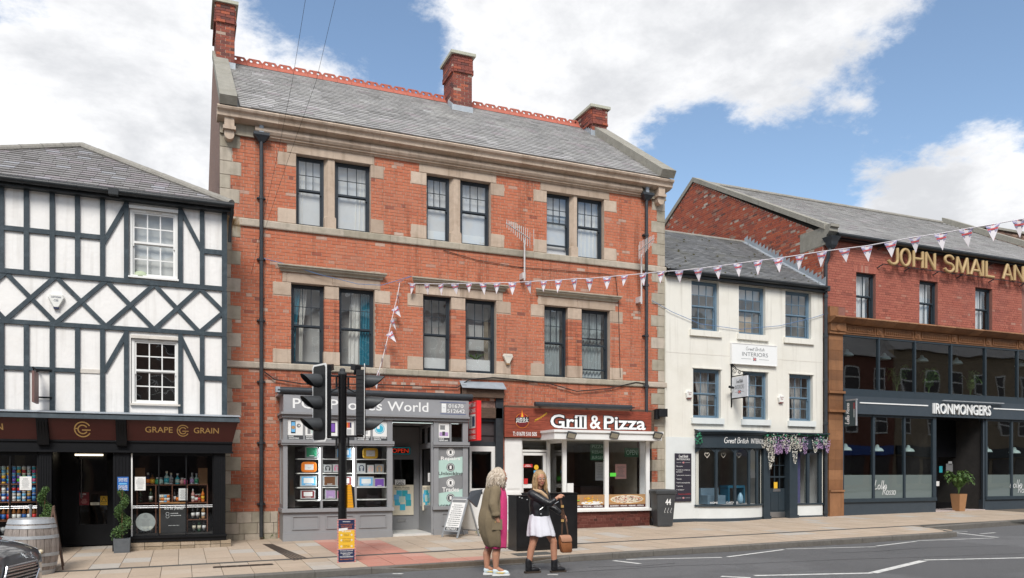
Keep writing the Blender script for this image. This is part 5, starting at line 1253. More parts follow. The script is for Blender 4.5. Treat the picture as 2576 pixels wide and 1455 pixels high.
mb.box(C8(1895), C8(1943), PY - .056, PY - .052, 2.87, 3.08); obj('lettering', mb, 'letter_white', fas)
mb = MB()
for z in (3.105, 2.838): mb.box(C8(1880), C8(2152), PY - .056, PY - .052, z, z + .007)
obj('blue_rule',mb,'ink_blue',fas); mb = MB(); mb.box(C8(1897),C8(1941),PY - .058,PY - .056,2.905,3.045);
for r in (.012,.022): ribbon(mb,[(C8(1919) + r*math.cos(t),2.965 + r*math.sin(t)) for t in (.8,1.2,1.57,1.95,2.35)],.005,front(PY - .0595),1)
obj('phone_graphic', mb, ['window_white', 'ink_grey'], fas)
# frame: posts, rails, stall riser with raised panels
fr = MB()
for a,b in ((712,723),(806,811.5),(891.5,897),(974,987),(1091,1103),(1164,1177)): fr.box(px(a),px(b),PY,PY + .08,.70,2.67)
for a,b in ((723,806),(811.5,891.5),(897,974),(1103,1164)): fr.box(px(a),px(b),PY + .01,PY + .07,2.63,2.67); fr.box(px(a),px(b),PY + .01,PY + .07,2.08,2.2)
for u in (765, 852, 935, 1133.5): fr.box(px(u) - .02, px(u) + .02, PY + .012, PY + .068, 2.2, 2.63)
fr.box(X0 - .001,X0 + .06,PY + .081,FY,.7,.8); fr.box(X0,X0 + .06,FY - .12,FY,.8,2.67); fr.box(X0,X0 + .06,PY + .08,FY - .12,2.08,2.2)
shopf = obj('shop_frame', fr, 'paint_grey', bb)
mb = MB()
for a,b in ((X0 - .04,XE0 + .03),(XE1 - .03,X1 + .02)): mb.box(a,b,PY - .06,PY + .0,2.12,2.19); mb.box(a,b,PY - .04,PY + .0,2.08,2.12)
mb.box(X0 - .04, X0, PY, FY, 2.12, 2.19); obj('transom_rail', mb, 'paint_grey', bb)
mb = MB(); mb.box(X0, XE0, PY + .02, FY, g0, .62); mb.box(XE1, X1, PY + .02, FY, g0, .62)
for a, b in ((X0, XE0), (XE1, X1)): mb.box(a - .03, b + .03, PY - .04, FY, .62, .70)
mb.box(X0 - .01, XE0, PY, PY + .03, g0, .17); mb.box(XE1, X1, PY, PY + .03, g0, .17)
sr = obj('stall_riser', mb, 'paint_grey', bb); mb = MB()
for a, b in ((735, 802), (820, 890), (903, 972), (1112, 1166)):
    xa, xb = px(a), px(b)
    for q in ((xa,xb,.24,.26),(xa,xb,.52,.54),(xa,xa + .02,.26,.52),(xb - .02,xb,.26,.52)): mb.box(q[0],q[1],PY,PY + .03,q[2],q[3])
obj('raised_moulding', mb, 'paint_grey', sr)
for a,b in ((723,806),(811.5,891.5),(897,974),(1103,1164)): pane(shopf,px(a),px(b),PY + .04,.70,2.08,'glass_shop')
mb = MB(); mb.quad((X0 + .03,PY + .08,.8),(X0 + .03,FY - .12,.8),(X0 + .03,FY - .12,2.08),(X0 + .03,PY + .08,2.08)); obj('pane',mb,'glass_shop',shopf)
pane(shopf, px(1136), px(1163), PY + .04, 2.2, 2.63, 'glass_shop')
# picture panels over the windows
caps = [('PHONE','UNLOCKING'),('PHONE & TABLET','REPAIRS'),('LAPTOP','REPAIRS'),('TABLET','& CASES'),('PHONE & TABLET','ACCESSORIES'),('EXPRESS REPAIR','SERVICE'),('MACBOOK','REPAIR HERE')]
for k,(a,b) in enumerate(((723,762.5),(767.5,806),(811.5,849.5),(854.5,891.5),(897,932.5),(937.5,974),(1103,1131))):
    mb = MB(); xa,xb = px(a) + .004,px(b) - .004; y = PY + .03; mb.box(xa,xb,y - .004,y,2.29,2.63,PC('white')); mb.box(xa,xb,y - .0045,y,2.2,2.29,PC('dgrey')); f = front(y - .006); w = xb - xa
    text(mb,caps[k][0],f,xa + w*.06,xa + w*(.06 + .065*len(caps[k][0])),2.25,2.28,.03,tint=PC('white')); text(mb,caps[k][1],f,xa + w*.06,xa + w*(.06 + .075*len(caps[k][1])),2.21,2.24,.03,tint=PC('white'))
    q = lambda x0,x1,z0,z1,c,d=0: mb.add([f(xa + w*x0,2.29 + .34*z0,d),f(xa + w*x1,2.29 + .34*z0,d),f(xa + w*x1,2.29 + .34*z1,d),f(xa + w*x0,2.29 + .34*z1,d)],[(0,1,2,3)],PC(c))
    circ = lambda cx,cz,r,c,d=0.: mb.add([f(xa + w*cx + r*math.cos(t),2.29 + .34*cz + r*math.sin(t),d) for t in [i*.45 for i in range(14)]],[tuple(range(14))],PC(c))
    if k == 0: q(.22,.52,.12,.9,'black'); q(.25,.49,.2,.84,'sky',.001); circ(.37,.5,.04,'tan',.002); circ(.72,.62,.045,'grey'); circ(.75,.62,.015,'white',.001)
    elif k == 1: q(.15, .35, .1, .8, 'grey'); q(.4, .8, .15, .7, 'mint')
    elif k == 2: q(.1, .85, .2, .85, 'black'); q(.13, .82, .26, .8, 'purple', .001)
    elif k == 3:
        for i,c in enumerate(('red','blue','purple','orange','red','navy')): q(.1 + i*.12,.21 + i*.12,.55,.9,c)
        q(.5, .8, .1, .45, 'lgrey')
    elif k == 4: q(.1, .4, .1, .4, 'red'); q(.5, .8, .15, .6, 'lgrey')
    elif k == 5: circ(.48,.52,.115,'cyan'); circ(.48,.52,.10,'white',.001); circ(.48,.52,.088,'cyan',.002); q(.28,.48,.52,.78,'white',.003)
    else: q(.15, .6, .55, .85, 'grey'); q(.1, .9, .12, .38, 'lilac'); q(.35, .6, .15, .42, 'dgrey', .001)
    obj('picture_panel', mb, 'palette', shopf)
# window back, shelves and goods
yb = 18.25; room(shopf,X0 + .02,XE0 - .03,PY + .1,FY + .35,.70,2.6,'room_grey','room_light','window_bed')
mb = MB(); pbox(mb,742,985,1126,1283,FY + .2,FY + .23); obj('back_panel',mb,mat('panel_dark',(.06,.05,.052),.5),shopf)
for k, (a, v) in enumerate(((1, 1154.5), (2, 1190), (3, 1225.5), (4, 1257))):
    mb = MB(); z = PZ(880, v, 17.95); mb.box(PX(748, 17.95), PX(985, 17.95), 17.95, 18.35, z - .02, z)
    tag(obj('glass_shelf',mb,'plastic_white',None),'white display shelf, %s in the grey phone shop window' % ('topmost','second from the top','third from the top','lowest')[k],'shelf')
for u in (803.8,889): mb = MB(); pbox(mb,u - 1,u + 1,1127,1258,17.9,17.91); tag(obj('light_strip',mb,mat('led_white',(.9,.9,.9),.5,emit=((.92,.97,1),9)),None),'upright glowing white strip light behind the %s glazing post of the phone shop' % ('left' if u < 850 else 'right'),'light')
def case(u0, u1, v0, v1, col, kind, lab):
    mb = MB(); y = 18.0; um = (u0 + u1)/2; xa,xb,za,zb_ = PX(u0,y),PX(u1,y),PZ(um,v1,y),PZ(um,v0,y); w,h = xb - xa,zb_ - za
    if kind == 'box':
        mb.box(xa,xb,y,y + .08,za,zb_,PC('lgrey')); mb.box(xa + w*.08,xb - w*.08,y - .004,y,za + h*.1,zb_ - h*.1,PC(col)); mb.box(xa + w*.2,xb - w*.2,y - .006,y - .004,za + h*.3,zb_ - h*.22,PC('white' if col in ('dred','sky','red') else col)); mb.box(xa + w*.3,xb - w*.3,y - .008,y - .006,za + h*.16,za + h*.22,PC('white'))
    elif kind == 'phones':
        mb.box(xa,xb,y,y + .07,za,zb_,PC('lgrey' if col != 'tan' else 'grey')); f = front(y - .003); ribbon(mb,[(um_x + w*.28*math.cos(t),za + h*.5 + h*.3*math.sin(t)) for um_x in [(xa + xb)/2] for t in [i*.35 - .5 for i in range(12)]],w*.1,f,0,PC(col)); mb.box(xa + w*.2,xa + w*.36,y - .005,y,za + h*.2,za + h*.5,PC(col)); mb.box(xb - w*.36,xb - w*.2,y - .005,y,za + h*.2,za + h*.5,PC(col))
    else:
        rr2 = lambda k,d: [((xa + xb)/2 + w*.5*k*(abs(math.cos(t))**.45)*math.copysign(1,math.cos(t)),y - d,(za + zb_)/2 + h*.5*k*(abs(math.sin(t))**.5)*math.copysign(1,math.sin(t))) for t in [i*math.pi/12 for i in range(24)]]
        mb.loft([rr2(1,0),rr2(1,.03),rr2(.9,.045)],tint=PC(col)); mb.box(xa + w*.22,xb - w*.22,y - .05,y - .044,za + h*.24,zb_ - h*.24,PC('white')); ribbon(mb,[((xa + xb)/2 + w*.09*math.cos(t),za + h*.48 + h*.06*math.sin(t)) for t in (3.3,3.8,4.3,4.71,5.1,5.6,6.1)],.006,front(y - .052),0,PC('grey'))
    tag(obj('tablet_case' if kind != 'phones' else 'headphone_box',mb,'palette',None),lab,'case' if kind != 'phones' else 'box')
for q in ((768,799,1124,1152,'green','box','green boxed case on the top shelf of the phone shop window'),(845,885,1126,1153,'sky','box','blue boxed case on the top shelf behind the traffic light pole'),(911,950,1127,1155,'yellow','ring','round-handled yellow tablet case on the top shelf'),(757,796,1162,1189,'orange','ring','orange tablet case with grip frame on the second shelf'),
          (814,834,1169,1188,'black','phones','white box with black headphones on the second shelf, left bay of the middle window'),(837,855,1168,1188,'pink','phones','dark box with pink headphones beside the pole'),(899,919,1166,1190,'navy','phones','white headphone box at the left of the right-hand window bay'),(924,940,1170,1190,'blush','phones','small dark headphone box in the middle of the right-hand bay'),(943,965,1168,1191,'tan','phones','brown headphone box at the right end of the second shelf'),
          (755,797,1197,1224,'sky','box','blue boxed tablet case on the third shelf, left bay'),(813,845,1197,1223,'brown','box','brown boxed case on the third shelf, middle bay'),(846,886,1198,1224,'dred','box','dark red boxed case on the third shelf by the pole'),(901,940,1199,1225,'sky','box','blue boxed tablet case on the third shelf, right bay'),(941,967,1203,1226,'purple','box','purple boxed case at the right end of the third shelf'),
          (756,793,1233,1255,'dred','box','dark red boxed tablet case on the lowest shelf'),(818,844,1232,1255,'lilac','box','lilac boxed case on the lowest shelf'),(848,858,1234,1256,'pink','box','narrow pink case on the lowest shelf beside the pole')): case(*q)
# entrance: step, door, side window, neon sign
DY = 19.1; mb = MB(); mb.box(XE0 + .02,XE1,PY + .05,DY + .3,g0,.075); obj('door_step',mb,mat('marble_step',(.62,.61,.58),.5,.08,6,dirt=.3),bb)
dx = lambda u: PX(u, DY)
mb = MB(); xd0, xd1 = dx(985), dx(1050); zd = 1.90
mb.box(xd0,xd0 + .06,DY,DY + .06,.08,zd); mb.box(dx(1041),xd1,DY,DY + .06,.08,zd); mb.box(xd0 + .06,dx(1041),DY + .001,DY + .059,zd - .10,zd); mb.box(xd0 + .06,dx(1041),DY + .001,DY + .059,.08,.52)
door = obj('door', mb, 'paint_grey', bb); pane(door, xd0 + .06, dx(1041), DY + .03, .52, zd - .10, 'glass')
mb = MB(); mb.box(dx(1000), dx(1020), DY - .012, DY, .27, .33); obj('letter_plate', mb, 'steel', door)
mb = MB(); mb.box(xd0,dx(1058),DY,DY + .06,zd,2.62); mb.quad((XE0 + .04,PY + .1,2.62),(XE1,PY + .1,2.62),(dx(1058),DY,2.62),(xd0,DY,2.62)); mb.box(xd1,dx(1058),DY,DY + .06,.08,zd); obj('entrance_panelling',mb,'paint_grey',bb)
A_, B_ = Vector((dx(1058), DY, 0)), Vector((XE1, PY + .04, 0)); d_ = (B_ - A_)
def side(mb, t0, t1, z0, z1, th=.05):
    p, q = A_ + d_ * t0, A_ + d_ * t1; n = Vector((d_.y, -d_.x, 0)).normalized() * th
    mb.hexa([(p.x,p.y,z0),(q.x,q.y,z0),(q.x + n.x,q.y + n.y,z0),(p.x + n.x,p.y + n.y,z0),(p.x,p.y,z1),(q.x,q.y,z1),(q.x + n.x,q.y + n.y,z1),(p.x + n.x,p.y + n.y,z1)]) if n.x > 0 else mb.hexa([(p.x + n.x,p.y + n.y,z0),(q.x + n.x,q.y + n.y,z0),(q.x,q.y,z0),(p.x,p.y,z0),(p.x + n.x,p.y + n.y,z1),(q.x + n.x,q.y + n.y,z1),(q.x,q.y,z1),(p.x,p.y,z1)])
mb = MB()
for a,b,c,d in ((0,1,.05,.66),(0,.12,.66,2.62),(.93,1,.66,2.62),(.12,.93,2.05,2.18),(.12,.93,2.55,2.62),(.5,.56,2.18,2.55)): side(mb,a,b,c,d)
sw = obj('side_window',mb,'paint_grey',bb); mb = MB(); p,q = A_ + d_*.12 + Vector((.02,0,0)),A_ + d_*.93 + Vector((.02,0,0)); mb.quad((p.x,p.y,.66),(q.x,q.y,.66),(q.x,q.y,2.55),(p.x,p.y,2.55)); obj('pane',mb,'glass',sw)
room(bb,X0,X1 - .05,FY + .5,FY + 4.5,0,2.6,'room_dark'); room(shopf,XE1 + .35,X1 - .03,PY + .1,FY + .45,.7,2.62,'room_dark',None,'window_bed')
y = DY - .1; ns = thing('neon_sign','red neon OPEN sign with teal edge over the grey shop door','sign',(PX(1010,y),y,PZ(1010,1143,y)))
mb = MB(); pbox(mb,983,1032,1125,1144,y,y + .03); obj('panel',mb,'plastic_black',ns); xa,xb,za,zb_ = PX(984,y),PX(1031,y),PZ(1007,1143,y),PZ(1007,1126,y); mb = MB()
for q in ((xa,xb,za,za + .012),(xa,xb,zb_ - .012,zb_),(xb - .012,xb,za,zb_)): mb.box(q[0],q[1],y - .006,y,q[2],q[3])
obj('edge_tube',mb,mat('neon_teal',(.02,.2,.22),.5,emit=((.02,.35,.4),.12)),ns); mb = MB(); text(mb,'OPEN',front(y - .004),PX(986,y),PX(1027,y),za + .035,zb_ - .03,-.004); obj('lettering',mb,mat('neon_red',(.4,.02,.01),.5,emit=((1,.06,.02),.22)),ns)
notice('open_sign',993,1019,1207,1222,DY - .02,'white','small white OPEN card hanging inside the grey shop door','sign',lambda m,f,a,b,c,d: (text(m,'OPEN',f,a + .03,b - .03,c + .02,c + (d - c)*.55,.02,tint=PC('black')),text(m,'YES, WE ARE',f,a + .04,b - .04,c + (d - c)*.68,d - .02,.02,tint=PC('navy'))))
def phones(m, f, a, b, c, d):
    w,h = b - a,d - c; text(m,'Mobile Phones',f,a + w*.1,b - w*.2,c + h*.88,c + h*.94,.01,tint=PC('dgrey')); text(m,'Repaired & Unlocked',f,a + w*.1,b - w*.2,c + h*.83,c + h*.87,.01,tint=PC('dgrey'))
    for i,(x,z) in enumerate(((.18,.62),(.45,.62),(.06,.48),(.6,.5),(.1,.32),(.62,.3),(.34,.16),(.3,.42))): m.add([f(a + w*x,c + h*z,.0005*i),f(a + w*(x + .26),c + h*z,.0005*i),f(a + w*(x + .26),c + h*(z + .2),.0005*i),f(a + w*x,c + h*(z + .2),.0005*i)],[(0,1,2,3)],PC(('cyan','teal','sky','cyan','cyan','teal','cyan','mint')[i]))
notice('poster',987,1040,1220,1296,DY - .02,'cream','pale poster of blue mobile phones filling the lower glass of the grey shop door','poster',phones)
notice('poster',1062,1082,1222,1284,18.5,'cream','pale poster inside the angled side window of the phone shop','poster',phones)
notice('paper_notice',1076,1090,1190,1212,18.1,'white','white paper notice on the angled side window of the phone shop')
# service list on the right-hand window
y = PY + .03; mb = MB(); f = front(y); xa,xb = px(1103),px(1164); w = xb - xa; zt_,zb_ = 2.08,.70; ys = lambda v: PZ(1133,v,PY)
sl = .05
bands = ((1124, 1154, 'grey'), (1154, 1198, 'mint'), (1198, 1236, 'grey'), (1236, 1284, 'mint'))
for a,b,c in bands: mb.add([f(xa,ys(b) + (-sl if b < 1284 else 0),0),f(xb,ys(b) + (sl if b < 1284 else 0),0),f(xb,ys(a) + (sl if a > 1124 else 0),0),f(xa,ys(a) - (sl if a > 1124 else 0),0)],[(0,1,2,3)],PC(c))
for v,t_,vt,c,c2 in ((1138,'Repairs',1155,'white','dgrey'),(1176,'Unlocking',1193,'dgrey','white'),(1215,'Trades',1232,'white','dgrey'),(1253,'Accessories',1272,'dgrey','white')):
    cx, cz = px(1134), ys(v)
    for r,cc,dd in ((.10,c,.001),(.085,c2,.002),(.075,c,.003)): mb.add([f(cx + r*math.cos(t),cz + r*math.sin(t),dd) for t in [i*.35 for i in range(18)]],[tuple(range(18))],PC(cc))
    mb.add([f(cx + a,cz + b,.004) for a,b in ((-.025,-.04),(.025,-.04),(.025,.04),(-.025,.04))],[(0,1,2,3)],PC(c2)); text(mb,t_,front(y - .003),cx - .031*len(t_) - .02,cx + .031*len(t_) + .02,ys(vt) - .05,ys(vt) + .055,.02,tint=PC(c))
obj('service_list', mb, 'palette', shopf)
# red projecting box sign
xs_ = PX(1177,18.1); rs_ = thing('box_sign','red projecting box sign for mobile phone repairs','sign',(xs_,17.8,2.235)); mb = MB(); mb.box(xs_,xs_ + .11,17.49,18.08,2.235,3.17); obj('panel',mb,mat('sign_red',(.78,.03,.03),.4),rs_)
mb = MB(); mb.box(xs_ + .02,xs_ + .07,18.08,18.4,2.3,2.75); obj('bracket',mb,'sign_red',rs_); lf = lambda a,b,d: (xs_ - .002 - d,18.08 - a,b); mb = MB()
for s,z0,z1 in (('MOBILE',3.04,3.13),('PHONES',2.90,2.99),('REPAIRS',2.40,2.49),('SERVICE',2.27,2.36)): text(mb,s,lf,.05,.5,z0,z1,.02,tint=PC('white'))
mb.add([lf(a,b,0) for a,b in ((.06,2.53),(.5,2.53),(.5,2.86),(.06,2.86))],[(3,2,1,0)],PC('white')); mb.add([lf(a,b,.001) for a,b in ((.12,2.56),(.28,2.56),(.28,2.83),(.12,2.83))],[(3,2,1,0)],PC('lgrey')); mb.add([lf(a,b,.001) for a,b in ((.28,2.57),(.46,2.57),(.46,2.81),(.28,2.81))],[(3,2,1,0)],PC('navy')); obj('lettering',mb,'palette',rs_)
# passage door between the shops
mb = MB(); mb.box(fx(1160),fx(1270),FY + .16,FY + .21,fz(1220,1124),ZL0); obj('infill_back',mb,mat('wood_old',(.10,.065,.045),.85,.35,6,.4,40,stretch=(1,1,6)),bb)
mb = MB(); pbox(mb,1171,1181,1040,1345,FY + .02,FY + .2,um=1200); pbox(mb,1247,1266,1000,1345,FY - .03,FY + .2,um=1200); mb.box(fx(1160),fx(1265),FY + .05,FY + .2,fz(1220,1122),fz(1220,1112)); mb.box(fx(1160),fx(1265),FY + .05,FY + .2,fz(1220,1060),fz(1220,1050)); obj('door_frame',mb,'paint_pipe',bb)
mb = MB(); mb.box(fx(1170),fx(1250),FY + .12,FY + .15,fz(1220,1112),fz(1220,1060)); obj('fanlight',mb,'panel_dark',bb)
mb = MB(); mb.box(fx(1186),fx(1262),FY - .03,FY + .2,fz(1220,1052),fz(1220,1026)); obj('timber_lintel',mb,mat('wood_old',(.10,.065,.045),.85,.35,6,.4,40,stretch=(1,1,6)),bb)
mb = MB(); wall_sheet(mb,fx(1186),fx(1264),fz(1220,1027),ZL0,[],FY + .02,0); pw_ = obj('infill_panel',mb,'brick_side',bb)
mb = MB(); mb.box(fx(1157),fx(1263),FY - .12,FY + .1,fz(1210,1001),fz(1210,976)); mb.box(fx(1157),fx(1168),FY - .16,FY + .1,fz(1210,1003),fz(1210,972)); obj('shutter_box',mb,'wood_old',bb); mb = MB(); mb.hexa([(x,y_,z + dz) for dz in (0,.02) for x,y_,z in ((fx(1155),FY - .22,fz(1210,980)),(fx(1265),FY - .22,fz(1210,980)),(fx(1265),FY,fz(1210,962)),(fx(1155),FY,fz(1210,962)))]); obj('lead_flashing',mb,'lead',bb)
yd = FY + .03; mb = MB(); q = lambda u: PX(u, yd); zq = lambda v: PZ(1212, v, yd)
for a,b,c,d in ((1180,1186,1123,1330),(1236,1247,1123,1330),(1186,1236,1123,1136),(1186,1236,1229,1330)): mb.box(q(a),q(b),yd,yd + .05,zq(d),zq(c))
mb.box(q(1190),q(1232),yd - .008,yd,zq(1322),zq(1255)); dr = obj('door',mb,'paint_white',bb); pane(dr,q(1186),q(1236),yd + .02,zq(1229),zq(1136),'glass'); mb = MB(); mb.box(q(1188),q(1213),yd - .012,yd - .001,zq(1243),zq(1237)); obj('letter_plate',mb,'paint_black',dr); room(dr,q(1180),q(1250),yd + .06,yd + 1.5,0,2.4,'room_dark')
# ---- takeaway
GY = 17.85; gx = lambda u, y=GY: PX(u, y); gz = lambda u, v, y=GY: PZ(u, v, y)
mat('sign_wood', (.25, .055, .03), .5, .5, 5, 0, stretch=(1, 1, 9)); SYb = FY - .14
mb = MB(); zs0, zs1 = 2.36, 3.10; k = 7
for i in range(k): z0,z1 = zs0 + (zs1 - zs0)*i/k,zs0 + (zs1 - zs0)*(i + 1)/k; mb.box(fx(1269,SYb),fx(1638,SYb),SYb + (.001 if i % 2 else 0),SYb + .05,z0 + .002,z1 - .001)
gs = obj('sign_board',mb,'sign_wood',bb); mb = MB(); mb.box(fx(1266),fx(1641),SYb + .051,FY,zs0 - .02,zs1 + .05); obj('sign_backing',mb,'wood_old',bb)
f = front(SYb - .004); B4 = lambda x: PX(1119 + .25924*x,SYb); Bz = lambda x,y: PZ(1119 + .25924*x,974.4 + .25924*y,SYb)
mb = MB(); zA, zB_ = 2.61, 2.92
def slab_word(m, s, x0, x1, mi, grow, d):
    text(m,s,lambda a,b,dd: f(a,b,dd + d),x0 - grow,x1 + grow,zA - grow*.6,zB_ + .04 + grow*.6,.018 + (.055 if grow else 0),mi=mi)
for s, a, b in (('Grill', 1022, 1372), ('&', 1405, 1512), ('Pizza', 1540, 1945)):
    slab_word(mb, s, B4(a), B4(b), 1, .022, 0); slab_word(mb, s, B4(a), B4(b), 0, 0, .003)
# slab serifs on the stems
for x,w_,z in ((1168,42,zA),(1232,38,zA),(1292,38,zA),(1348,38,zA),(1572,50,zA),(1674,38,zA),(1285,34,zB_ + .005),(1341,34,zB_ + .005)):
    mb.box(B4(x - w_/2 - 8),B4(x + w_/2 + 8),SYb - .0075,SYb - .007,z - .002,z + .03,mi=0); mb.box(B4(x - w_/2 - 12),B4(x + w_/2 + 12),SYb - .0045,SYb - .004,z - .012,z + .04,mi=1)
text(mb,'T: 01670 510 505',f,B4(658),B4(890),2.395,2.50,.02); obj('lettering',mb,['letter_white','ink_black'],gs)
mb = MB(); cx, cz = B4(748), 2.775; R = .185
for r,c,d in ((R,'orange',0),(R*.93,'black',.001),(R*.86,'dred',.002)): mb.add([f(cx + r*math.cos(t),cz + r*math.sin(t),d) for t in [i*.262 for i in range(24)]],[tuple(range(24))],PC(c))
mb.add([f(cx - R*1.0,cz - .05,.003),f(cx + R*1.0,cz - .02,.003),f(cx + R*1.0,cz + .10,.003),f(cx - R*1.0,cz + .07,.003)],[(0,1,2,3)],PC('black'))
text(mb,'GRILL',lambda a,b,d: f(a,b + (a - cx)*.08,.004),cx - .16,cx + .17,cz + .02,cz + .075,.02,tint=PC('white')); text(mb,'PIZZA',lambda a,b,d: f(a,b + (a - cx)*.08,.004),cx - .16,cx + .17,cz - .045,cz + .01,.02,tint=PC('white'))
for dx_,h,c in ((-.03,.12,'red'),(.0,.19,'orange'),(.035,.13,'red'),(.0,.12,'yellow')): mb.add([f(cx + dx_ - .03,cz + .09,.004 if c != 'yellow' else .005),f(cx + dx_ + .03,cz + .09,.005),f(cx + dx_ + .012,cz + .09 + h*.6,.005),f(cx + dx_ - .008,cz + .09 + h,.005)],[(0,1,2,3)],PC(c))
for i in range(6): mb.add([f(cx - .10 + i*.04,cz - .14 + abs(i - 2.5)*.012,.004),f(cx - .085 + i*.04,cz - .14 + abs(i - 2.5)*.012,.004),f(cx - .085 + i*.04,cz - .07,.004),f(cx - .10 + i*.04,cz - .07,.004)],[(0,1,2,3)],PC('maroon'))
text(mb,'Morpeth',lambda a,b,d: f(a,b + (a - B4(865))*.62,.001),B4(868),B4(990),2.72,2.80,.012,.25,tint=PC('yellow')); obj('emblem',mb,'palette',gs)
mb = MB(); mb.tube([(fx(1345, FY - .3), FY - .3, 3.19), (fx(1588, FY - .3), FY - .3, 3.19)], .06, 10);
for u in (1352, 1470, 1580): mb.box(fx(u) - .02, fx(u) + .02, FY - .3, FY, 3.17, 3.2)
obj('awning_roller', mb, 'paint_pipe', bb, True, sharp=40)
# canopy, posts, glass, sill, stall riser
mb = MB(); xc0,xc1 = gx(1394,17.5),gx(1664,17.5); mb.box(xc0,xc1,17.5,FY - .09,2.30,2.49); mb.box(xc0 - .03,xc1 + .03,17.46,FY - .09,2.47,2.53); obj('canopy',mb,'paint_white',bb)
xw0, xw1 = gx(1416), gx(1634); mb = MB()
for a, b in ((1416, 1425), (1521, 1531), (1625, 1634)): mb.box(gx(a), gx(b), GY, GY + .07, .55, 2.30)
mb.box(gx(1425),gx(1521),GY + .01,GY + .06,.55,.58); mb.box(gx(1531),gx(1625),GY + .01,GY + .06,.55,.58); gw = obj('shop_window',mb,'paint_white',bb)
for a, b in ((1425, 1521), (1531, 1625)): pane(gw, gx(a), gx(b), GY + .03, .58, 2.30, 'glass_shop')
mb = MB(); mb.box(xw0 - .04, gx(1648), GY - .07, FY, .49, .55); obj('window_sill', mb, 'paint_white', bb)
mb = MB(); mb.box(xw0, xw1, GY + .01, FY, g0, .49); mr = obj('stall_riser', mb, 'mortar_red', bb)
brickwork(mr,lambda a,z,d: Vector((a,GY + .01 - d,z)),xw0,xw1,g_front(8) - .05,.49,[],'brick_maroon',cam2,singles=300,seed=12,mean=.5,sd=.2,pale=0)
A_, B_ = Vector((fx(1381, FY + .1), FY + .1, 0)), Vector((gx(1416), GY + .03, 0)); d_ = B_ - A_; mb = MB()
for a, b, c, d in ((0, 1, g0, .55), (0, .08, .55, 2.3), (.08, 1, 2.22, 2.3)): side(mb, a, b, c, d)
sw = obj('side_window',mb,'paint_white',bb); mb = MB(); p,q = A_ + d_*.08 + Vector((.02,0,0)),A_ + d_ + Vector((.02,0,0)); mb.quad((p.x,p.y,.55),(q.x,q.y,.55),(q.x,q.y,2.22),(p.x,p.y,2.22)); obj('pane',mb,'glass_shop',sw)
mb = MB(); pbox(mb,1270,1312,1102,1340,FY - .05,FY + .15,um=1290); obj('pilaster',mb,'paint_white',bb); mb = MB(); pbox(mb,1275,1307,1115,1230,FY - .062,FY - .05,um=1290); pbox(mb,1275,1307,1238,1290,FY - .062,FY - .05,um=1290); pbox(mb,1268,1313,1308,1342,FY - .09,FY - .051,um=1290); obj('raised_moulding',mb,'paint_white',bb)
yd = FY + .06; mb = MB(); q = lambda u: PX(u, yd); zq = lambda v: PZ(1345, v, yd)
for a,b,c,d in ((1312,1314,1102,1335),(1376,1384,1102,1335),(1314,1376,1102,1109),(1314,1376,1132,1137)): mb.box(q(a),q(b),yd,yd + .07,zq(d),zq(c))
obj('door_frame', mb, 'paint_white', bb); mb = MB()
for a,b,c,d in ((1315,1317,1139,1332),(1367,1375,1139,1332),(1317,1367,1139,1146),(1317,1367,1218,1228),(1317,1367,1300,1332)): mb.box(q(a),q(b),yd + .02,yd + .06,zq(d),zq(c))
dr = obj('door',mb,'paint_white',bb); pane(dr,q(1317),q(1367),yd + .04,zq(1218),zq(1146),'glass'); pane(dr,q(1317),q(1367),yd + .04,zq(1300),zq(1228),'glass'); pane(dr,q(1314),q(1376),yd + .04,zq(1132),zq(1109),'glass'); mb = MB(); mb.tube([(q(1371),yd - .03,1.0),(q(1371),yd - .03,1.35)],.012,8); obj('door_handle',mb,'steel',dr)
room(bb,q(1290),xw1 + .1,FY + .25,FY + 4,0,2.32,'room_cream'); mb = MB(); mb.quad((xw0 + .05,GY + .1,.56),(xw1 - .02,GY + .1,.56),(xw1 - .02,FY + .3,.56),(xw0 + .05,FY + .3,.56)); obj('window_bed',mb,'paint_white',gw)
mb = MB(); mb.box(gx(1610,18.5),gx(1625,18.5),18.5,18.55,.56,2.3); mb.box(gx(1531,FY + 2),gx(1640,FY + 2),FY + 2,FY + 2.1,.9,2.3,mi=1); mb.box(gx(1460,FY + 1.4),gx(1540,FY + 1.4),FY + 1.4,FY + 2,0,1.1,mi=2); obj('shop_counter',mb,['paint_white',mat('lime_wall',(.30,.42,.08),.7),'panel_dark'],bb)
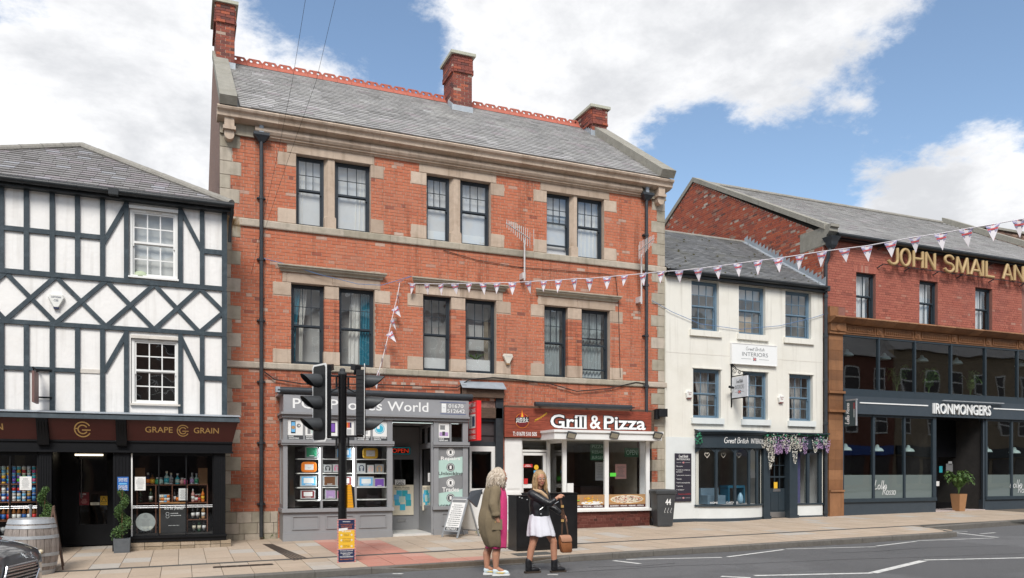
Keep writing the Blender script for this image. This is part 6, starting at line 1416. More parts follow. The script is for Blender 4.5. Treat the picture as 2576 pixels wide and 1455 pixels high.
# pictures of food on the lower glass, hanging signs, stickers
y = GY + .025; f = front(y); rf_ = random.Random(8)
for k,(a,b,t_) in enumerate(((1428,1521,'BURGERS - PIZZAS - KEBABS'),(1531,1624,'BURGERS - WRAPS - KEBABS - PIZZAS'))):
    mb = MB(); xa,xb = gx(a),gx(b); z0,z1 = .585,.915; mb.box(xa,xb,y - .003,y,z0 + .075,z1,PC('tan')); mb.box(xa,xb,y - .004,y,z0,z0 + .075,PC('maroon')); w = xb - xa
    text(mb,t_,front(y - .005),xa + w*.05,xb - w*.05,z0 + .02,z0 + .055,.03,tint=PC('white')); e = lambda cx,cz,rx_,rz,c,d: mb.add([front(y - .004)(cx + rx_*math.cos(t),min(max(cz + rz*math.sin(t),z0 + .077),z1),d) for t in [i*.4488 for i in range(14)]],[tuple(range(14))],PC(c))
    if k == 0:
        e(xa + w*.16,z0 + .13,w*.15,.05,'bread',.001); e(xa + w*.16,z0 + .165,w*.17,.03,'brown',.002); e(xa + w*.16,z0 + .19,w*.17,.018,'lime',.003); e(xa + w*.15,z0 + .2,w*.16,.012,'yellow',.004); e(xa + w*.16,z0 + .255,w*.17,.055,'bread',.005)
        e(xa + w * .66, z0 + .12, w * .3, .05, 'white', .001)
        for i in range(26): p = Vector((xa + w*rf_.uniform(.42,.9),z0 + rf_.uniform(.10,.26))); an = rf_.uniform(-.6,1.9); ribbon(mb,[(p.x,p.y),(p.x + .09*math.cos(an),min(max(p.y + .06*math.sin(an),z0 + .08),z1 - .01))],.018,front(y - .006 - i*.0004),0,PC(rf_.choice(('yellow','bread','orange','yellow'))))
    else:
        e(xa + w*.5,z0 + .20,w*.49,.125,'bread',.001); e(xa + w*.5,z0 + .205,w*.45,.108,'cream',.002)
        for i in range(120): t = rf_.uniform(0,6.28); r = math.sqrt(rf_.random())*.93; e(xa + w*(.5 + .44*r*math.cos(t)),z0 + .205 + .102*r*math.sin(t),rf_.uniform(.008,.024),rf_.uniform(.004,.01),rf_.choice(('red','dred','orange','brown','tan','blush','dgreen')),.003 + .0001*i)
    obj('food_picture', mb, 'palette', gw)
for k,(a,b,c,d,ls) in enumerate(((1485,1521,1117,1158,('PIZZA','KEBAB','BURGER')),(1571,1606,1127,1150,('OPEN',)))):
    yy = GY + .16; mb = MB(); pbox(mb,a,b,c,d,yy,yy + .02); o = tag(obj('lit_sign',mb,mat('sign_green',(.015,.07,.03),.5),None),('tall dark green PIZZA KEBAB BURGER sign hanging inside the takeaway window','small dark green OPEN sign hanging inside the takeaway window')[k],'sign'); um = (a + b)/2; mb = MB(); n = len(ls)
    for i,s in enumerate(ls): z1 = PZ(um,c + (d - c)*(i + .22)/n,yy); z0 = PZ(um,c + (d - c)*(i + .78)/n,yy); text(mb,s,front(yy - .003),PX(a + 4,yy),PX(b - 4,yy),z0,z1,-.006)
    obj('lettering', mb, mat('tube_dim', (.30, .42, .34), .5), o)
notice('sticker',1316,1339,1168,1176,yd + .01,'red','red and white hygiene strip on the takeaway door','sticker',lambda m,f,a,b,c,d: rows_of_text(m,f,a + .02,b - .02,c + .01,d - .01,2,'white',1,.5)); mb = MB(); cx,cz,r = PX(1349,yd),PZ(1349,1176,yd),.065; mb.add([(cx + r*math.cos(t),yd + .01,cz + r*math.sin(t)) for t in [i*.35 for i in range(18)]],[tuple(range(18))],PC('yellow')); tag(obj('sticker',mb,'palette',None),'round yellow sticker on the takeaway door','sticker')
notice('sticker',1342,1355,1184,1190,yd + .01,'sky','small pale blue sticker below the yellow one on the takeaway door','sticker',lambda*a: None); notice('sticker',1352,1366,1199,1209,yd + .01,'lime','small green sticker low on the takeaway door glass','sticker',lambda*a: None); notice('sticker',1317,1327,1204,1218,yd + .01,'red','small red sticker in the corner of the takeaway door glass','sticker',lambda*a: None); notice('sticker',1534,1549,1190,1199,GY + .02,'lime','bright green card stuck on the takeaway window','sticker',lambda*a: None)
notice('paper_notice',1497,1520,1163,1209,FY + .3,'lgrey','grey paper poster inside the takeaway, left of the glazing post'); notice('paper_notice',1547,1575,1168,1205,FY + .3,'blush','pink and white menu poster inside the takeaway, right of the glazing post'); notice('paper_notice',1426,1442,1216,1242,GY + .02,'white','white card stuck low in the left corner of the takeaway window',build=lambda*a: None)
for k, u in enumerate((1437, 1545, 1654)):
    y = 17.42; x,z = PX(u,y),PZ(u,1095,y); t = thing('floodlight','small square floodlight on the %s of the white takeaway canopy' % ('left end','middle','right end')[k],'floodlight',(x,y,z - .09)); mb = MB(); R_ = Matrix.Translation((x,y,z)) @ Matrix.Rotation(math.radians(38),4,'X') @ Matrix.Rotation(-.3,4,'Z')
    mb.box(-.11,.11,-.03,.03,-.085,.085); mb.xf(R_); obj('housing',mb,'plastic_grey',t); mb = MB(); mb.box(-.09,.09,-.034,-.03,-.065,.065); mb.xf(R_); obj('lens',mb,mat('flood_lens',(.45,.42,.33),.3),t); mb = MB(); mb.box(x - .01,x + .01,y,17.5,z - .01,z + .02); obj('bracket',mb,'plastic_grey',t)
# ------------------------------------------------------------------ cream rendered shop
WX0, WX1 = BX1 + .01, fx(2069)
wb = thing('rendered_shop','narrow cream-rendered shop with slate-blue sash windows and a bowed shop window','building',((WX0 + WX1)/2,FY,g_front(15)))
WZE = .5*(fz(1700,678,FY - .1) + fz(2060,724,FY - .1)); zT = [sum(fz(u,v) for u,v in q)/3 for q in (((1739,828),(1858,840),(1975,851)),((1739,701),(1858,717),(1975,733)),((1743,1051),(1868,1055),(1985,1059)),((1743,925.5),(1868,935),(1985,940.5)))]
WU = [(1739, 1808), (1858, 1925), (1975, 2040)]; WL = [(1743, 1813), (1868, 1931), (1985, 2044)]
hs = [(fx(a),fx(b),zT[0],zT[1],1) for a,b in WU] + [(fx(a),fx(b),zT[2],zT[3],1) for a,b in WL]; bow0,bow1 = fx(1740),fx(2068)
zfb, zft = fz(1830, 1128), fz(1830, 1092)
mb = MB(); wall_sheet(mb,WX0,WX1,-.3,WZE,hs + [(fx(1757),fx(1912),fz(1830,1272),zfb,0),(fx(1925),fx(2000),-.4,zfb,0),(fx(2002),fx(2062),fz(2030,1268),zfb,0)],FY,.16); ww = obj('wall',mb,'render_cream',wb)
rail = MB(); rail.box(WX0,WX1,FY - .004,FY + .01,fz(1850,898),fz(1850,897)); obj('render_joint',rail,'paint_cream',wb)
for i, (a, b, c, d, e) in enumerate(hs):
    o,_,_ = sash(wb,a + .002,b - .002,c + .002,d - .002,FY + .10,'paint_slateblue','glass_old',3,2,2,fr=.06,mid=.49,bar=.02,room_m='room_light' if i < 3 else 'room_grey',room_d=1.2)
    mb = MB(); mb.box(a - .07,b + .07,FY - .07,FY + .02,c - .16,c - .001); obj('window_sill',mb,'render_cream' if i < 3 else 'render_white',wb); mb = MB(); mb.box(a - .03,b + .03,FY - .025,FY + .05,d,d + .035); obj('window_head',mb,'render_cream',wb)
    if i in (0,1): mb = MB(); mb.box(a + .05,b - .05,FY + .26,FY + .27,d - .36,d); obj('blind_or_backing',mb,'window_white',o)
    if i == 1: mb = MB(); mb.box(a + .22,b - .08,FY + .5,FY + .51,c,c + .62); obj('lamp_shade',mb,mat('shade_cream',(.68,.55,.42),.8),o)
    if i >= 3:
        obj('curtain', drape(a + .28, b - .16, FY + .35, c, d, 4, .03, .3, -1), 'room_light', o, True)
        mb = MB(); mb.lathe([(.001,0),(.018,.005),(.018,.012),(.001,.014)],((a + b)/2 + .12,FY + .7,d - .22),8); tag(obj('ceiling_spotlight',mb,mat('spot_lit',(1,.95,.8),.5,emit=((1,.9,.7),4)),None),'small lit ceiling spotlight inside the %s first-floor window of the cream shop' % ('left','middle','right')[i - 3],'light')
# roof against the taller gable
wy = FY - .14; Rr = Vector((WX1,21.95,PZ(1875,612,21.95))); ws = Vector((0,Rr.y - wy,Rr.z - WZE)); wT = ws.length
mb = MB(); mb.add([(WX0,wy,WZE),(WX1 - .005,wy,WZE),(WX1 - .005,Rr.y,Rr.z),(WX0,Rr.y,Rr.z),(WX1 - .005,Rr.y + 3,WZE + .6),(WX0,Rr.y + 3,WZE + .6)],[(0,1,2,3),(3,2,4,5)]); mb.box(WX0,WX1,wy + .02,FY - .001,WZE - .12,WZE - .01); wr = obj('roof',mb,'paint_gutter',wb)
slates(wr,(WX0,wy - .03,WZE + .005),(1,0,0),ws,lambda t: wT if t is None else (0,WX1 - WX0 - .06),'slate_moss',.26,.145,300,9,moss=.07)
mb = MB(); mb.tube([(WX0,Rr.y,Rr.z + .01),(WX1 - .05,Rr.y,Rr.z + .01)],.07,8); obj('ridge_roll',mb,'ridge_grey',wr)
mb = MB(); n = 22; sn = ws.normalized()
for i in range(n):
    p,q = Vector((0,wy,WZE + .03)) + sn*(wT*i/n),Vector((0,wy,WZE + .03)) + sn*(wT*(i + .98)/n); x = WX1 - .02
    mb.hexa([(x - .01,p.y,p.z),(x,p.y,p.z),(x,q.y,q.z),(x - .01,q.y,q.z),(x - .012,p.y,p.z + .28),(x,p.y,p.z + .28),(x,q.y,q.z + .12),(x - .012,q.y,q.z + .12)]); mb.hexa([(x - .17,p.y,p.z - .005),(x,p.y,p.z - .005),(x,q.y,q.z - .005),(x - .17,q.y,q.z - .005),(x - .17,p.y,p.z + .012),(x,p.y,p.z + .03),(x,q.y,q.z + .03),(x - .17,q.y,q.z + .012)])
obj('stepped_flashing', mb, 'lead', wr)
mb = MB(); mb.tube([(WX0 + .02,wy - .06,WZE - .03),(WX1 - .02,wy - .06,WZE - .03)],.06,8); mb.box(WX0,WX1,wy - .01,FY - .001,WZE - .16,WZE - .03); obj('gutter',mb,'paint_gutter',wb)
# bow window: fascia, glazing, white apron and dark base all follow one curve
def bow(t,dp,k=0.): x = fx(1745) + (fx(1918) - fx(1745))*t; return Vector((x,FY - dp*(math.sin(math.pi*min(max(t,0),1))**.7)*.62 - k,0))
def bowband(name, z0, z1, k, m, dp=.55, t0=0., t1=1., n=22, th=.05, z1b=None):
    mb = MB(); mb.loft([[bow(t0 + (t1 - t0)*i/n,dp,kk) + Vector((0,0,z)) for i in range(n + 1)] for kk,z in ((k - th,z0),(k,z0),(k,z1),(k - th,z1))],closed=False); return obj(name,mb,m,wb)
zwb = fz(1830, 1270, FY - .3); zg_ = g_front(14) - .05
bowband('fascia',zfb,zft - .02,.06,'paint_navy'); bowband('fascia_cornice',zft - .03,zft + .02,.14,'paint_navy',th=.12); bowband('fascia_cornice',zft + .02,zft + .07,.20,'paint_navy',th=.18)
bowband('window_sill',zwb - .05,zwb,.05,'paint_navy',th=.1); bowband('apron',zg_ + .12,zwb - .05,0,'render_white'); bowband('base',zg_,zg_ + .13,.008,'paint_charcoal')
mb = MB(); mb.add([bow(i/22,.55,.2) + Vector((0,0,zft + .07)) for i in range(23)] + [(fx(1918),FY,zft + .12),(fx(1745),FY,zft + .12)],[tuple(range(25))]); obj('bow_roof',mb,'lead',wb)
mb = MB(); bars = [0, .24, .48, .70, .85, 1.]
for i, t in enumerate(bars):
    p = bow(t, .55, .0); w = .035 if 0 < t < 1 else .06; mb.box(p.x - w, p.x + w, p.y, p.y + .06, zwb, zfb)
for a, b in zip(bars, bars[1:]):       # arched heads between the bars
    k = 8
    for j in range(k):
        t0,t1 = a + (b - a)*j/k,a + (b - a)*(j + 1)/k; p,q = bow(t0,.55),bow(t1,.55); h0 = .16*abs(2*(j)/k - 1)**2.2 + .02; h1 = .16*abs(2*(j + 1)/k - 1)**2.2 + .02
        mb.hexa([(p.x,p.y + .01,zfb - h0),(q.x,q.y + .01,zfb - h1),(q.x,q.y + .05,zfb - h1),(p.x,p.y + .05,zfb - h0),(p.x,p.y + .01,zfb + .01),(q.x,q.y + .01,zfb + .01),(q.x,q.y + .05,zfb + .01),(p.x,p.y + .05,zfb + .01)])
bw = obj('bow_window', mb, 'paint_navy', wb)
for a,b in zip(bars,bars[1:]): mb = MB(); p,q = bow(a,.55,-.03),bow(b,.55,-.03); mb.quad((p.x,p.y,zwb),(q.x,q.y,zwb),(q.x,q.y,zfb),(p.x,p.y,zfb)); obj('pane',mb,'glass_shop',bw)
room(bw, fx(1750), fx(1935), FY + .05, FY + 2.2, zwb - .02, zfb + .1, 'room_grey', 'room_light')
f = lambda t0, z: (lambda a, b, d: tuple(bow(a, .55, .064 + d) + Vector((0, 0, b))))
mb = MB(); fb = lambda a,b,d: tuple(bow((a - fx(1745))/(fx(1918) - fx(1745)),.55,.066 + d) + Vector((0,0,b))); zt_ = (zfb + zft)/2
script(mb,'Great British',fb,fx(1800),fx(1860),zt_ - .07,.017,zs=.078); text(mb,'INTERIORS',fb,fx(1868),fx(1914),zt_ - .07,zt_ + .07,.015); obj('lettering',mb,'letter_white',wb)
y_ = FY - .2; mb = MB(); text(mb,'HOME',front(FY - .27),fx(1771),fx(1790),zwb + .03,zwb + .085,.01); text(mb,'CURTAINS',front(FY - .315),fx(1808),fx(1838),zwb + .03,zwb + .085,.01); obj('window_lettering',mb,'letter_white',bw)
def simple(name, mb, m, lab, cat, smooth=False): return tag(obj(name, mb, m, None, smooth), lab, cat)
for k, u in enumerate((1778, 1819, 1858)):
    mb = MB(); c = (PX(u,FY - .15),PZ(u,1145,FY - .15)); mb.tube([(c[0] + .075*math.sin(t)**3*1.05,FY - .15,c[1] + .008*(13*math.cos(t) - 5*math.cos(2*t) - 2*math.cos(3*t) - math.cos(4*t))*.6) for t in [i*.2618 for i in range(25)]],.009,6); simple('wicker_heart',mb,'plastic_beige','%s of the three pale wicker hearts hung in the bow window' % ('leftmost','middle','rightmost')[k],'decoration')
mb = MB(); mb.lathe([(.02,0),(.075,.03),(.085,.14),(.06,.26),(.03,.3),(.028,.32)],(fx(1856),FY - .1,zwb),14); simple('vase',mb,mat('vase_blue',(.25,.42,.55),.4),'pale blue rounded vase at the foot of the bow window','vase',True)
mb = MB(); mb.box(fx(1785),fx(1830),FY + .1,FY + .5,zwb,zwb + .25); mb.box(fx(1785),fx(1830),FY + .42,FY + .5,zwb + .25,zwb + .45); simple('armchair',mb,mat('chair_blue',(.13,.2,.26),.9),'low blue-grey upholstered chair inside the bow window','chair'); mb = MB(); mb.box(fx(1848),fx(1890),FY + .3,FY + .7,zwb + .45,zwb + .52); [mb.box(fx(u),fx(u) + .04,FY + .3,FY + .7,zwb,zwb + .45) for u in (1849,1888)]; simple('side_table',mb,mat('table_teal',(.02,.12,.2),.5),'dark teal table behind the vase in the bow window','table')
# door, pilasters and the narrow right-hand window
zt_d = fz(1960, 1128)
for a,b in ((1915,1931),(1980,2000)): mb = MB(); mb.box(fx(a),fx(b),FY - .10,FY + .1,zg_,zft - .02); mb.box(fx(a) - .02,fx(b) + .02,FY - .13,FY + .05,zg_,zg_ + .16); mb.box(fx(a) - .02,fx(b) + .02,FY - .12,FY,zt_d - .04,zt_d); obj('pilaster',mb,'paint_navy',wb)
mb = MB(); mb.box(fx(1921),fx(2069),FY - .12,FY + .05,zfb,zft - .02); mb.box(fx(1920),fx(2070),FY - .2,FY,zft - .02,zft + .03); mb.box(fx(1920),fx(2071),FY - .26,FY,zft + .03,zft + .07); obj('fascia',mb,'paint_navy',wb)
yd = FY + .12; mb = MB(); q = lambda u: PX(u, yd); zz_ = lambda v: PZ(1955, v, yd)
for a,b,c,d in ((1931,1936,1128,1303),(1974,1980,1128,1303),(1936,1974,1128,1142),(1936,1974,1229,1303),(1936,1974,1198,1202)): mb.box(q(a),q(b),yd,yd + .05,zz_(d),zz_(c))
for u in (1948.5, 1961): mb.box(q(u) - .012, q(u) + .012, yd + .005, yd + .045, zz_(1229), zz_(1142))
mb.box(q(1936),q(1974),yd + .006,yd + .044,zz_(1172),zz_(1170)); [mb.box(q(a),q(b),yd - .012,yd + .0,zz_(1284),zz_(1240)) for a,b in ((1938,1952),(1957,1972))]
dr = obj('door',mb,'paint_navy',wb); [pane(dr,q(a),q(b),yd + .025,zz_(c),zz_(d),'glass') for a,b in ((1936,1948.5),(1948.5,1961),(1961,1974)) for c,d in ((1170,1142),(1198,1172),(1229,1202))]
mb = MB(); mb.box(q(1934),q(1975),yd - .008,yd,zz_(1301),zz_(1288)); obj('kick_plate',mb,'steel',dr); mb = MB(); mb.box(q(1944),q(1962),yd - .012,yd,zz_(1237),zz_(1230)); obj('letter_plate',mb,'steel',dr); mb = MB(); mb.tube([(q(1975),yd - .02,zz_(1220)),(q(1979),yd - .07,zz_(1219)),(q(1979),yd - .07,zz_(1202)),(q(1975),yd - .02,zz_(1201))],.011,6); obj('door_handle',mb,'steel',dr); room(dr,q(1930),q(1985),yd + .06,yd + 1.5,0,2.3,'room_dark')
notice('sticker',1946,1955,1213,1229,yd - .005,'yellow','small yellow and white sticker above the letter plate of the navy door','sticker',lambda*a: None)
mb = MB(); zw_ = fz(2030, 1266)
for a,b,c,d in ((2002,2005,1135,1266),(2029,2035,1135,1266),(2058,2066,1128,1266),(2005,2058,1128,1140)): mb.box(fx(a),fx(b),FY - .02,FY + .05,fz(2030,d),fz(2030,c))
mb.box(fx(1999),fx(2069),FY - .05,FY + .05,zw_ - .05,zw_); sw = obj('shop_window',mb,'paint_navy',wb); pane(sw,fx(2005),fx(2029),FY + .02,zw_,fz(2030,1140),'glass_shop'); pane(sw,fx(2035),fx(2058),FY + .02,zw_,fz(2030,1140),'glass_shop'); room(sw,fx(2000),fx(2066),FY + .06,FY + 1.0,zw_ - .1,fz(2030,1128),'room_light'); obj('curtain',drape(fx(2006),fx(2024),FY + .2,zw_,fz(2030,1138),4,.03),mat('curtain_violet',(.10,.10,.22),.9,.2,9),sw,True); obj('curtain',drape(fx(2036),fx(2045),FY + .2,zw_,fz(2030,1138),3,.03),mat('curtain_floral',(.45,.5,.45),.9,.5,30),sw,True)
pieces('apron',[(fx(2000),fx(2067),FY - .02,FY + .1,zg_ + .13,zw_ - .051),(WX0 + .01,fx(1748),FY - .012,FY + .02,zg_ + .13,fz(1710,1100))],'render_white',wb); pieces('base',[(fx(2000),fx(2068),FY - .03,FY + .1,zg_,zg_ + .129),(WX0 + .01,fx(1746),FY - .02,FY + .02,zg_,zg_ + .129)],'paint_charcoal',wb)
# signs
def gbi(m, f, a, b, c, d, ink, wscr=.010):
    w,h = b - a,d - c; script(m,'Great British',f,a + w*.30,a + w*.72,c + h*.70,wscr,zs=h*.085); text(m,'INTERIORS',f,a + w*.22,a + w*.80,c + h*.40,c + h*.60,-.003)
    for x0,x1 in ((.2,.42),(.60,.82)): ribbon(m,[(a + w*x0,c + h*.26),(a + w*x1,c + h*.26)],.008,f)
def jack(m, f, cx, cz, w, h):
    q = lambda x0,x1,z0,z1,k,d: m.add([f(cx + x0*w,cz + z0*h,d),f(cx + x1*w,cz + z0*h,d),f(cx + x1*w,cz + z1*h,d),f(cx + x0*w,cz + z1*h,d)],[(0,1,2,3)],PC(k)); q(-.5,.5,-.5,.5,'navy',.0005); q(-.5,.5,-.22,.22,'white',.001); q(-.16,.16,-.5,.5,'white',.0012); q(-.5,.5,-.13,.13,'red',.0015); q(-.09,.09,-.5,.5,'red',.0017)
xa, xb, za, zb_ = PX(1841, FY - .08), PX(1953, FY - .08), PZ(1897, 917, FY - .08), PZ(1897, 868, FY - .08)
sg = thing('wall_sign','white rectangular shop sign flat on the cream wall','sign',((xa + xb)/2,FY - .05,za)); mb = MB(); mb.box(xa,xb,FY - .08,FY - .002,za,zb_); obj('panel',mb,'letter_white',sg); mb = MB(); [mb.box(*q_) for q_ in ((xa - .02,xa,FY - .09,FY - .003,za - .02,zb_ + .02),(xb,xb + .02,FY - .09,FY - .003,za - .02,zb_ + .02),(xa,xb,FY - .09,FY - .003,zb_,zb_ + .02),(xa,xb,FY - .09,FY - .003,za - .02,za))]; obj('frame',mb,'paint_white',sg)
mb = MB(); gbi(mb,front(FY - .083),xa,xb,za,zb_,0); obj('lettering',mb,'ink_grey',sg); mb = MB(); jack(mb,front(FY - .083),(xa + xb)/2,za + (zb_ - za)*.26,.11,.09); obj('flag_emblem',mb,'palette',sg)
hx = PX(1842, FY - .06); y0, y1 = FY - .72, FY - .06; z0, z1 = PZ(1870, 1000, FY - .4), PZ(1870, 948, FY - .4)
hg = thing('hanging_sign','white hanging shop sign on a black scrolled iron bracket','sign',(hx,FY - .4,z0)); mb = MB(); mb.box(hx - .02,hx + .02,y0,y1,z0,z1); obj('panel',mb,mat('sign_pale',(.66,.68,.72),.5),hg); lf = lambda a,b,d: (hx - .022 - d,y1 - a,b); mb = MB(); gbi(mb,lf,0,y1 - y0,z0,z1,0,.012); obj('lettering',mb,'ink_grey',hg); mb = MB(); jack(mb,lf,(y1 - y0)/2,z0 + (z1 - z0)*.26,.13,.09); obj('flag_emblem',mb,'palette',hg)
mb = MB(); mb.box(hx - .015,hx + .015,FY - .03,FY - .001,z0 - .25,z1 + .42); mb.box(hx - .012,hx + .012,y0 - .02,FY - .03,z1 + .02,z1 + .045); mb.box(hx - .012,hx + .012,y0,FY - .03,z0 - .03,z0 - .005); mb.tube([(hx,FY - .04,z1 + .40),(hx,FY - .25,z1 + .22),(hx,y0 + .05,z1 + .05)],.012,6)
for cy_,cz_,r in ((FY - .16,z1 + .17,.09),(FY - .36,z1 + .11,.06),(FY - .1,z1 + .31,.05)): mb.tube([(hx,cy_ + r*(1 - i*.06)*math.cos(i*.6),cz_ + r*(1 - i*.06)*math.sin(i*.6)) for i in range(14)],.009,5)
obj('bracket', mb, 'paint_black', hg)
xa, xb, za, zb_ = PX(1697, FY - .03), PX(1738, FY - .03), PZ(1717, 1262, FY - .03), PZ(1717, 1141, FY - .03)
sg = thing('menu_board','tall charcoal board listing services beside the bow window','sign',((xa + xb)/2,FY,za)); mb = MB(); mb.box(xa,xb,FY - .045,FY - .021,za,zb_); obj('panel',mb,mat('board_plum',(.035,.032,.045),.4),sg); f = front(FY - .047); w,h = xb - xa,zb_ - za; mb = MB()
script(mb,'Great British',f,xa + w*.22,xb - w*.22,za + h*.915,.009,zs=.035); text(mb,'INTERIORS',f,xa + w*.1,xb - w*.1,za + h*.86,za + h*.895,.005)
for s,zq_,wd in (('*furniture',.72,.40),('* made-to-measure',.645,.85),('curtains',.605,.38),('* plantation shutters',.53,.88),('* blinds',.455,.33),('* home accessories',.38,.84),('* lighting',.305,.40),('* wallpaper',.23,.5)): text(mb,s,f,xa + w*.06,xa + w*(.06 + wd),za + h*zq_,za + h*(zq_ + .028),.0)
for a, b in ((.08, .38), (.62, .92)):
    for zq_ in (.81, .075): ribbon(mb, [(xa + w * a, za + h * zq_), (xa + w * b, za + h * zq_)], .004, f)
obj('lettering',mb,'letter_white',sg); mb = MB(); jack(mb,f,(xa + xb)/2,za + h*.81,.07,.05); jack(mb,f,(xa + xb)/2,za + h*.075,.07,.05); text(mb,'finance available',f,xa + w*.2,xb - w*.05,za + h*.145,za + h*.17,0,tint=PC('red')); obj('flag_emblem',mb,'palette',sg)
for u,v,lb in ((1731,992,'white hexagonal alarm box with red foot left of the hanging sign'),(1962,1004,'white hexagonal alarm box with red foot between the middle and right windows')): alarm('burglar_alarm',fx(u),fz(u,v),FY,.22,lb,lines=(('Coast',-.3,.3,.1,.25),('Fire',-.15,.2,-.15,.05)),low='dred',shape='hex',ink='dred')
cv = thing('security_camera','small black security camera on the cream wall by the hanging sign','camera',(fx(1828),FY,fz(1828,985))); mb = MB(); mb.tube([(fx(1820),FY - .25,fz(1825,976)),(fx(1834),FY - .18,fz(1825,977))],.035,8); obj('body',mb,'plastic_black',cv); mb = MB(); mb.tube([(fx(1829),FY - .2,fz(1825,980)),(fx(1836),FY - .05,fz(1825,988)),(fx(1838),FY,fz(1825,985))],.012,6); obj('arm',mb,'plastic_white',cv)
# wisteria garland over the door
gr = thing('flower_garland','artificial wisteria garland of white and lilac flowers over the navy door','garland',(fx(1990),FY - .2,zfb - .5)); rw = random.Random(6); mats_ = {'white': MB(),'lilac': MB()}; leaf = MB(); vine = MB(); B7 = lambda x,y: (1603.1 + .30238*x,911.5 + .30238*y)
def petal(m, c, r, t):
    a,b = rw.uniform(0,6.28),rw.uniform(-.6,.6); ux = Vector((math.cos(a),math.sin(a)*.6,math.sin(b))).normalized()*r; uy = Vector((-math.sin(a)*.5,-.4,math.cos(a))).normalized()*r; m.add([c - ux*.6,c + uy,c + ux,c - uy*.8],[(0,1,2),(0,2,3)],t)
for x,y0_,y1_,c in ((1050,640,715,'white'),(1085,610,740,'white'),(1105,620,890,'white'),(1125,600,830,'white'),(1150,620,760,'lilac'),(1170,650,770,'lilac'),(1195,620,760,'lilac'),(1215,600,720,'white'),(1240,640,765,'lilac'),(1262,610,745,'white'),(1300,600,690,'white'),(1310,660,845,'white'),(1330,640,720,'white'),(1365,620,700,'lilac'),(1395,620,765,'lilac'),(1355,610,740,'white'),(1480,640,750,'white'),(1500,620,720,'lilac'),(1530,630,725,'lilac'),(1560,620,690,'white'),(1580,640,755,'lilac')):
    p,q = B7(x,y0_),B7(x,y1_); X_,Z0_,Z1_ = PX(p[0],FY - .22),PZ(p[0],p[1],FY - .22),PZ(p[0],q[1],FY - .22); n = int(260*(Z0_ - Z1_)) + 20
    for i in range(n):
        t = rw.random()**.8; r = .085*(1 - t)**.7 + .018; a = rw.uniform(0,6.28); petal(mats_[c],Vector((X_ + r*math.cos(a),FY - .22 + r*math.sin(a)*.8,Z0_ + (Z1_ - Z0_)*t)),rw.uniform(.011,.021),rw.random())
for i in range(150): x = rw.choice((rw.uniform(1040,1420),rw.uniform(1460,1590),rw.uniform(490,545))); u,v = B7(x,rw.uniform(590,680)); petal(leaf,Vector((PX(u,FY - .24),FY - .24 + rw.uniform(-.06,.06),PZ(u,v,FY - .24))),rw.uniform(.02,.045),rw.random())
vine.tube([(PX(u,FY - .2),FY - .2,PZ(u,v,FY - .2)) for u,v in [B7(x,608 + 6*math.sin(x*.05)) for x in range(1040,1600,20)]],.012,5)
obj('white_blossom',mats_['white'],mat('petal_white',(.70,.68,.62),.8,.1,30,ramp=((0,(.55,.52,.42)),(1,(.78,.76,.72)))),gr)['kind'] = 'stuff'; obj('lilac_blossom',mats_['lilac'],mat('petal_lilac',(.45,.28,.5),.8,.1,30,ramp=((0,(.36,.2,.42)),(1,(.62,.45,.66)))),gr)['kind'] = 'stuff'; obj('leaves',leaf,mat('leaf_fake',(.03,.2,.11),.6,.3,30),gr)['kind'] = 'stuff'; obj('vine',vine,'leaf_fake',gr)
# ------------------------------------------------------------------ long red-brick restaurant on the right
JX0, JX1 = WX1 + .015, 30.8
JZE = .5 * (fz(2095, 584, FY - .2) + fz(2560, 657, FY - .2)); AY = 24.9; AZ = PZ(1744.6, 459.4, AY)
jb = thing('restaurant_building','long red-brick restaurant with gilt letters, terracotta trim and dark glazed front','building',(24,FY,g_front(24)))
zc1 = .5*(PZ(2079,791,FY - .3) + PZ(2560,837,FY - .3)); zgt = .5*(fz(2117,841) + fz(2557,880)); zgb = .5*(fz(2117,981) + fz(2557,1006)); zft = zgb - .22; zfb = .5*(fz(2162,1045) + fz(2560,1055))
W3 = [(2153, 2202, 684, 795), (2312, 2358, 704, 809), (2452.6, 2495, 724, 824)]
zw1 = sum(fz(a[0],a[2]) for a in W3)/3; zw0 = zc1 + .03; hs = [(fx(a[0]),fx(a[1]),zw0,zw1,1) for a in W3]
mb = MB(); wall_sheet(mb, JX0, JX1, zgt, JZE + .05, hs, FY, .2); jw = obj('wall', mb, 'mortar_red', jb)
brickwork(jw,mapF,JX0,26.5,zc1 - .05,JZE,hs + [(JX0,fx(2125),zc1 - .1,zc1 + .32)],'brick_red',lambda a,z: a,singles=300,seed=14,mean=.5,sd=.16,pale=.02,deep=.18)
for a, b, c, d, e in hs:
    o,_,_ = sash(jb,a + .002,b - .002,c,d - .002,FY + .10,'paint_navy','glass_old',2,1,1,fr=.05,mid=.5,bar=.025,room_m='room_dark',room_d=1.0); obj('curtain',drape(a + .03,b - .16,FY + .26,c,d,4,.02),'pane_back_grey',o,True)
    mb = MB()
    for k in range(int((b - a + .2)/.075)): x = a - .1 + .075*k; mb.box(x,x + .066,FY - .009,FY + .02,d + .004,d + .22,rw.random())
    obj('brick_arch', mb, 'brick_red', jb)
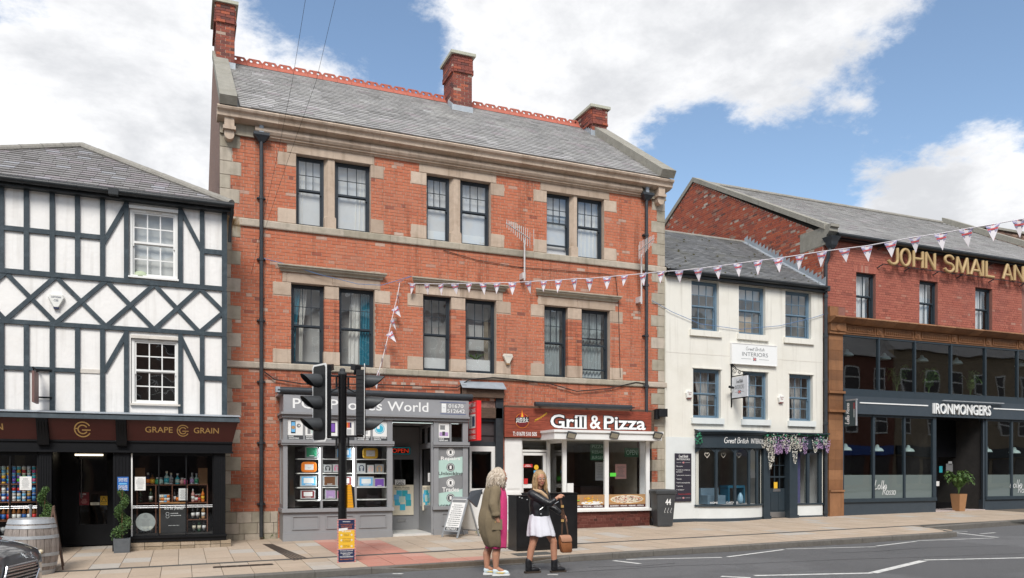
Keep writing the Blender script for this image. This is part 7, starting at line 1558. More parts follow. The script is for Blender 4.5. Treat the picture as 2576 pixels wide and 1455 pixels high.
# gable end, seen over the cream shop
sl = (AZ - JZE)/(AY - FY); mb = MB(); mb.add([(JX0,FY,2),(JX0,30.5,2),(JX0,30.5,AZ - 5.6*.58),(JX0,AY,AZ),(JX0,FY,JZE)],[(0,1,2,3,4)]); gw_ = obj('gable_wall',mb,'mortar',jb)
brickwork(gw_,lambda a,z,d: Vector((JX0 - d,a,z)),FY,29,6.6,AZ,[(FY,FY + .95,JZE - .35,JZE + .2)],'brick_gable',lambda a,z: a,turn=True,singles=300,seed=17,mean=.5,sd=.24,pale=.06,interval=lambda z: [(FY + .01 if z < JZE else FY + (z - JZE)/sl,min(29,AY + (AZ - z)/.58))],hid=lambda a,z: z < WZE + (a - FY)*.64)
mb = MB(); mb.box(JX0 - .015,JX0 + .1,FY - .0,FY + .95,JZE - .35,JZE + .2); obj('kneeler_stone',mb,'stone_grey',jb); mb = MB(); mb.loft([[(JX0 - .02,FY - d,z),(JX0 + .3,FY - d,z),(JX0 + .3,FY + .05,z),(JX0 - .02,FY + .05,z)] for z,d in ((JZE - .35,.1),(JZE - .1,.14),(JZE + .02,.28),(JZE + .12,.28),(JZE + .14,.34),(JZE + .22,.34))]); obj('corbel',mb,'stone_grey',jb)
mb = MB(); mb.add([(JX0,FY - .2,JZE),(JX1,FY - .2,JZE),(JX1,AY,AZ),(JX0,AY,AZ),(JX1,31,AZ - 3),(JX0,31,AZ - 3)],[(0,1,2,3),(3,2,4,5)]); jr = obj('roof',mb,'paint_gutter',jb)
js = Vector((0,AY - FY + .2,AZ - JZE)); jT = js.length; slates(jr,(JX0,FY - .22,JZE + .01),(1,0,0),js,lambda t: jT if t is None else (.2,JX1 - JX0),'slate',.36,.24,300,19)
def verge(x0, x1, a, b, k, up=.14):
    a, b = Vector(a), Vector(b); s = (b - a)
    for i in range(k): p,q = a + s*((i + .01)/k),a + s*((i + .99)/k); mb = MB(); mb.hexa([(x,P_.y,P_.z + d) for d in (-.03,up) for x,P_ in ((x0,p),(x1,p),(x1,q),(x0,q))],stn.random()); obj('coping',mb,'stone_grey',jr)
verge(JX0 - .06,JX0 + .26,(0,FY - .1,JZE + .14),(0,AY,AZ + .05),9); verge(JX0 - .06,JX0 + .26,(0,AY,AZ + .05),(0,29.5,AZ - 2.6),6); verge(JX1 - .1,JX1 + .3,(0,FY - .2,JZE + .12),(0,AY,AZ + .08),9,.2)
ridge(jr, (JX0 + .26, AY, AZ + .02), (JX1 - .1, AY, AZ + .02), 'ridge_grey', .1, .9)
mb = MB(); mb.tube([(JX0 + .3,FY - .27,JZE - .06),(JX1,FY - .27,JZE - .06)],.075,8); mb.box(JX0 + .3,JX1,FY - .2,FY - .012,JZE - .16,JZE - .03); obj('gutter',mb,'paint_gutter',jb)
# stone stack beyond
yk = 24.2; st = thing('stone_chimney','squat rough stone chimney stack beyond the restaurant roof','chimney',(PX(2540,yk),yk,JZE)); xa,xb = PX(2478,yk),PX(2620,yk); zt_ = PZ(2500,572,yk); mb = MB(); mb.box(xa + .05,xb - .05,yk + .05,yk + 1.4,JZE,zt_ - .1); obj('core',mb,'mortar',st); mb = MB(); z = zt_ - 1.7
while z < zt_ - .12:
    x = xa - rw.uniform(0, .2)
    while x < xb: w = rw.uniform(.2,.5); mb.box(max(x,xa),min(x + w,xb) - .015,yk - rw.uniform(0,.02),yk + .3,z,z + .105,rw.random()); x += w
    y = yk + .02
    while y < yk + 1.4: w = rw.uniform(.2,.5); mb.box(xa - rw.uniform(0,.02),xa + .2,y,y + w - .015,z,z + .105,rw.random()); y += w
    z += .12
obj('rubble',mb,'stone_rubble',st)['kind'] = 'stuff'; mb = MB(); mb.box(xa - .08,xb + .08,yk - .08,yk + 1.5,zt_ - .1,zt_); obj('cap',mb,'stone_grey',st)
# gilt letters on rails
LZ0,LZ1 = 7.86,8.47; ly = FY - .24; B8 = lambda x: PX(2043.1 + .25918*x,ly); ls_ = thing('gilt_letter_sign','row of large gold letters on thin rails high on the red-brick wall','sign',(B8(1400),FY,LZ0))
for ch,a,b in (('J',725,835),('O',845,955),('H',970,1077),('N',1088,1195),('S',1272,1378),('M',1385,1518),('A',1525,1642),('I',1632,1672),('L',1676,1768),('A',1838,1942),('N',1950,2050),('D',2068,2165)):
    adv,st_ = CAP[ch]; x0,x1 = B8(a),B8(b); pts = [p for l in st_ for p in l]; m0,m1 = min(p[0] for p in pts),max(p[0] for p in pts); rr3 = .05; k = (x1 - x0 - 2*rr3)/max(m1 - m0,.01) if ch != 'I' else 1; mb = MB()
    for l in st_: mb.tube([(x0 + rr3 + (p[0] - m0)*k if ch != 'I' else (x0 + x1)/2,ly,LZ0 + rr3 + p[1]*(LZ1 - LZ0 - 2*rr3)) for p in l],rr3,8)
    obj('letter', mb, 'gold_letter', ls_, True, sharp=50)
mb = MB(); [mb.tube([(B8(700),ly + .06,z),(B8(2300),ly + .06,z)],.014,6) for z in (LZ0 + .03,LZ1 - .02)]
for x in (700,960,1240,1470,1780,2080): [mb.tube([(B8(x),ly + .06,z),(B8(x) - .05,FY - .01,z - .08)],.018,6) for z in (LZ0 + .03,LZ1 - .02)]
obj('rail', mb, 'paint_pipe', ls_)
# terracotta: cornice in blocks, frieze panels, pier
px0, px1 = fx(2081), fx(2116)
prof = [(-.05,0),(.36,-.02),(.38,-.06),(.34,-.09),(.27,-.14),(.18,-.19),(.12,-.20),(-.05,-.2)]; x = px0 - .05
while x < JX1 - .2: w = .42; mb = MB(); mb.loft([[(xx,FY - p[0],zc1 + p[1]) for p in prof] for xx in (x + .003,x + w - .003)],tint=rw.random()); obj('cornice',mb,'terracotta',jb); x += w
zf1_, zf0_ = zc1 - .2, zgt + .03; E1x = lambda x: fx(2043.1 + .21603 * x)
mb = MB(); mb.box(px1, JX1, FY - .06, FY + .05, zf0_ - .03, zf1_); obj('frieze_ground', mb, 'terracotta', jb)
for a, b in ((335, 710), (815, 1150), (1250, 1578), (1680, 1975), (2075, 2360), (2450, 2720)):
    xa, xb = E1x(a), E1x(b); zh = zf1_ - zf0_; mb = MB()
    for q in ((xa,xb,.08,.16),(xa,xb,.84,.92),(xa,xa + .04,.16,.84),(xb - .04,xb,.16,.84)): mb.box(q[0],q[1],FY - .09,FY - .055,zf0_ + zh*q[2],zf0_ + zh*q[3])
    n = 13
    for i in range(n): cx = xa + .08 + (xb - xa - .16)*(i + .5)/n; r = (xb - xa - .16)/n*.46; mb.loft([[(cx + r*k*math.cos(t),FY - .058 - dd,zf0_ + zh*.47 + zh*.24*k*math.sin(t)) for t in [j*.785 for j in range(8)]] for k,dd in ((1,0),(.8,.02),(.35,.03))])
    obj('frieze_panel', mb, 'terracotta', jb)
for a in (755,1200,1622,2022,2402): cx = E1x(a); mb = MB(); mb.box(cx - .11,cx + .11,FY - .09,FY - .055,zf0_ + .02,zf1_ - .01); mb.loft([[(cx + r*math.cos(t),FY - .09 - d,(zf0_ + zf1_)/2 + r*math.sin(t)) for t in [j*.628 for j in range(10)]] for r,d in ((.085,0),(.07,.02),(.05,.012),(.03,.03))]); obj('rosette',mb,'terracotta',jb)
z = g_front(18) - .05; zr_ = zf0_
levels = [(z, .78, .10), (z + .78, .84, .14)]; zz2 = z + .84
while zz2 < zr_: levels.append((zz2, min(zz2 + .30, zr_), .06)); zz2 += .30
for i, (a, b, d) in enumerate(levels):
    b = z + b if i < 2 else b; mb = MB(); mb.box(px0,px1,FY - d,FY + .1,a + .002,b - .002,rw.random()); obj('pier_block',mb,'terracotta',jb)
for zc in (fz(2098,1035),fz(2098,988),zf0_ - .02): mb = MB(); mb.box(px0 - .04,px1 + .04,FY - .13,FY - .001,zc - .03,zc + .04); obj('pier_moulding',mb,'terracotta',jb)
mb = MB(); mb.box(px0 - .02,px1 + .03,FY - .16,FY,zf0_ + .03,zf1_ + .02); mb.loft([[((px0 + px1)/2 + .09*k*math.cos(t),FY - .16 - d,(zf0_ + zf1_)/2 + .12*k*math.sin(t)) for t in [j*.628 for j in range(10)]] for k,d in ((1,0),(.8,.03),(.5,.035))]); mb.box(px0,px0 + .33,FY - .1,FY,zc1 + .0,zc1 + .3); obj('pier_capital',mb,'terracotta',jb)
# upper glazing band
mul = [2116] + [2208, 2299, 2390, 2476, 2557, 2636, 2712]; mb = MB(); gxs = [fx(u) for u in mul]
for x in gxs: mb.box(x - .03, x + .03, FY - .05, FY + .05, zgb, zgt)
mb.box(gxs[0],gxs[-1],FY - .04,FY + .04,zgt - .06,zgt + .002); mb.box(gxs[0],gxs[-1],FY - .04,FY + .04,zgb,zgb + .06); mb.box(gxs[0],JX1,FY - .10,FY + .05,zft + .05,zgb - .001); ug = obj('window_band',mb,'paint_navy',jb)
for a, b in zip(gxs, gxs[1:]): pane(ug, a + .03, b - .03, FY, zgb + .06, zgt - .06, 'glass_dark')
room(ug, gxs[0] - .3, gxs[-1], FY + .08, FY + 5, zgb - .3, zgt + .3, 'room_dark')
# lower fascia, letters, windows
fyj = FY - .12; mb = MB(); mb.box(px1 + .001,JX1,fyj,FY + .05,zfb,zft + .049); jf = obj('sign_board',mb,'paint_charcoal',jb); E2x = lambda x: PX(2043.1 + .21603*x,fyj); zl = (zfb + zft)/2
mb = MB(); text(mb,'IRONMONGERS',front(fyj),E2x(1395),E2x(2065),zl - .15,zl + .19,.014,depth=.05,spacing=1.02); obj('lettering',mb,'letter_white',jf,False); mb = MB(); mb.box(E2x(550),E2x(1342),fyj - .02,fyj,zl + .08,zl + .115); mb.box(E2x(2105),E2x(2700),fyj - .02,fyj,zl + .08,zl + .115); obj('rule',mb,'letter_white',jf); mb = MB(); mb.box(E2x(1490),E2x(2195),fyj - .12,fyj - .06,zl + .26,zl + .29); [mb.box(E2x(x),E2x(x) + .02,fyj - .07,fyj,zl + .265,zl + .285) for x in (1530,1850,2160)]; obj('light_trough',mb,'galv',jf)
zs0, zs1 = fz(2250, 1253), zfb; zsl = fz(2250, 1262); zg_ = g_front(18) - .06; ex0, ex1 = fx(2352), fx(2476)
sgs = []
for bars_,a,b in (((2116,2120),(2193,2198),(2271,2275),(2344,2352)),fx(2116),ex0),(((2476,2481),(2541,2545),(2628,2634)),ex1,fx(2634)):
    mb = MB(); [mb.box(fx(p),fx(q),FY - .04,FY + .05,zs0,zs1) for p,q in bars_]; mb.box(a,b,FY - .07,FY + .06,zsl,zs0); mb.box(a,b,FY - .03,FY + .049,zs1 - .07,zs1 - .001); sgs.append(obj('shop_window',mb,'paint_navy',jb))
pieces('stall_riser',[(fx(2116),ex0,FY - .02,FY + .05,zg_,zsl),(ex1,fx(2634),FY - .02,FY + .05,zg_,zsl)],'paint_charcoal',jb); pieces('end_wall',[(fx(2634) + .001,JX1,FY - .05,FY + .1,zg_,zfb),(gxs[-1] + .03,JX1,FY - .04,FY + .05,zgb,zgt)],'paint_charcoal',jb)
zfr = fz(2250, 1195)
for a,b in ((2120,2193),(2198,2271),(2275,2344),(2481,2541),(2545,2628)): sg = sgs[a > 2400]; pane(sg,fx(a),fx(b),FY,zs0,zs1 - .07,'glass_dark'); pane(sg,fx(a),fx(b),FY + .012,zs0,zfr,'glass_frost','frosted_film')
sg = sgs[0]
for x0, y0, x1, y1 in ((750, 905, 900, 1045), (2330, 905, 2480, 1045)):
    mb = MB(); f = front(FY - .004); q = lambda y: PZ(2250,1005.8 + .21603*y,FY); script(mb,'Lollo',f,E2x(x0),E2x(x1),q(1040),.02,zs=.13); script(mb,'Rosso',f,E2x(x0 + 95),E2x(x1 + 105),q(1105),.02,zs=.125); obj('window_lettering',mb,'letter_white',sg)
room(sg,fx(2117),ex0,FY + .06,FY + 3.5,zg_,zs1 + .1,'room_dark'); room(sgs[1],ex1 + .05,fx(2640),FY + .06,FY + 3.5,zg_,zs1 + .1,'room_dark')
A_,B_ = Vector((PX(2425,FY + 1.1),FY + 1.1,0)),Vector((ex1,FY,0)); d_ = B_ - A_; mb = MB(); [side(mb,a,b,c,d) for a,b,c,d in ((0,1,zg_,zsl),(0,.08,zsl,zs1),(.9,1,zsl,zs1),(.08,.9,zs1 - .07,zs1))]; sw = obj('side_window',mb,'paint_charcoal',jb); mb = MB(); p,q = A_ + d_*.08 + Vector((.02,0,0)),A_ + d_*.9 + Vector((.02,0,0)); mb.quad((p.x,p.y,zsl),(q.x,q.y,zsl),(q.x,q.y,zs1 - .07),(p.x,p.y,zs1 - .07)); obj('pane',mb,'glass_dark',sw)
mb = MB(); p,q = A_ + d_*.1,A_ + d_*.72; mb.quad((p.x - .02,p.y,1.0),(q.x - .02,q.y,1.0),(q.x - .02,q.y,1.85),(p.x - .02,p.y,1.85),PC('lgrey')); o = tag(obj('menu_poster',mb,'palette',None),'large pale menu sheet on the angled glass of the restaurant entrance','poster')
yd = FY + 1.1; mb = MB(); dx2 = lambda u: PX(u,yd); mb.box(dx2(2330),dx2(2358),yd,yd + .05,zg_,zs1); mb.box(dx2(2409),dx2(2426),yd,yd + .05,zg_,zs1); mb.box(dx2(2358),dx2(2409),yd,yd + .05,2.0,zs1); mb.box(dx2(2358),dx2(2409),yd,yd + .05,zg_,.45); dj = obj('door',mb,'paint_black',jb); pane(dj,dx2(2358),dx2(2409),yd + .02,.45,2.0,'glass'); mb = MB(); mb.tube([(dx2(2405),yd - .06,.95),(dx2(2405),yd - .06,1.6)],.014,6); obj('door_handle',mb,'steel',dj); mb = MB(); mb.quad((ex0,FY,zs1),(ex1,FY,zs1),(ex1,yd,zs1),(ex0,yd,zs1)); obj('entrance_soffit',mb,'paint_black',jb); room(jb,ex0,ex1 + 4,yd + .06,yd + 3,zg_,zs1,'room_dark')
mb = MB(); mb.hexa([(x,y,g_front(x) + dz) for dz in (-.05,.02) for x,y in ((ex0,FY - .02),(ex1,FY - .02),(ex1 - .3,yd),(ex0,yd))]); obj('door_step',mb,mat('step_pink',(.5,.42,.40),.8,.1,9),jb)
for k,(u0,u1,v0,v1,c) in enumerate(((2362,2370,1173,1189,'teal'),(2379,2396,1167,1187,'grey'),(2350,2362,1211,1223,'white'),(2385,2394,1161,1169,'lgrey'))): notice('sticker',u0,u1,v0,v1,yd - .005,c,'%s notice on the black restaurant door' % ('small teal','gridded grey','low white','topmost pale')[k],'notice',lambda*a: None)
# pendants and palms behind the glass
def pendant(u, v, y, ztop, lab):
    x,z = PX(u,y),PZ(u,v,y); t = thing('pendant_lamp',lab,'lamp',(x,y,z),group=None); mb = MB(); mb.lathe([(.20,0),(.19,.03),(.15,.09),(.07,.13),(.05,.2),(.02,.22)],(x,y,z),14); obj('shade',mb,mat('enamel_mint',(.50,.62,.60),.35),t,True); mb = MB(); mb.tube([(x,y,z + .2),(x,y,ztop)],.008,5); obj('flex',mb,'cable',t)
for k,(u,v) in enumerate(((2130,896),(2224,905),(2318,910),(2405,916),(2567,922))): pendant(u,v,FY + .7,zgt,'%s pendant lamp from the left behind the upper restaurant glazing' % ('first','second','third','fourth','fifth')[k])
for k,(u,v) in enumerate(((2126,1134),(2206,1136),(2284,1137),(2480,1138),(2551,1141))): pendant(u,v,FY + .7,zs1,'%s pendant lamp from the left behind the ground-floor restaurant glass' % ('first','second','third','fourth','fifth')[k])
mat('palm_leaf', (.06, .13, .03), .5, .3, 20, ramp=((0, (.035, .085, .02)), (1, (.12, .21, .05))))
def palm(name, base, h, n, spread, lab, seed, ln=.5, trunk=True):
    r = random.Random(seed); t = thing(name, lab, 'plant', base); b = Vector(base); mb = MB()
    for i in range(n):
        a = r.uniform(0,6.28); tip = Vector((math.cos(a)*spread*r.uniform(.5,1),math.sin(a)*spread*r.uniform(.4,.9),h*r.uniform(.55,1.))); pts = [b + Vector((tip.x*s**1.6,tip.y*s**1.6,tip.z*(1.25*s - .25*s**4 - .35*s**5*(spread > .2)))) for s in [j/8 for j in range(9)]]; mb.tube(pts,[.010] + [.006]*7 + [.002],4)
        for j in range(3, 9):
            p = pts[j]; d = (pts[j] - pts[j - 1]).normalized(); sd = d.cross(Vector((0, 0, 1))).normalized()
            for s in (-1, 1):
                for q in (0,.5): l = ln*r.uniform(.5,1)*(1.1 - j/12); c = p - (pts[j] - pts[j - 1])*q; e = c + sd*s*l*.55 + d*l*.6 - Vector((0,0,l*.28)); w = d*.016; mb.add([c - w,c + w,(c + e)/2 + w*1.3 + Vector((0,0,.015)),e,(c + e)/2 - w*1.3 + Vector((0,0,.015))],[(0,1,2,4),(4,2,3)],r.random())
    obj('fronds', mb, 'palm_leaf', t)['kind'] = 'stuff'; return t
yp = FY - .05; b0 = GP(2411,1281,z_pave); b0 = Vector((PX(2411,yp),yp,g_front(PX(2411,yp)))); t = palm('potted_palm',(b0.x,b0.y,b0.z + .54),1.0,36,.55,'potted palm in a tan tapered planter at the restaurant door',5,.30); mb = MB(); mb.loft([[(b0.x + a*w,b0.y + c*w,b0.z + z) for a,c in ((-1,-1),(1,-1),(1,1),(-1,1))] for z,w in ((0,.125),(.56,.175),(.56,.15),(.52,.15))]); obj('planter',mb,mat('planter_tan',(.36,.19,.09),.6,.08,6),t)
for k,u in enumerate((2255,2335,2440)): palm('indoor_palm',(PX(u,FY + 1),FY + 1,zgb + .1),1.25,11,.45,'leafy palm inside the %s bay of the upper restaurant glazing' % ('second','third','fourth')[k],30 + k,.35)
# projecting restaurant sign and rainwater pipe
hx = PX(2124,FY - .05); y0,y1 = FY - .5,FY - .06; z0,z1 = PZ(2140,1072,FY - .3),PZ(2140,1010,FY - .3); hg = thing('banner_sign','dark grey projecting sign with white script reading upwards by the terracotta pier','sign',(hx,FY - .3,z0)); mb = MB(); mb.box(hx - .02,hx + .02,y0,y1,z0,z1); obj('panel',mb,mat('sign_slate',(.045,.07,.078),.45),hg); mb = MB(); mb.box(hx - .03,hx + .03,y0 - .03,FY,z1 + .02,z1 + .06); mb.box(hx - .03,hx + .03,y0 - .012,y0 - .001,z0,z1 + .02); obj('bracket',mb,'galv',hg)
mb = MB(); lf = lambda a,b,d: (hx - .023 - d,y1 - .26 + b,a); script(mb,'Lollo Rosso',lambda a,b,d: (hx - .023 - d,y1 - .19 - (z0 - b)*1,a),z0 + .05,z1 - .05,z0,.022,zs=.075); mb.box(hx - .024,hx - .0215,y1 - .385,y1 - .37,z0 + .25,z0 + .5); obj('lettering',mb,'letter_white',hg); mb = MB(); mb.box(hx - .024,hx - .0215,y1 - .385,y1 - .37,z0 + .5,z1 - .05); obj('red_rule',mb,'sign_red',hg)
pp = thing('drainpipe','dark rainwater pipe with twisted neck between the cream shop and the restaurant','drainpipe',(fx(2077),FY - .1,0)); x = fx(2077,FY - .1); mb = MB(); mb.tube([(x,FY - .1,.1),(x,FY - .1,JZE - .9)],.05,10); mb.tube([(x,FY - .1,JZE - .92),(x + .05,FY - .14,JZE - .75),(x - .0,FY - .2,JZE - .6),(x + .1,FY - .22,JZE - .45)],.055,8); obj('pipe',mb,'paint_pipe',pp,True,sharp=50); mb = MB(); mb.loft([[(x + .1 + a*w,FY - .22 + b*w,z) for a,b in ((-1,-1),(1,-1),(1,1),(-1,1))] for z,w in ((JZE - .5,.06),(JZE - .4,.11),(JZE - .3,.13),(JZE - .2,.17),(JZE - .15,.19))]); mb.box(x - .13,x + .08,FY - .2,FY,WZE - .12,WZE + .03); [mb.tube([(x,FY - .1,z),(x,FY - .1,z + .08)],.065,10) for z in (.25,2.9,4.2,5.5,WZE - .3)]; obj('hopper',mb,'paint_pipe',pp)
glass_pipe = MB(); glass_pipe.tube([(WX0 - .02,FY - .03,1.0),(WX0 - .02,FY - .03,fz(1675,700))],.018,6); simple('cable_duct',glass_pipe,mat('duct_cream',(.6,.58,.5),.6),'thin cream conduit running up beside the cream wall','pipe')
# ------------------------------------------------------------------ houses across the street,seen only as reflections
OYY = -5.2; ro = random.Random(31)
for k,(x0,x1,h,m,fc,lab) in enumerate(((-16,-4,9.0,'stone_brown','ink_blue','sandstone house across the street, behind the camera on the left'),(-3.98,13,9.8,'brick_side','paint_navy','brick house across the street with a navy shop fascia, behind the camera'),(31.02,47,9.6,'brick_dark3','ink_blue','brick house across the street with white sashes and a blue fascia'),(13.02,31,10.0,'brick_dark3','paint_cream','brick house across the street with a cream fascia'),(47.02,72,10.2,'stone_brown','paint_navy','long sandstone house across the street, far to the right'))):
    t = thing('street_house',lab,'building',((x0 + x1)/2,OYY,g_front(x0))); mb = MB(); mb.box(x0,x1,OYY - 6,OYY,-.3,h); obj('wall',mb,mat('brick_dark3',(.20,.085,.06),.9,.2,6) if m == 'brick_dark3' else m,t); mb = MB(); mb.loft([[(x,OYY - y,z) for y,z in ((-.3,h),(3,h + 2.4),(6.3,h))] for x in (x0,x1)]); obj('roof',mb,'slate',t); mb = MB(); mb.box(x0 + .2,x1 - .2,OYY,OYY + .2,2.6,3.3); obj('fascia',mb,fc,t)
    n = int((x1 - x0) / 2.3)
    for j in range(n):
        cx = x0 + (x1 - x0) * (j + .5) / n
        for z in (4.2,7.2): mb = MB(); mb.box(cx - .55,cx + .55,OYY,OYY + .06,z,z + 1.7); w = obj('window',mb,'paint_white',t); mb = MB(); [mb.box(cx - .46,cx + .46,OYY + .06,OYY + .065,z + a,z + b) for a,b in ((.1,.8),(.9,1.6))]; obj('pane',mb,'panel_dark',w)
        mb = MB(); mb.box(cx - 1.0,cx + 1.0,OYY,OYY + .05,.6,2.5); obj('shop_window',mb,'panel_dark',t)
# ------------------------------------------------------------------ street things
def V3(u, v, y): return Vector((PX(u, y), y, PZ(u, v, y)))
# traffic light
b0 = GP(861,1414,z_pave); TYL = b0.y; tl = thing('traffic_light','black traffic light pole with two signal heads facing along the street','traffic light',b0)
zt_ = PZ(861,943,TYL); mb = MB(); mb.tube([(b0.x,TYL,b0.z),(b0.x,TYL,zt_)],.073,14); obj('pole',mb,mat('pole_black',(.008,.008,.009),.25,.2,9),tl,True,sharp=40)
mb = MB(); mb.lathe([(.075,0),(.075,.03),(.05,.05),(.05,.09),(.03,.11)],(b0.x,TYL,zt_),12); obj('cap',mb,'plastic_grey',tl)
def head(uc, face, nm):
    c = V3(uc,1014,TYL - .05); R_ = Matrix.Translation(c) @ Matrix.Rotation(math.radians(face),4,'Z'); hh = .56
    mb = MB(); mb.box(-.135,.135,0,.15,-hh,hh); [mb.box(-.137,.137,-.005,.152,z - .008,z + .008) for z in (-.187,.187)]; [mb.box(-.142,.142,.02,.14,z,z + .012) for z in [-.52 + .07*i for i in range(15)]]; mb.xf(R_); h = obj('signal_head',mb,'plastic_black',tl)
    mb = MB(); bb_ = [(-.24,-hh - .06),(-.2,-hh - .1),(.2,-hh - .1),(.24,-hh - .06),(.24,hh + .06),(.2,hh + .1),(-.2,hh + .1),(-.24,hh + .06)]; mb.prism(bb_,lambda a,b,d: (a,d,b),.0,.008); q = [(a*.86,b*.955) for a,b in bb_]; mb.prism(q,lambda a,b,d: (a,d,b),-.003,.0,mi=1); mb.xf(R_); obj('backing_board',mb,['paint_white','plastic_black'],h)
    for z,nm2,cl in ((.373,'red',(.10,.012,.01)),(0,'amber',(.10,.05,.01)),(-.373,'green',(.012,.07,.04))):
        mb = MB(); mb.lathe([(.1,0),(.095,.012),(.05,.025),(.005,.028)],n=14); mb.xf(R_ @ Matrix.Translation((0,-.01,z)) @ Matrix.Rotation(math.pi/2,4,'X')); obj('lens',mb,mat('lens_' + nm2,cl,.25),h,True)
        mb = MB(); n = 18; rings = []
        for k,(d,r) in enumerate(((0,.118),(.10,.116),(.34,.10))): rings.append([(r*math.sin(t),-.004 - d*(1. if k == 0 else (.30 + .70*(math.cos(t)*.5 + .5)**.8)),z + r*math.cos(t)) for t in [-2.75 + 5.5*j/n for j in range(n + 1)]])
        mb.loft(rings, closed=False); mb.xf(R_); obj('hood', mb, 'plastic_grey', h, True)
    return c
cl_ = head(803, -70, 'left'); cr_ = head(918, 76, 'right')
mb = MB()
for cx_, s in ((cl_, -1), (cr_, 1)):
    for z in (zt_ - .03,cx_.z - .58): mb.tube([(b0.x + s*.06,TYL,z),(b0.x + s*.1,TYL - .02,z),(cx_.x - s*.03,TYL - .03,z)],.02,6); mb.tube([(b0.x + s*.1,TYL,z - .02),(b0.x + s*.1,TYL,z - .2)],.02,6) if z > 2 else None
    mb.tube([(cx_.x,TYL,zt_ - .2),(b0.x + s*.2,TYL - .05,zt_ - .3),(b0.x + s*.07,TYL,zt_ - .22)],.016,6)
obj('bracket', mb, 'plastic_black', tl)
for u,r in ((829,-.5),(893,.4)): mb = MB(); mb.box(-.06,.06,-.08,.06,0,.10); mb.tube([(0,0,-.08),(0,0,0)],.02,6); mb.xf(Matrix.Translation(V3(u,932,TYL)) @ Matrix.Rotation(r,4,'Z') @ Matrix.Rotation(.25,4,'X')); obj('detector',mb,'plastic_black',tl)
mb = MB(); p = V3(873,1278,TYL); zz0,zz1 = p.z,PZ(873,1220,TYL); mb.hexa([(p.x - .01,TYL - .1,zz0),(p.x + .09,TYL - .1,zz0),(p.x + .09,TYL + .1,zz0),(p.x - .01,TYL + .1,zz0),(p.x - .01,TYL - .1,zz1),(p.x + .05,TYL - .1,zz1),(p.x + .05,TYL + .1,zz1),(p.x - .01,TYL + .1,zz1)]); pb_ = obj('push_button_box',mb,mat('signal_yellow',(.80,.36,.01),.45),tl); mb = MB(); [mb.box(p.x - .012,p.x + .09 - .04*k/9,TYL - .104,TYL - .1,zz0 + (zz1 - zz0)*(k + .3)/9,zz0 + (zz1 - zz0)*(k + .42)/9) for k in range(9)]; obj('rib',mb,'gold_paint',pb_); mb = MB(); mb.hexa([(p.x + .09,TYL - .09,zz0),(p.x + .12,TYL - .09,zz0 + .02),(p.x + .12,TYL + .09,zz0 + .02),(p.x + .09,TYL + .09,zz0),(p.x + .05,TYL - .09,zz1),(p.x + .10,TYL - .09,zz1 - .03),(p.x + .10,TYL + .09,zz1 - .03),(p.x + .05,TYL + .09,zz1)]); obj('button_face',mb,'plastic_black',pb_)
y = TYL - .09; xa,xb,za,zb_ = PX(848,y),PX(894,y),PZ(871,1416,y) + .005,PZ(871,1306,y); sg = thing('notice_board','navy and yellow public health notice board fixed at the foot of the traffic light','sign',((xa + xb)/2,y,za)); mb = MB(); w,h = xb - xa,zb_ - za
mb.box(xa, xb, y - .008, y, za, zb_, PC('blush')); n = 26
for i in range(n):
    t = za + h * i / n
    for x in (xa + .003,xb - .018): mb.add([(x,y - .0086,t),(x + .015,y - .0086,t + .01),(x + .015,y - .0086,t + .026),(x,y - .0086,t + .016)],[(0,1,2,3)],PC('navy' if i % 2 else 'red'))
for a,b,c in ((.0,.30,'navy'),(.31,.74,'yellow'),(.75,.985,'navy')): mb.box(xa + .02,xb - .02,y - .0095,y - .008,za + h*(a + .012),za + h*b,PC(c))
obj('panel', mb, 'palette', sg); mb = MB(); f = front(y - .0102)
for s,z0,z1,c,i in (('Northumberland',.93,.955,'white',.3),('1 in 3 people don\'t',.865,.89,'orange',.15),('even know they',.825,.85,'orange',.2),('have COVID-19',.785,.81,'orange',.22),('PLEASE',.70,.73,'white',.25),('Stay at',.64,.66,'brown',.35),('home',.61,.63,'brown',.38),('Only travel',.54,.56,'brown',.28),('for essential',.505,.525,'brown',.26),('purposes',.465,.485,'brown',.3),('Respect',.385,.405,'brown',.33),('our area',.35,.37,'brown',.33),('Protect yourself',.255,.285,'white',.15),('Protect others',.205,.235,'white',.18),('Protect',.165,.19,'white',.3),('Northumberland',.12,.15,'white',.14),('#DoTheRightThing',.06,.085,'orange',.15)): text(mb,s,f,xa + w*i,xb - w*i,za + h*z0,za + h*z1,.02,tint=PC(c))
for v in (.635, .515, .375):
    for s in (.22,.78): mb.add([f(xa + w*s + .018*math.cos(t),za + h*v + .018*math.sin(t),0) for t in [i*.63 for i in range(10)]],[tuple(range(10))],PC('cream'))
mb.add([f(xa + w*a,za + h*b,.001) for a,b in ((.07,.725),(.55,.745),(.56,.80),(.08,.785))],[(0,1,2,3)],PC('white')); text(mb,'I\'M A',f,xa + w*.12,xa + w*.32,za + h*.765,za + h*.785,.01,tint=PC('black')) ; obj('lettering',mb,'palette',sg)
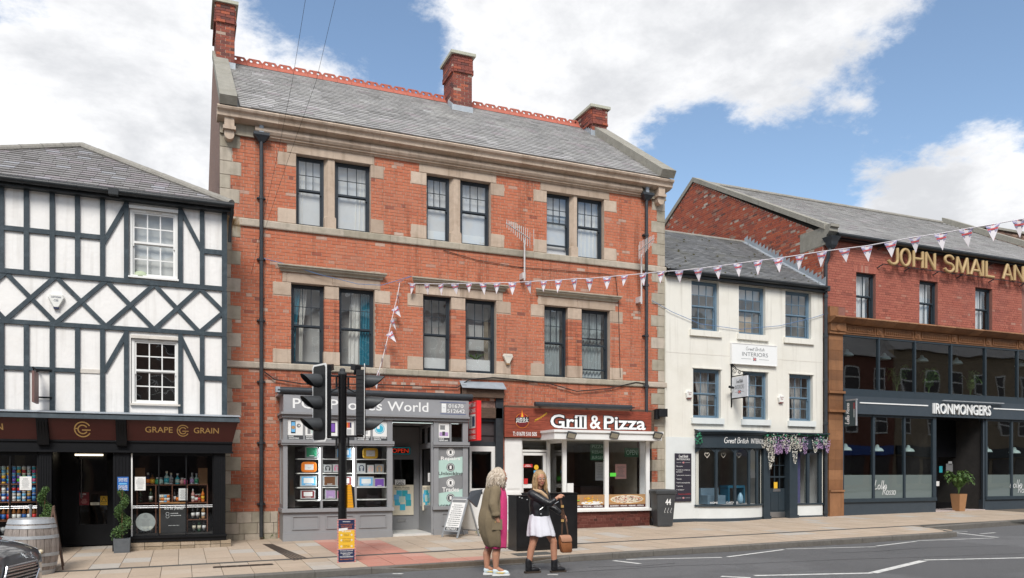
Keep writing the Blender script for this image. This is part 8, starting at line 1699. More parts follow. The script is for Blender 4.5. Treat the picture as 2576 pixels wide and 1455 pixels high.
# bunting: string with separate printed pennants
def clip(poly, tri):
    for i in range(3):
        a,b = tri[i],tri[(i + 1) % 3]; out = []; ins = lambda p: (b[0] - a[0])*(p[1] - a[1]) - (b[1] - a[1])*(p[0] - a[0]) >= 0
        for j in range(len(poly)):
            p, q = poly[j], poly[(j + 1) % len(poly)]; ip, iq = ins(p), ins(q)
            if ip: out.append(p)
            if ip != iq:
                d1 = (b[0] - a[0])*(p[1] - a[1]) - (b[1] - a[1])*(p[0] - a[0]); d2 = (b[0] - a[0])*(q[1] - a[1]) - (b[1] - a[1])*(q[0] - a[0]); t = d1/(d1 - d2); out.append((p[0] + (q[0] - p[0])*t,p[1] + (q[1] - p[1])*t))
        poly = out
        if len(poly) < 3: return []
    return poly
fw,fh = .185,.255; tri = [(-fw/2,0),(0,-fh),(fw/2,0)]; fl = MB(); fl.prism(tri,lambda a,b,d: (a,d + .012*math.sin(b*25),b),-.0008,.0008,mi=0)
def st_(poly, mi, d):
    q = clip(poly, tri)
    if q:
        for s in (-1,1): fl.add([(a,.012*math.sin(b*25) + s*(.0008 + d),b) for a,b in q],[tuple(range(len(q))) if s < 0 else tuple(reversed(range(len(q))))],.5,mi)
for s in (-1, 1):
    for k in range(3): z = -.005 - k*.045; st_([(s*.026,z - .012),(s*.12,z + .045 - .012),(s*.12,z + .068),(s*.026,z + .008)][::s],2,.0004)
    for k in range(4): z = -.085 - k*.035; st_([(s*.026,z),(s*.1,z - .06),(s*.1,z - .045),(s*.026,z + .012)][::-s],2,.0004)
st_([(-.016,.01),(-.016,-.3),(.016,-.3),(.016,.01)],1,.0008); st_([(-.2,-.062),(-.2,-.084),(.2,-.084),(.2,-.062)],1,.0009); st_([(-.1,-.2),(-.1,-.3),(.1,-.3),(.1,-.2)],1,.0007)
fme = mesh_of(fl,[mat('flag_white',(.74,.70,.72),.8,.05,9),mat('flag_red',(.58,.10,.11),.8,.05,9),mat('flag_lilac',(.36,.33,.50),.8,.05,9)],Vector((0,0,0))); fme.name = 'pennant'
def bunting(pts, flags, lab, twist=.15):
    t = thing('bunting',lab,'bunting',pts[0]); mb = MB(); mb.tube(pts,.008,5); obj('string',mb,'flag_white',t); r = random.Random(len(pts))
    for p,an,tz_ in flags: o = inst('pennant',fme,p,t,(r.uniform(-.25,.25),tz_ + r.gauss(0,.07),an + r.gauss(0,twist*1.6))); o.scale = (r.uniform(.85,1.08),1,r.uniform(.88,1.1))
A0, B0 = Vector((5.05, 18.25)), Vector((12.2, 6.2))
def on_line(u, v):
    a,b = ray(u); d = B0 - A0; s = (a*A0.y - b*A0.x)/(b*d.x - a*d.y); q = A0 + d*s; return Vector((q.x,q.y,EYE + (VH - v)*q.y/b))
MAIN = [(1005,711),(1038,714),(1074,714),(1109,715),(1144,714),(1180,713),(1215,713),(1250,712),(1289,711),(1328,709),(1368,707),(1405,705),(1444,702),(1483,701),(1527,697),(1571,693),(1617,689),(1663,684),(1708,681),(1756,676),(1805,670),(1856,663),(1907,656),(1958,650),(2012,642),(2067,633),(2124,626),(2180,619),(2240,608),(2301,597),(2366,588),(2429,576),(2497,565),(2562,553),(2640,540)]
an = math.atan2((B0 - A0).y,(B0 - A0).x); bunting([on_line(*p) for p in MAIN] + [Vector((12.6,2,5.9))],[(on_line(*p),an,-.03) for p in MAIN[1:]],'long string of union-flag pennants sagging across the street to the upper right')
DR = [(1005,712),(1000,742),(992,775),(985,805),(978,838),(970,870),(962,902),(952,935),(944,952)]; D3 = [V3(u,v,FY - .12 - .35*i/8) for i,(u,v) in enumerate(DR)]
bunting(D3,[(p,rw.uniform(-1.3,1.3),rw.uniform(-.7,.1)) for p in D3[1:]],'short strand of twisted union-flag pennants dropping down the brick wall',.6)
def wire(pts,r,lab,m='cable',name='cable'): mb = MB(); mb.tube(pts,r,5); simple(name,mb,m,lab,'cable')
wire([V3(u,v,y) for u,v,y in ((632,690,FY - .03),(700,380,15.5),(735,205,13.5),(800,-200,9.5))],.0028,'overhead telephone wire from the brick wall, the left of two'); wire([V3(u,v,y) for u,v,y in ((655,610,FY - .03),(725,400,16),(795,205,13.5),(890,-200,9.5))],.0028,'overhead telephone wire from the brick wall, the right of two')
wire([V3(u,v,FY - .07) for u,v in ((664,935),(690,955),(760,966),(960,968),(1150,975),(1180,955),(1240,950),(1300,955),(1380,965),(1450,985),(1530,978),(1600,962),(1622,966))],.014,'thick dark cable sagging along the lower stone band of the brick building'); wire([V3(u,v,FY - .03) for u,v in ((1115,630),(1200,655),(1300,672),(1400,680),(1520,690),(1548,695),(1555,760),(1560,950))],.008,'thin dark cable snaking below the upper stone band'); wire([V3(u,v,FY - .05) for u,v in ((1640,757),(1690,785),(1760,815),(1860,829),(1960,820),(2040,801),(2083,788))],.008,'thin blue cable sagging across the cream front',mat('cable_blue',(.12,.22,.42),.6)); wire([V3(u,v,FY - .1) for u,v in ((1000,712),(1035,695),(960,718),(900,715),(800,690),(720,665),(660,650))],.007,'thin blue cord from the bunting to the left hood mould','cable_blue')
# television aerials
mat('alloy', (.56, .54, .53), .5)
def aerial(u, v0, v1, ends, lab):
    y = FY - .22; t = thing('television_aerial',lab,'aerial',V3(u,v1,y)); mb = MB(); mb.tube([V3(u,v1,y),V3(u,v0,y)],.022,6,mi=0); mb.box(PX(u,y) - .05,PX(u,y) + .03,y,FY,PZ(u,v1,y) + .05,PZ(u,v1,y) + .2); obj('mast',mb,'alloy',t); a,b = V3(*ends[0]),V3(*ends[1]); mb = MB(); mb.tube([a,b],.014,6); d = (b - a); sd = Vector((0,0,1))
    for i in range(11): p = a + d*((i + .3)/11); k = .10 + .012*i; mb.tube([p - sd*k,p + sd*k],.008,5)
    for s in (-.12, .12): mb.tube([b + Vector((.08, s, -.2)), b + Vector((.08, s, .2))], .007, 5)
    obj('boom', mb, mat('alloy', (.56, .54, .53), .5), t)
aerial(1319,600,706,((1273,562,FY - .7),(1330,600,FY - .2)),'television aerial on a mast between the upper and lower windows of the brick building'); aerial(1613,640,765,((1645,600,FY - .9),(1606,632,FY - .3)),'television aerial by the right-hand drainpipe of the brick building')
alarm('burglar_alarm',fx(1275),fz(1275,903),FY - .02,.27,'weathered beige alarm box on the brick wall above the pizza sign','plastic_beige',(('Coast',-.25,.3,.12,.24),),'tan','tri','lgrey')
mb = MB(); mb.box(fx(1645),fx(1666),FY - .25,FY - .02,fz(1655,1050),fz(1655,1030)); mb.box(fx(1640),fx(1650),FY - .18,FY - .02,fz(1655,1056),fz(1655,1032)); simple('wall_lamp',mb,'plastic_black','black wall floodlight at the right corner of the brick building','lamp')
mb = MB(); rg2 = random.Random(3); c = V3(583, 560, TY + .3)
for i in range(90): a = rg2.uniform(0,6.28); l = rg2.uniform(.12,.34); p = c + Vector((rg2.uniform(-.05,.06),0,rg2.uniform(-.05,.05))); mb.tube([p,p + Vector((math.cos(a)*l*.4,-abs(math.sin(a))*l*.4,l*.25)),p + Vector((math.cos(a)*l*.55,-abs(math.sin(a))*l*.5,-l*.8))],[.004,.003,.001],3)
simple('dry_grass',mb,mat('straw',(.45,.30,.15),.9,.2,30),'tuft of dry straw grass growing from the gutter end between two buildings','plant')['kind'] = 'stuff'
for k, (u, v) in enumerate(((676, 1356), (1212, 1342))):
    mb = MB(); p = GP(u, v, z_pave)
    for i in range(60): a = rg2.uniform(0,6.28); l = rg2.uniform(.05,.14); q = p + Vector((rg2.uniform(-.14,.14),rg2.uniform(-.05,.05),0)); mb.tube([q,q + Vector((math.cos(a)*l*.4,math.sin(a)*l*.3,l*.7)),q + Vector((math.cos(a)*l*.9,math.sin(a)*l*.5,l))],[.004,.003,.001],3)
    simple('weeds',mb,mat('weed',(.07,.15,.03),.8,.3,30),'tuft of green weeds at the foot of the %s' % ('brick wall left of the grey shopfront','grey shopfront by the folding board')[k],'plant')
# barrel
b1 = GP(79,1444,z_pave); bl = thing('wine_barrel','weathered grey oak barrel with steel hoops on the pavement','barrel',b1); H_ = .87; n = 20; prof = lambda z: .30 + .075*(1 - (2*z/H_ - 1)**2)
for i in range(n):
    mb = MB(); a0,a1 = 2*math.pi*(i + .03)/n,2*math.pi*(i + .97)/n; mb.loft([[(b1.x + (prof(z) + e)*math.cos(a),b1.y + (prof(z) + e)*math.sin(a),b1.z + z) for a,e in ((a0,-.03),(a0,0),((a0 + a1)/2,.003),(a1,0),(a1,-.03))] for z in [H_*j/8 for j in range(9)]],tint=rg2.random()); obj('stave',mb,mat('oak_grey',(.27,.235,.21),.85,.3,8,.4,40,stretch=(6,6,.6),ramp=((0,(.21,.18,.16)),(1,(.33,.29,.265)))),bl)
for z,w in ((.0,.07),(.13,.05),(.29,.05),(.56,.05),(.72,.05),(.79,.075)): mb = MB(); mb.lathe([(prof(z) + .004,z),(prof(z) + .008,z + .002),(prof(z + w) + .008,z + w - .002),(prof(z + w) + .002,z + w)],b1,28); obj('hoop',mb,'galv',bl,True,sharp=40)
mb = MB(); mb.lathe([(.28,0),(.285,.02)],b1 + Vector((0,0,H_ - .05)),20); obj('lid',mb,'oak_grey',bl); mb = MB(); c = V3(102,1388,b1.y - .36); mb.lathe([(.03,-.05),(.033,0),(.02,.03),(.002,.032)],n=12); mb.xf(Matrix.Translation(c) @ Matrix.Rotation(math.pi/2,4,'X')); obj('bung',mb,mat('cork',(.66,.58,.42),.8),bl,True)
mb = MB(); mb.tube([V3(77,1306,b1.y + .55),V3(77,1274,b1.y + .55)],.02,8); mb.tube([V3(77,1276,b1.y + .55),V3(77,1270,b1.y + .55)],.028,8); mb.tube([(PX(77,b1.y + .55),b1.y + .55,z_pave(0,b1.y + .5)),V3(77,1306,b1.y + .55)],.02,8); simple('barrier_post',mb,'steel','slim steel post standing behind the barrel','post')
# A-boards
def aboard(base, w, h, sp, rot, lab, fm, face, lines):
    t = thing('folding_board', lab, 'A-board', base, rot, local=True); an_ = math.atan2(sp, h)
    for s in (-1, 1):
        R_ = Matrix.Translation((0,s*sp,0)) @ Matrix.Rotation(s*an_,4,'X'); mb = MB(); hh = math.hypot(h,sp); [mb.box(x - .02,x + .02,-.012,.012,0,hh) for x in (-w/2,w/2)]; mb.box(-w/2,w/2,-.011,.011,hh - .05,hh); mb.box(-w/2,w/2,-.011,.011,hh*.14,hh*.14 + .03); mb.xf(R_); fo = obj('frame',mb,fm,t); mb = MB(); mb.box(-w/2 + .02,w/2 - .02,-.006,.006,hh*.14 + .03,hh - .05); mb.xf(R_); po = obj('panel',mb,face,t)
        if s < 0 and lines:
            mb = MB(); ff = lambda a,b,d: (a,-.008 - d,b); rows_of_text(mb,ff,-w/2 + .05,w/2 - .05,hh*.27,hh*.82,11,'grey',3,.38); mb.add([ff(a,b,0) for a,b in ((-w/2 + .03,hh*.17),(w/2 - .03,hh*.17),(w/2 - .03,hh*.25),(-w/2 + .03,hh*.25))],[(0,1,2,3)],PC('dgrey')); text(mb,'REPAIRS',lambda a,b,d: ff(a,b,.001),-w/2 + .08,w/2 - .08,hh*.18,hh*.24,.01,tint=PC('white')); mb.add([ff(a,b,0) for a,b in ((-w/2 + .03,hh*.86),(w/2 - .03,hh*.86),(w/2 - .03,hh*.93),(-w/2 + .03,hh*.93))],[(0,1,2,3)],PC('grey')); mb.xf(R_); obj('print',mb,'palette',t)
    return t
p = GP(1162,1351,z_pave); aboard((p.x,p.y + .1,p.z),.5,.90,.34,math.radians(-66),'aluminium folding board with a white list, before the white passage door','galv','paper',True)
p = GP(150,1434,z_pave); aboard((p.x - .12,p.y + .25,p.z),.55,1.02,.14,math.radians(96),'dark wooden folding board seen edge-on behind the barrel',mat('wood_board',(.15,.09,.065),.7,.2,12),'slate_board',False)
# spiral topiary in a slate pot
def topiary(u, v, y, hh, lab, seed, pot=True, r0=.17):
    r = random.Random(seed); x = PX(u,y); z = z_pave(x,y) if pot else PZ(u,v,y); t = thing('spiral_topiary',lab,'plant',(x,y,z)); zb2 = z + (.26 if pot else 0); lf = MB(); stem = MB(); stem.tube([(x,y,zb2 - .05),(x,y,zb2 + hh)],[.015,.008],6)
    for i in range(2600):
        s = r.random()**.9; a = s*4.2*math.pi + seed; rad = r0*(1 - .55*s); c = Vector((x + rad*.55*math.cos(a),y + rad*.55*math.sin(a),zb2 + hh*s)); q = Vector((r.gauss(0,1),r.gauss(0,1),r.gauss(0,.8))).normalized()*rad*.78*r.random()**.4; c = c + q; k = r.uniform(.011,.02); ux = Vector((r.gauss(0,1),r.gauss(0,1),r.gauss(0,1))).normalized()*k; uy = ux.orthogonal().normalized()*k*.6; lf.add([c - ux,c + uy,c + ux,c - uy],[(0,1,2,3)],r.random())
    obj('foliage',lf,mat('box_leaf',(.06,.11,.03),.55,.2,30,ramp=((0,(.025,.055,.015)),(.6,(.06,.12,.028)),(1,(.13,.21,.06)))),t)['kind'] = 'stuff'; obj('stem',stem,'wood_brown',t)
    if pot: mb = MB(); mb.loft([[(x + a*w,y + b*w,z + zq_) for a,b in ((-1,-1),(1,-1),(1,1),(-1,1))] for zq_,w in ((0,.135),(.27,.145),(.27,.12),(.24,.12))]); obj('pot',mb,mat('slate_pot',(.10,.11,.12),.7,.15,9,.3,30),t)
topiary(307,1388,16.95,.92,'spiral box topiary in a square slate pot right of the shop door',2); topiary(112,1388,16.9,1.0,'spiral box topiary half hidden behind the barrel',5)
# wheelie bin
b2 = GP(1666,1324,z_pave); bn = thing('wheelie_bin','dark grey wheelie bin numbered 44 beside the pizza shop','bin',b2,math.radians(-14),local=True); mb = MB(); rg_ = lambda w,d,z,y=0: [(a*w,b*d + y,z) for a,b in ((-1,-.92),(-.92,-1),(.92,-1),(1,-.92),(1,.92),(.92,1),(-.92,1),(-1,.92))]; mb.loft([rg_(.20,.22,.02),rg_(.205,.225,.1),rg_(.255,.29,.84),rg_(.28,.315,.85),rg_(.28,.315,.89)]); obj('body',mb,'plastic_grey',bn); mb = MB(); mb.loft([rg_(.285,.32,.892),rg_(.285,.32,.92),rg_(.24,.27,.955),rg_(.1,.12,.965)]); obj('lid',mb,'plastic_grey',bn)
for s in (-1,1): mb = MB(); mb.tube([(s*.19,.24,.1),(s*.24,.24,.1)],.1,14); obj('wheel',mb,'plastic_black',bn)
mb = MB(); mb.tube([(-.2,.33,.88),(-.2,.37,.92),(.2,.37,.92),(.2,.33,.88)],.015,6); obj('handle',mb,'plastic_black',bn); mb = MB(); ff = lambda a,b,d: (a,-.289 + (.84 - b)*.088 - .008 - d,b); text(mb,'44',ff,-.02,.13,.56,.72,.03); [script(mb,'l',ff,x,x + .05,.36,.008,zs=.06) for x in (-.06,.02,.1)]; obj('painted_number',mb,'letter_white',bn)
# roadside cabinet
p0 = GP(1299,1388,z_pave); y = p0.y; cab = thing('utility_cabinet','black roadside utility cabinet behind the woman in the leather jacket','cabinet',p0); x0,x1,x2 = PX(1299,y),PX(1333,y),PX(1452,y); zt_ = PZ(1390,1243,y)
for a, b, zt2, dy_ in ((x0, x1, zt_ - .04, 0), (x1 + .003, x2, zt_, .0)):
    mb = MB(); mb.box(a,b,y + dy_,y + .42,z_pave(a,y) - .02,zt2); bo = obj('body',mb,'cabinet_black',cab); mb = MB(); mb.box(a - .008,b + .008,y - .015,y + .435,zt2,zt2 + .02); obj('lid',mb,'cabinet_black',bo); mb = MB(); mb.box(a + .02,b - .02,y - .008,y,z_pave(a,y) + .08,zt2 - .03); d = obj('door',mb,'cabinet_black',bo)
mb = MB(); [plate(mb,PX(u,y) - .012,PX(u,y) + .012,PZ(u,v,y) - .008,PZ(u,v,y) + .008,y - .009,'lgrey') for u,v in ((1312,1253),(1325,1257),(1306,1251))]; obj('label_plate',mb,'palette',cab)
# parked car, nose into the picture
cp = GP(20,1475,z_road); car = thing('parked_car','dark grey parked car with slatted chrome grille at the lower left corner','car',(-3.98,11.5,z_road(-3.9,11.5)),math.radians(-15),local=True)
mat('car_paint',(.10,.104,.115),.28,.05,3,metal=.5,coat=1.); mat('chrome',(.7,.7,.72),.12,.02,9,metal=1.)
def csec(x,hw,zb,zs_,zt_,tw): return [(x,-hw*.9,zb),(x,-hw,zb + .1),(x,-hw,zs_ - .12),(x,-hw*.955,zs_),(x,-tw,zt_ - .03),(x,-tw*.6,zt_),(x,0,zt_ + .012),(x,tw*.6,zt_),(x,tw,zt_ - .03),(x,hw*.955,zs_),(x,hw,zs_ - .12),(x,hw,zb + .1),(x,hw*.9,zb)]
SEC = [(2.305,.46,.28,.60,.66,.40),(2.28,.60,.22,.68,.745,.50),(2.19,.74,.19,.74,.80,.60),(2.02,.84,.18,.80,.86,.68),(1.6,.91,.18,.86,.95,.74),(1.0,.92,.18,.90,1.03,.76),(.95,.92,.18,.91,1.05,.76),(.25,.92,.18,.93,1.42,.60),(-.5,.92,.18,.94,1.48,.60),(-1.3,.92,.18,.95,1.40,.58),(-2.0,.91,.2,.96,1.08,.62),(-2.35,.86,.25,.94,1.0,.6),(-2.45,.7,.4,.8,.85,.5)]
mb = MB(); mb.loft([csec(*q) for q in SEC]); cb_ = obj('body', mb, 'car_paint', car, True, sharp=35)
mb = MB(); mb.loft([[(x + .012,y_,z + .012) for x,y_,z in ((.92,-.68,1.06),(.28,-.56,1.40),(.28,.56,1.40),(.92,.68,1.06))][i:i + 2] for i in (0,2)],closed=False); obj('windscreen',mb,'panel_dark',car)
for s in (-1, 1):
    mb = MB(); mb.quad(*[(x,s*(w + .012),z) for x,w,z in ((.75,.925,1.0),(-1.5,.93,1.0),(-1.2,.75,1.36),(.2,.78,1.36))]); obj('side_window',mb,'panel_dark',car)
    mb = MB(); mb.loft([[(x,s*y_,z0),(x - .02,s*y_,z1),(x - .06,s*(y_ - .05),z1 - .02),(x - .06,s*(y_ - .05),z0 + .02)] for x,y_,z0,z1 in ((2.30,.50,.60,.665),(2.275,.63,.59,.70),(2.175,.765,.60,.745),(2.0,.868,.64,.79),(1.75,.925,.70,.82))]); obj('headlight',mb,mat('headlamp',(.62,.66,.70),.12,.1,9,coat=1.),car,True,sharp=40)
    mb = MB(); mb.tube([(2.20,s*.63,.33),(2.14,s*.70,.33)],.05,10); obj('fog_lamp',mb,'plastic_black',car)
    for x in (1.35, -1.4):
        mb = MB(); mb.tube([(x,s*.72,.32),(x,s*.925,.32)],.33,20); w_ = obj('wheel',mb,'plastic_black',car); mb = MB(); mb.tube([(x,s*.9,.32),(x,s*.93,.32)],.22,16); obj('rim',mb,'galv',w_)
hexg = [(-.30,.385),(.30,.385),(.42,.53),(.37,.635),(-.37,.635),(-.42,.53)]; gxx = lambda a,b: 2.31; mb = MB(); mb.add([(gxx(a,b) + .004,a,b) for a,b in hexg],[tuple(range(6))]); obj('grille',mb,'plastic_black',car); mb = MB()
for z in (.42,.46,.50,.54,.58,.61): w_ = .30 + (.1*min(1,(z - .385)/.14)) - (.03 if z > .57 else 0); mb.tube([(gxx(a,z) + .016,a,z) for a in [-w_ + 2*w_*i/10 for i in range(11)]],.010,5)
mb.tube([(gxx(a,b) + .014,a,b) for a,b in hexg + hexg[:1]],.013,6); obj('grille_bars',mb,'chrome',car)
mb = MB(); mb.box(2.335,2.345,-.26,.26,.27,.38); np_ = obj('number_plate',mb,'paint_white',car); mb = MB(); text(mb,'NK16 ZZP',lambda a,b,d: (2.347 + d,-a if False else a,b),-.23,.23,.29,.36,.02); obj('lettering',mb,'ink_black',np_)
mb = MB(); mb.lathe([(.022,0),(.021,.006),(.002,.008)],n=14,sy=2.); mb.xf(Matrix.Translation((2.285,0,.70)) @ Matrix.Rotation(1.2,4,'Y')); obj('badge',mb,'ink_blue',car)
# ------------------------------------------------------------------ two pedestrians
mat('skin',(.56,.33,.25),.5,.05,20,sub=.15); mat('skin_tan',(.50,.25,.16),.5,.06,12,sub=.1); mat('hair_ash',(.5,.4,.3),.55,.12,60,ramp=((0,(.26,.20,.15)),(.5,(.55,.46,.36)),(1,(.72,.64,.54)))); mat('hair_gold',(.5,.35,.2),.5,.12,60,ramp=((0,(.12,.075,.04)),(.5,(.42,.27,.13)),(1,(.66,.47,.27))))
mat('parka',(.2,.155,.095),.85,.14,7,.5,7); mat('pink_cloth',(.72,.06,.22),.8,.08,9,.4,8); mat('leather_black',(.012,.0125,.015),.38,.3,12,.7,11,spec=.5); mat('cotton_white',(.74,.74,.80),.85,.04,9,.4,9); mat('leather_tan',(.30,.115,.045),.5,.15,12,.2,40); mat('strap_brown',(.10,.055,.035),.6,.15,12); mat('bag_grey',(.075,.085,.10),.45,.1,9)
def ell(mb, c, rx, ry, rz, M4=None, n=12, k=8, tint=.5):
    rings = [[Vector((c[0] + rx*math.sin(p)*math.cos(t),c[1] + ry*math.sin(p)*math.sin(t),c[2] + rz*math.cos(p))) for t in [2*math.pi*j/n for j in range(n)]] for p in [.02 + (math.pi - .04)*i/k for i in range(k + 1)]]
    if M4 is not None: rings = [[M4 @ p for p in r] for r in rings]
    mb.loft(rings[::-1], tint=tint)
def limb(mb, pts, rs, tint=.5):
    mb.tube(pts, rs, 12, tint)
    for p, r in zip(pts, rs): ell(mb, p, r, r, r, n=10, k=6, tint=tint)
def hand(mb, w, d, up, s=1.):      # wrist, finger direction, back-of-hand normal
    w,d,up = Vector(w),Vector(d).normalized(),Vector(up).normalized(); sd = d.cross(up).normalized(); mb.tube([w,w + d*.045,w + d*.085],[.024,.03,.028],8)
    for i,l in enumerate((.062,.075,.07,.055)): a = w + d*.08 + sd*(.027 - .018*i); mb.tube([a,a + d*l*.5 - up*.008,a + d*l*.8 - up*.03,a + d*l*.82 - up*.05],[.0095,.009,.0085,.007],7)
    a = w + d*.03 + sd*.03*s; mb.tube([a,a + (sd*s*.5 + d).normalized()*.035,a + (sd*s*.25 + d).normalized()*.06 - up*.015],[.012,.0105,.008],7)
def soft(o, vox, it=3):
    m = o.modifiers.new('weld','REMESH'); m.mode = 'VOXEL'; m.voxel_size = vox; m.use_smooth_shade = True; s = o.modifiers.new('soften','SMOOTH'); s.factor = .5; s.iterations = it; return o
def headshape(mb, c, F):
    T = Matrix.Translation(c) @ F; ell(mb,(-.008,0,.025),.098,.078,.098,T,16,12); ell(mb,(.022,0,-.045),.066,.060,.072,T,14,10); ell(mb,(.055,0,-.088),.03,.032,.028,T); ell(mb,(.092,0,-.022),.016,.013,.028,T); ell(mb,(.102,0,-.036),.013,.016,.012,T); ell(mb,(.078,0,-.065),.018,.026,.012,T); ell(mb,(.075,0,.022),.018,.05,.012,T)
    for s in (-1,1): ell(mb,(-.01,s*.078,-.015),.018,.01,.03,T); ell(mb,(.06,s*.035,-.035),.03,.025,.025,T)
    return T
def face(t, T, brow, glasses=False):
    for s in (-1, 1):
        mb = MB(); ell(mb,(.081,s*.031,.002),.010,.014,.0085,T); obj('eye',mb,'paint_white',t,True); mb = MB(); ell(mb,(.0895,s*.031,.002),.003,.006,.006,T); obj('iris',mb,'plastic_black',t); mb = MB(); mb.tube([T @ Vector(p) for p in ((.093,s*.014,.022),(.094,s*.03,.028),(.082,s*.05,.022))],[.003,.004,.002],5); obj('eyebrow',mb,brow,t)
    mb = MB(); ell(mb,(.094,0,-.062),.006,.022,.005,T); ell(mb,(.093,0,-.070),.007,.019,.006,T); obj('lips',mb,mat('lip',(.42,.11,.10),.4),t,True)
    if glasses:
        mb = MB()
        for s in (-1,1): mb.tube([T @ Vector((.108,s*.032 + .024*math.cos(a),-.002 + .019*math.sin(a))) for a in [i*.4189 for i in range(16)]],.0022,5); mb.tube([T @ Vector(p) for p in ((.106,s*.055,.004),(.04,s*.08,.008),(-.01,s*.082,.0))],.002,4)
        mb.tube([T @ Vector(p) for p in ((.108,-.009,0),(.110,0,.003),(.108,.009,0))],.0022,4); obj('glasses',mb,mat('spectacle',(.12,.05,.03),.3),t)
def shell(rows, a0, a1, n=26, wob=.0, seed=0):
    """open cloth surface: rows of (z, cx, cy, rx, ry), swept from angle a0 to a1 about the body"""
    r = random.Random(seed); ph = [r.uniform(0, 6.28) for _ in range(4)]; out = []
    for k, (z, cx, cy, rx, ry) in enumerate(rows):
        w = wob*(k/max(len(rows) - 1,1)); out.append([(cx + rx*(1 + w*math.sin(9*t + ph[0]) + w*.5*math.sin(17*t + ph[1]))*math.cos(t),cy + ry*(1 + w*math.sin(9*t + ph[0]) + w*.5*math.sin(17*t + ph[1]))*math.sin(t),z + .01*math.sin(5*t + ph[2])) for t in [a0 + (a1 - a0)*i/n for i in range(n + 1)]])
    mb = MB(); mb.loft(out, closed=False); return mb
def thick(o, th):
    m = o.modifiers.new('thickness','SOLIDIFY'); m.thickness = th; m.offset = 0; s = o.modifiers.new('subdivide','SUBSURF'); s.levels = s.render_levels = 1; return o
def strands(T, n, fall, seed, rad, curl, mk, gap=.75):
    r = random.Random(seed); mb = MB(); ell(mb, (-.02, 0, .04), .102, .086, .10, T, 14, 10, .45)
    for i in range(n):
        a = r.uniform(gap,2*math.pi - gap); p = r.uniform(.05,1.45); b = Vector((-.015 + .108*math.sin(p)*math.cos(a),.092*math.sin(p)*math.sin(a),.04 + .108*math.cos(p))); l = fall*r.uniform(.75,1.1); pts = []; ph = r.uniform(0,6.28)
        for j in range(8): s = j/7; out = 1 + .30*rad*math.sin(s*2.2); pts.append(T @ Vector((b.x*out - .03*s*(b.x < 0) + curl*math.sin(s*13 + ph)*s,b.y*out + curl*math.cos(s*11 + ph)*s + math.copysign(.02*rad,b.y)*s,b.z - l*s**1.3 + .02*math.sin(3*s))))
        mb.tube(pts,[.005,.008,.0085,.0085,.008,.007,.005,.002],4,min(1,max(0,r.gauss(.5,.25) + mk*.3)))
    return mb
# --- the woman in the olive parka
q = GP(1238,1447,z_road); w1 = thing('person','woman with curly blonde hair in an olive parka over a pink dress','person',q,math.radians(-16),local=True); b = MB(); F1 = Matrix.Rotation(math.radians(12),4,'Z'); hc = Vector((.135,0,1.56)); T1 = headshape(b,hc,F1); limb(b,[(.05,0,1.38),(.10,0,1.47)],[.06,.052])
limb(b, [(.02, 0, .86), (.03, 0, 1.05), (.04, 0, 1.28), (.05, 0, 1.38)], [.17, .16, .17, .09])
for s,k,an,tx2 in ((-1,(.07,.475),(.05,.12),.05),(1,(-.03,.475),(-.08,.12),-.08)): limb(b,[(.02,s*.085,.85),(k[0],s*.085,k[1]),(an[0] + .0,s*.08,.33),(an[0],s*.075,an[1]),(an[0] + .11,s*.08,.06)],[.10,.066,.064,.044,.036])
for s in (-1,1): limb(b,[(.04,s*.19,1.35),(.0,s*.25,1.12),(.04 if s < 0 else -.02,s*.27,.93)],[.06,.05,.036])
hand(b,(.05,-.285,.93),(.3,.15,-1),(0,-1,0)); hand(b,(-.02,.28,.92),(.1,0,-1),(0,1,0)); soft(obj('body',b,'skin_tan',w1),.008); face(w1,T1,'hair_ash')
obj('hair',strands(T1 @ Matrix.Translation((-.02,0,.005)),850,.27,4,1.5,.03,.0,1.05),'hair_ash',w1,True)
thick(obj('dress',shell([(1.42,.07,0,.09,.11),(1.36,.06,0,.15,.17),(1.2,.07,0,.17,.19),(1.05,.06,0,.175,.195),(.85,.05,0,.19,.205),(.6,.055,0,.175,.19),(.425,.06,0,.165,.185)],0,2*math.pi,30,.03,2),'pink_cloth',w1,True),.01)
ROW = [(1.44,.05,0,.105,.12),(1.40,.045,0,.14,.20),(1.30,.045,0,.19,.235),(1.12,.05,0,.215,.25),(1.0,.035,0,.235,.265),(.92,.03,0,.25,.275),(.80,.03,0,.252,.275),(.66,.04,0,.235,.26),(.54,.06,0,.205,.24),(.455,.06,0,.165,.21)]
thick(obj('parka', shell(ROW, math.radians(30), math.radians(287), 40, .05, 7), 'parka', w1, True), .016)
mb = MB(); limb(mb,[(.035,-.2,1.34),(-.01,-.275,1.13),(.03,-.29,.985)],[.092,.082,.066]); limb(mb,[(.04,.2,1.34),(.0,.27,1.13),(-.02,.28,.96)],[.09,.08,.062]); mb.lathe([(.07,0),(.075,.02),(.072,.05)],(.03,-.29,.95),14); soft(obj('sleeves',mb,'parka',w1),.012,4)
mb = MB(); limb(mb,[(-.03,-.1,1.43),(-.06,0,1.43),(-.03,.1,1.43)],[.035,.045,.035]); limb(mb,[(.11,-.11,1.36),(.06,-.11,1.42),(-.03,-.1,1.43)],[.022,.03,.035]); soft(obj('hood',mb,'parka',w1),.012); mb = MB(); mb.box(-.03,.13,-.292,-.283,.74,.90); [mb.tube([(x,-.297,z),(x,-.29,z)],.009,8,mi=1) for x,z in ((.02,.86),(.09,.86),(.04,1.02))]; obj('pocket',mb,['parka','gold_paint'],w1)
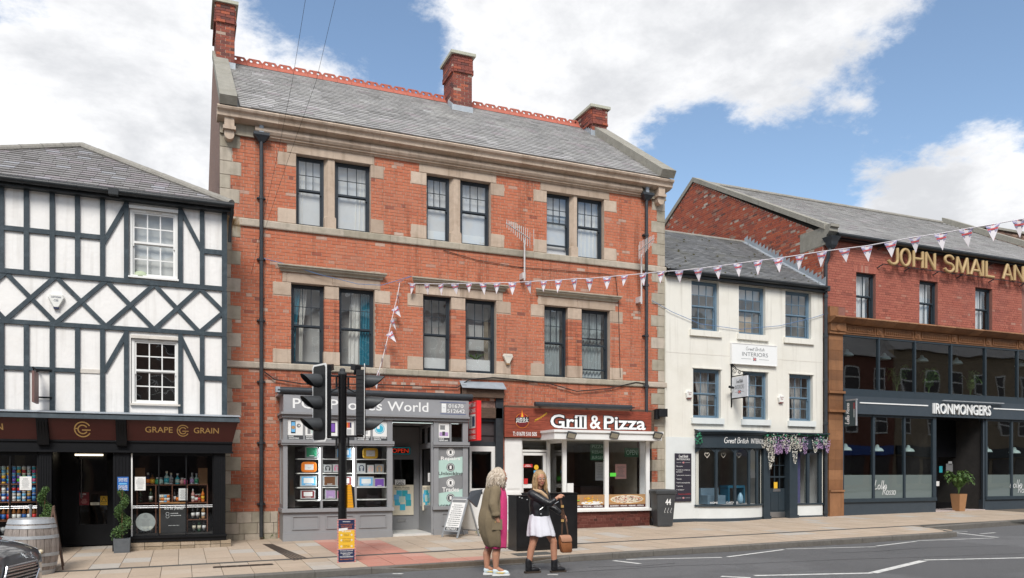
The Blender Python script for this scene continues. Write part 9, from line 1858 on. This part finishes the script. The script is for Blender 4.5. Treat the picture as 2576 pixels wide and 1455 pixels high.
mb = MB(); mb.hexa([(-.30,.20,1.20),(-.16,.20,1.07),(-.16,.29,1.07),(-.30,.29,1.20),(-.25,.22,1.33),(-.06,.22,1.36),(-.06,.27,1.36),(-.25,.27,1.33)]); tag(obj('handbag',mb,'bag_grey',None),'dark blue-grey handbag tucked under the arm of the woman in the parka','handbag').location = Vector(w1.location) + Vector((-.20,.245,1.07))
for s, x in ((-1, .05), (1, -.08)):
    mb = MB(); ell(mb,(x + .10,s*.08,.045),.115,.045,.045); ell(mb,(x,s*.078,.07),.055,.045,.06); so = soft(obj('shoe',mb,mat('trainer',(.62,.72,.74),.6,.1,25),w1),.007); mb = MB(); mb.loft([[(x - .06,s*.08 - .042,z),(x + .21,s*.08 - .036,z),(x + .225,s*.08,z),(x + .21,s*.08 + .036,z),(x - .06,s*.08 + .042,z)] for z in (.0,.028)]); obj('sole',mb,'paint_white',so); mb = MB(); mb.add([(x + a,s*.08 - .047,c) for a,c in ((-.02,.05),(.10,.035),(.15,.055),(.05,.06))],[(0,1,2,3)]); obj('flash',mb,mat('flash_yellow',(.75,.52,.08),.6),so)
# --- the woman in the leather jacket
q = GP(1371,1441,z_road); w2 = thing('person','woman with long blonde hair and glasses in a black leather jacket and white dress','person',q,0,local=True); b = MB(); F2 = Matrix.Rotation(math.radians(-92),4,'Z') @ Matrix.Rotation(.05,4,'X'); hc = Vector((-.10,-.02,1.515)); T2 = headshape(b,hc,F2); limb(b,[(-.10,.01,1.33),(-.10,0,1.42)],[.052,.047]); limb(b,[(-.08,.02,.82),(-.09,.02,1.0),(-.10,.02,1.2),(-.10,.02,1.32)],[.14,.125,.14,.07])
limb(b,[(-.13,.03,.78),(-.205,.03,.465),(-.235,.05,.34),(-.265,.06,.12)],[.088,.06,.056,.042]); limb(b,[(-.02,-.03,.78),(.12,-.06,.50),(.13,-.05,.36),(.145,-.04,.12)],[.088,.06,.056,.042])
limb(b,[(.0,-.24,1.115),(.075,-.27,1.21)],[.038,.028]); limb(b,[(.16,.0,1.03),(.265,-.08,.945)],[.036,.027]); hand(b,(.075,-.27,1.21),(.75,0,.45),(-.3,-.5,.8)); hand(b,(.265,-.08,.945),(.55,-.2,-.7),(.5,0,.6)); soft(obj('body',b,'skin_tan',w2),.008); face(w2,T2,'hair_gold',True)
obj('hair', strands(T2, 700, .36, 9, .5, .008, .0, 1.0), 'hair_gold', w2, True)
thick(obj('dress',shell([(1.0,-.09,.02,.15,.135),(.9,-.09,.02,.165,.15),(.78,-.08,.02,.20,.175),(.68,-.07,.015,.215,.19),(.595,-.06,.01,.228,.20)],0,2*math.pi,60,.075,3),'cotton_white',w2,True),.008)
mb = MB(); limb(mb,[(-.09,.02,.98),(-.10,.02,1.1),(-.10,.02,1.22)],[.16,.165,.155]); mb.lathe([(.155,.915),(.165,.93),(.16,1.0)],(-.09,.02,0),20); limb(mb,[(-.24,.0,1.27),(-.10,.03,1.32),(.03,.05,1.265)],[.075,.06,.075]); limb(mb,[(-.235,-.02,1.27),(-.09,-.17,1.16),(-.02,-.24,1.125),(.035,-.265,1.175)],[.075,.065,.056,.045]); limb(mb,[(.035,.05,1.26),(.10,.08,1.09),(.17,.0,1.03),(.235,-.06,.965)],[.07,.058,.052,.042]); jk = soft(obj('jacket',mb,'leather_black',w2),.011,3)
mb = MB(); mb.tube([(-.16,-.138,1.02),(-.10,-.142,1.07),(-.06,-.142,1.10)],.006,5); ell(mb,(-.14,-.148,.955),.014,.006,.014); mb.tube([(.03,-.295,1.12),(.09,-.315,1.16)],.005,5); obj('zip',mb,'steel',jk); mb = MB(); limb(mb,[(-.20,-.02,1.335),(-.13,-.105,1.31),(-.05,-.13,1.24),(-.02,-.13,1.2)],[.03,.032,.03,.02]); limb(mb,[(-.20,-.02,1.335),(-.10,.08,1.36),(-.01,.02,1.33)],[.03,.035,.03]); soft(obj('collar',mb,mat('fleece',(.52,.36,.22),.95,.1,40),w2),.01)
for x, y, a in ((-.265, .06, 0), (.145, -.04, 0)):
    mb = MB(); limb(mb,[(x,y,.09),(x,y,.20)],[.055,.056]); ell(mb,(x + .09,y,.05),.115,.045,.045); ell(mb,(x,y,.06),.06,.047,.055); bo = soft(obj('boot',mb,'leather_black',w2),.008); mb = MB(); mb.loft([[(x - .065,y - .045,z),(x + .2,y - .042,z),(x + .215,y,z),(x + .2,y + .042,z),(x - .065,y + .045,z)] for z in (-.005,.028)]); obj('sole',mb,mat('sole_brown',(.05,.035,.025),.7),bo); mb = MB(); [mb.tube([(x + .045 + k*.016,y - .04,.20 - k*.028),(x + .06 + k*.016,y,.205 - k*.028),(x + .045 + k*.016,y + .04,.20 - k*.028)],.004,4) for k in range(5)]; obj('laces',mb,'plastic_black',bo)
bag = thing('shoulder_bag','tan leather shoulder bag hanging on a brown strap from the woman\'s hand','bag',q + Vector((.30,-.16,.33)),0,local=True); mb = MB(); mb.loft([[(x*w + z*-.12,y_*d,z) for x,y_ in ((-1,-.7),(-.8,-1),(.8,-1),(1,-.7),(1,.7),(.8,1),(-.8,1),(-1,.7))] for z,w,d in ((0,.075,.045),(.02,.09,.055),(.15,.098,.06),(.25,.09,.045),(.27,.085,.03))]); obj('pouch',mb,'leather_tan',bag,True,sharp=45); mb = MB(); mb.loft([[(x*.098 - z*.12,-.02 - d,z) for x in (-1,-.5,0,.5,1)] for z,d in ((.285,-.03),(.265,.03),(.22,.048),(.17,.05))],closed=False); thick(obj('flap',mb,mat('leather_pale',(.40,.20,.12),.5),bag,True),.006)
def strap(pts,w): mb = MB(); P_ = [Vector(p) for p in pts]; mb.loft([[p + Vector((-w,0,0)),p + Vector((w,0,0))] for p in P_],closed=False); return thick(obj('strap',mb,'strap_brown',bag),.004)
strap([(-.165,-.12,.90),(-.13,-.125,.72),(-.10,-.06,.50),(-.09,-.02,.26)],.017); strap([(-.16,-.10,.905),(-.085,.0,.78),(-.02,.03,.60),(.02,.01,.42),(.03,0,.26)],.015); mb = MB(); [mb.box(x - .022,x + .022,y_ - .012,y_ + .004,z - .02,z + .02) for x,y_,z in ((-.137,-.13,.75),(-.107,-.075,.52))]; obj('buckle',mb,'gold_paint',bag)
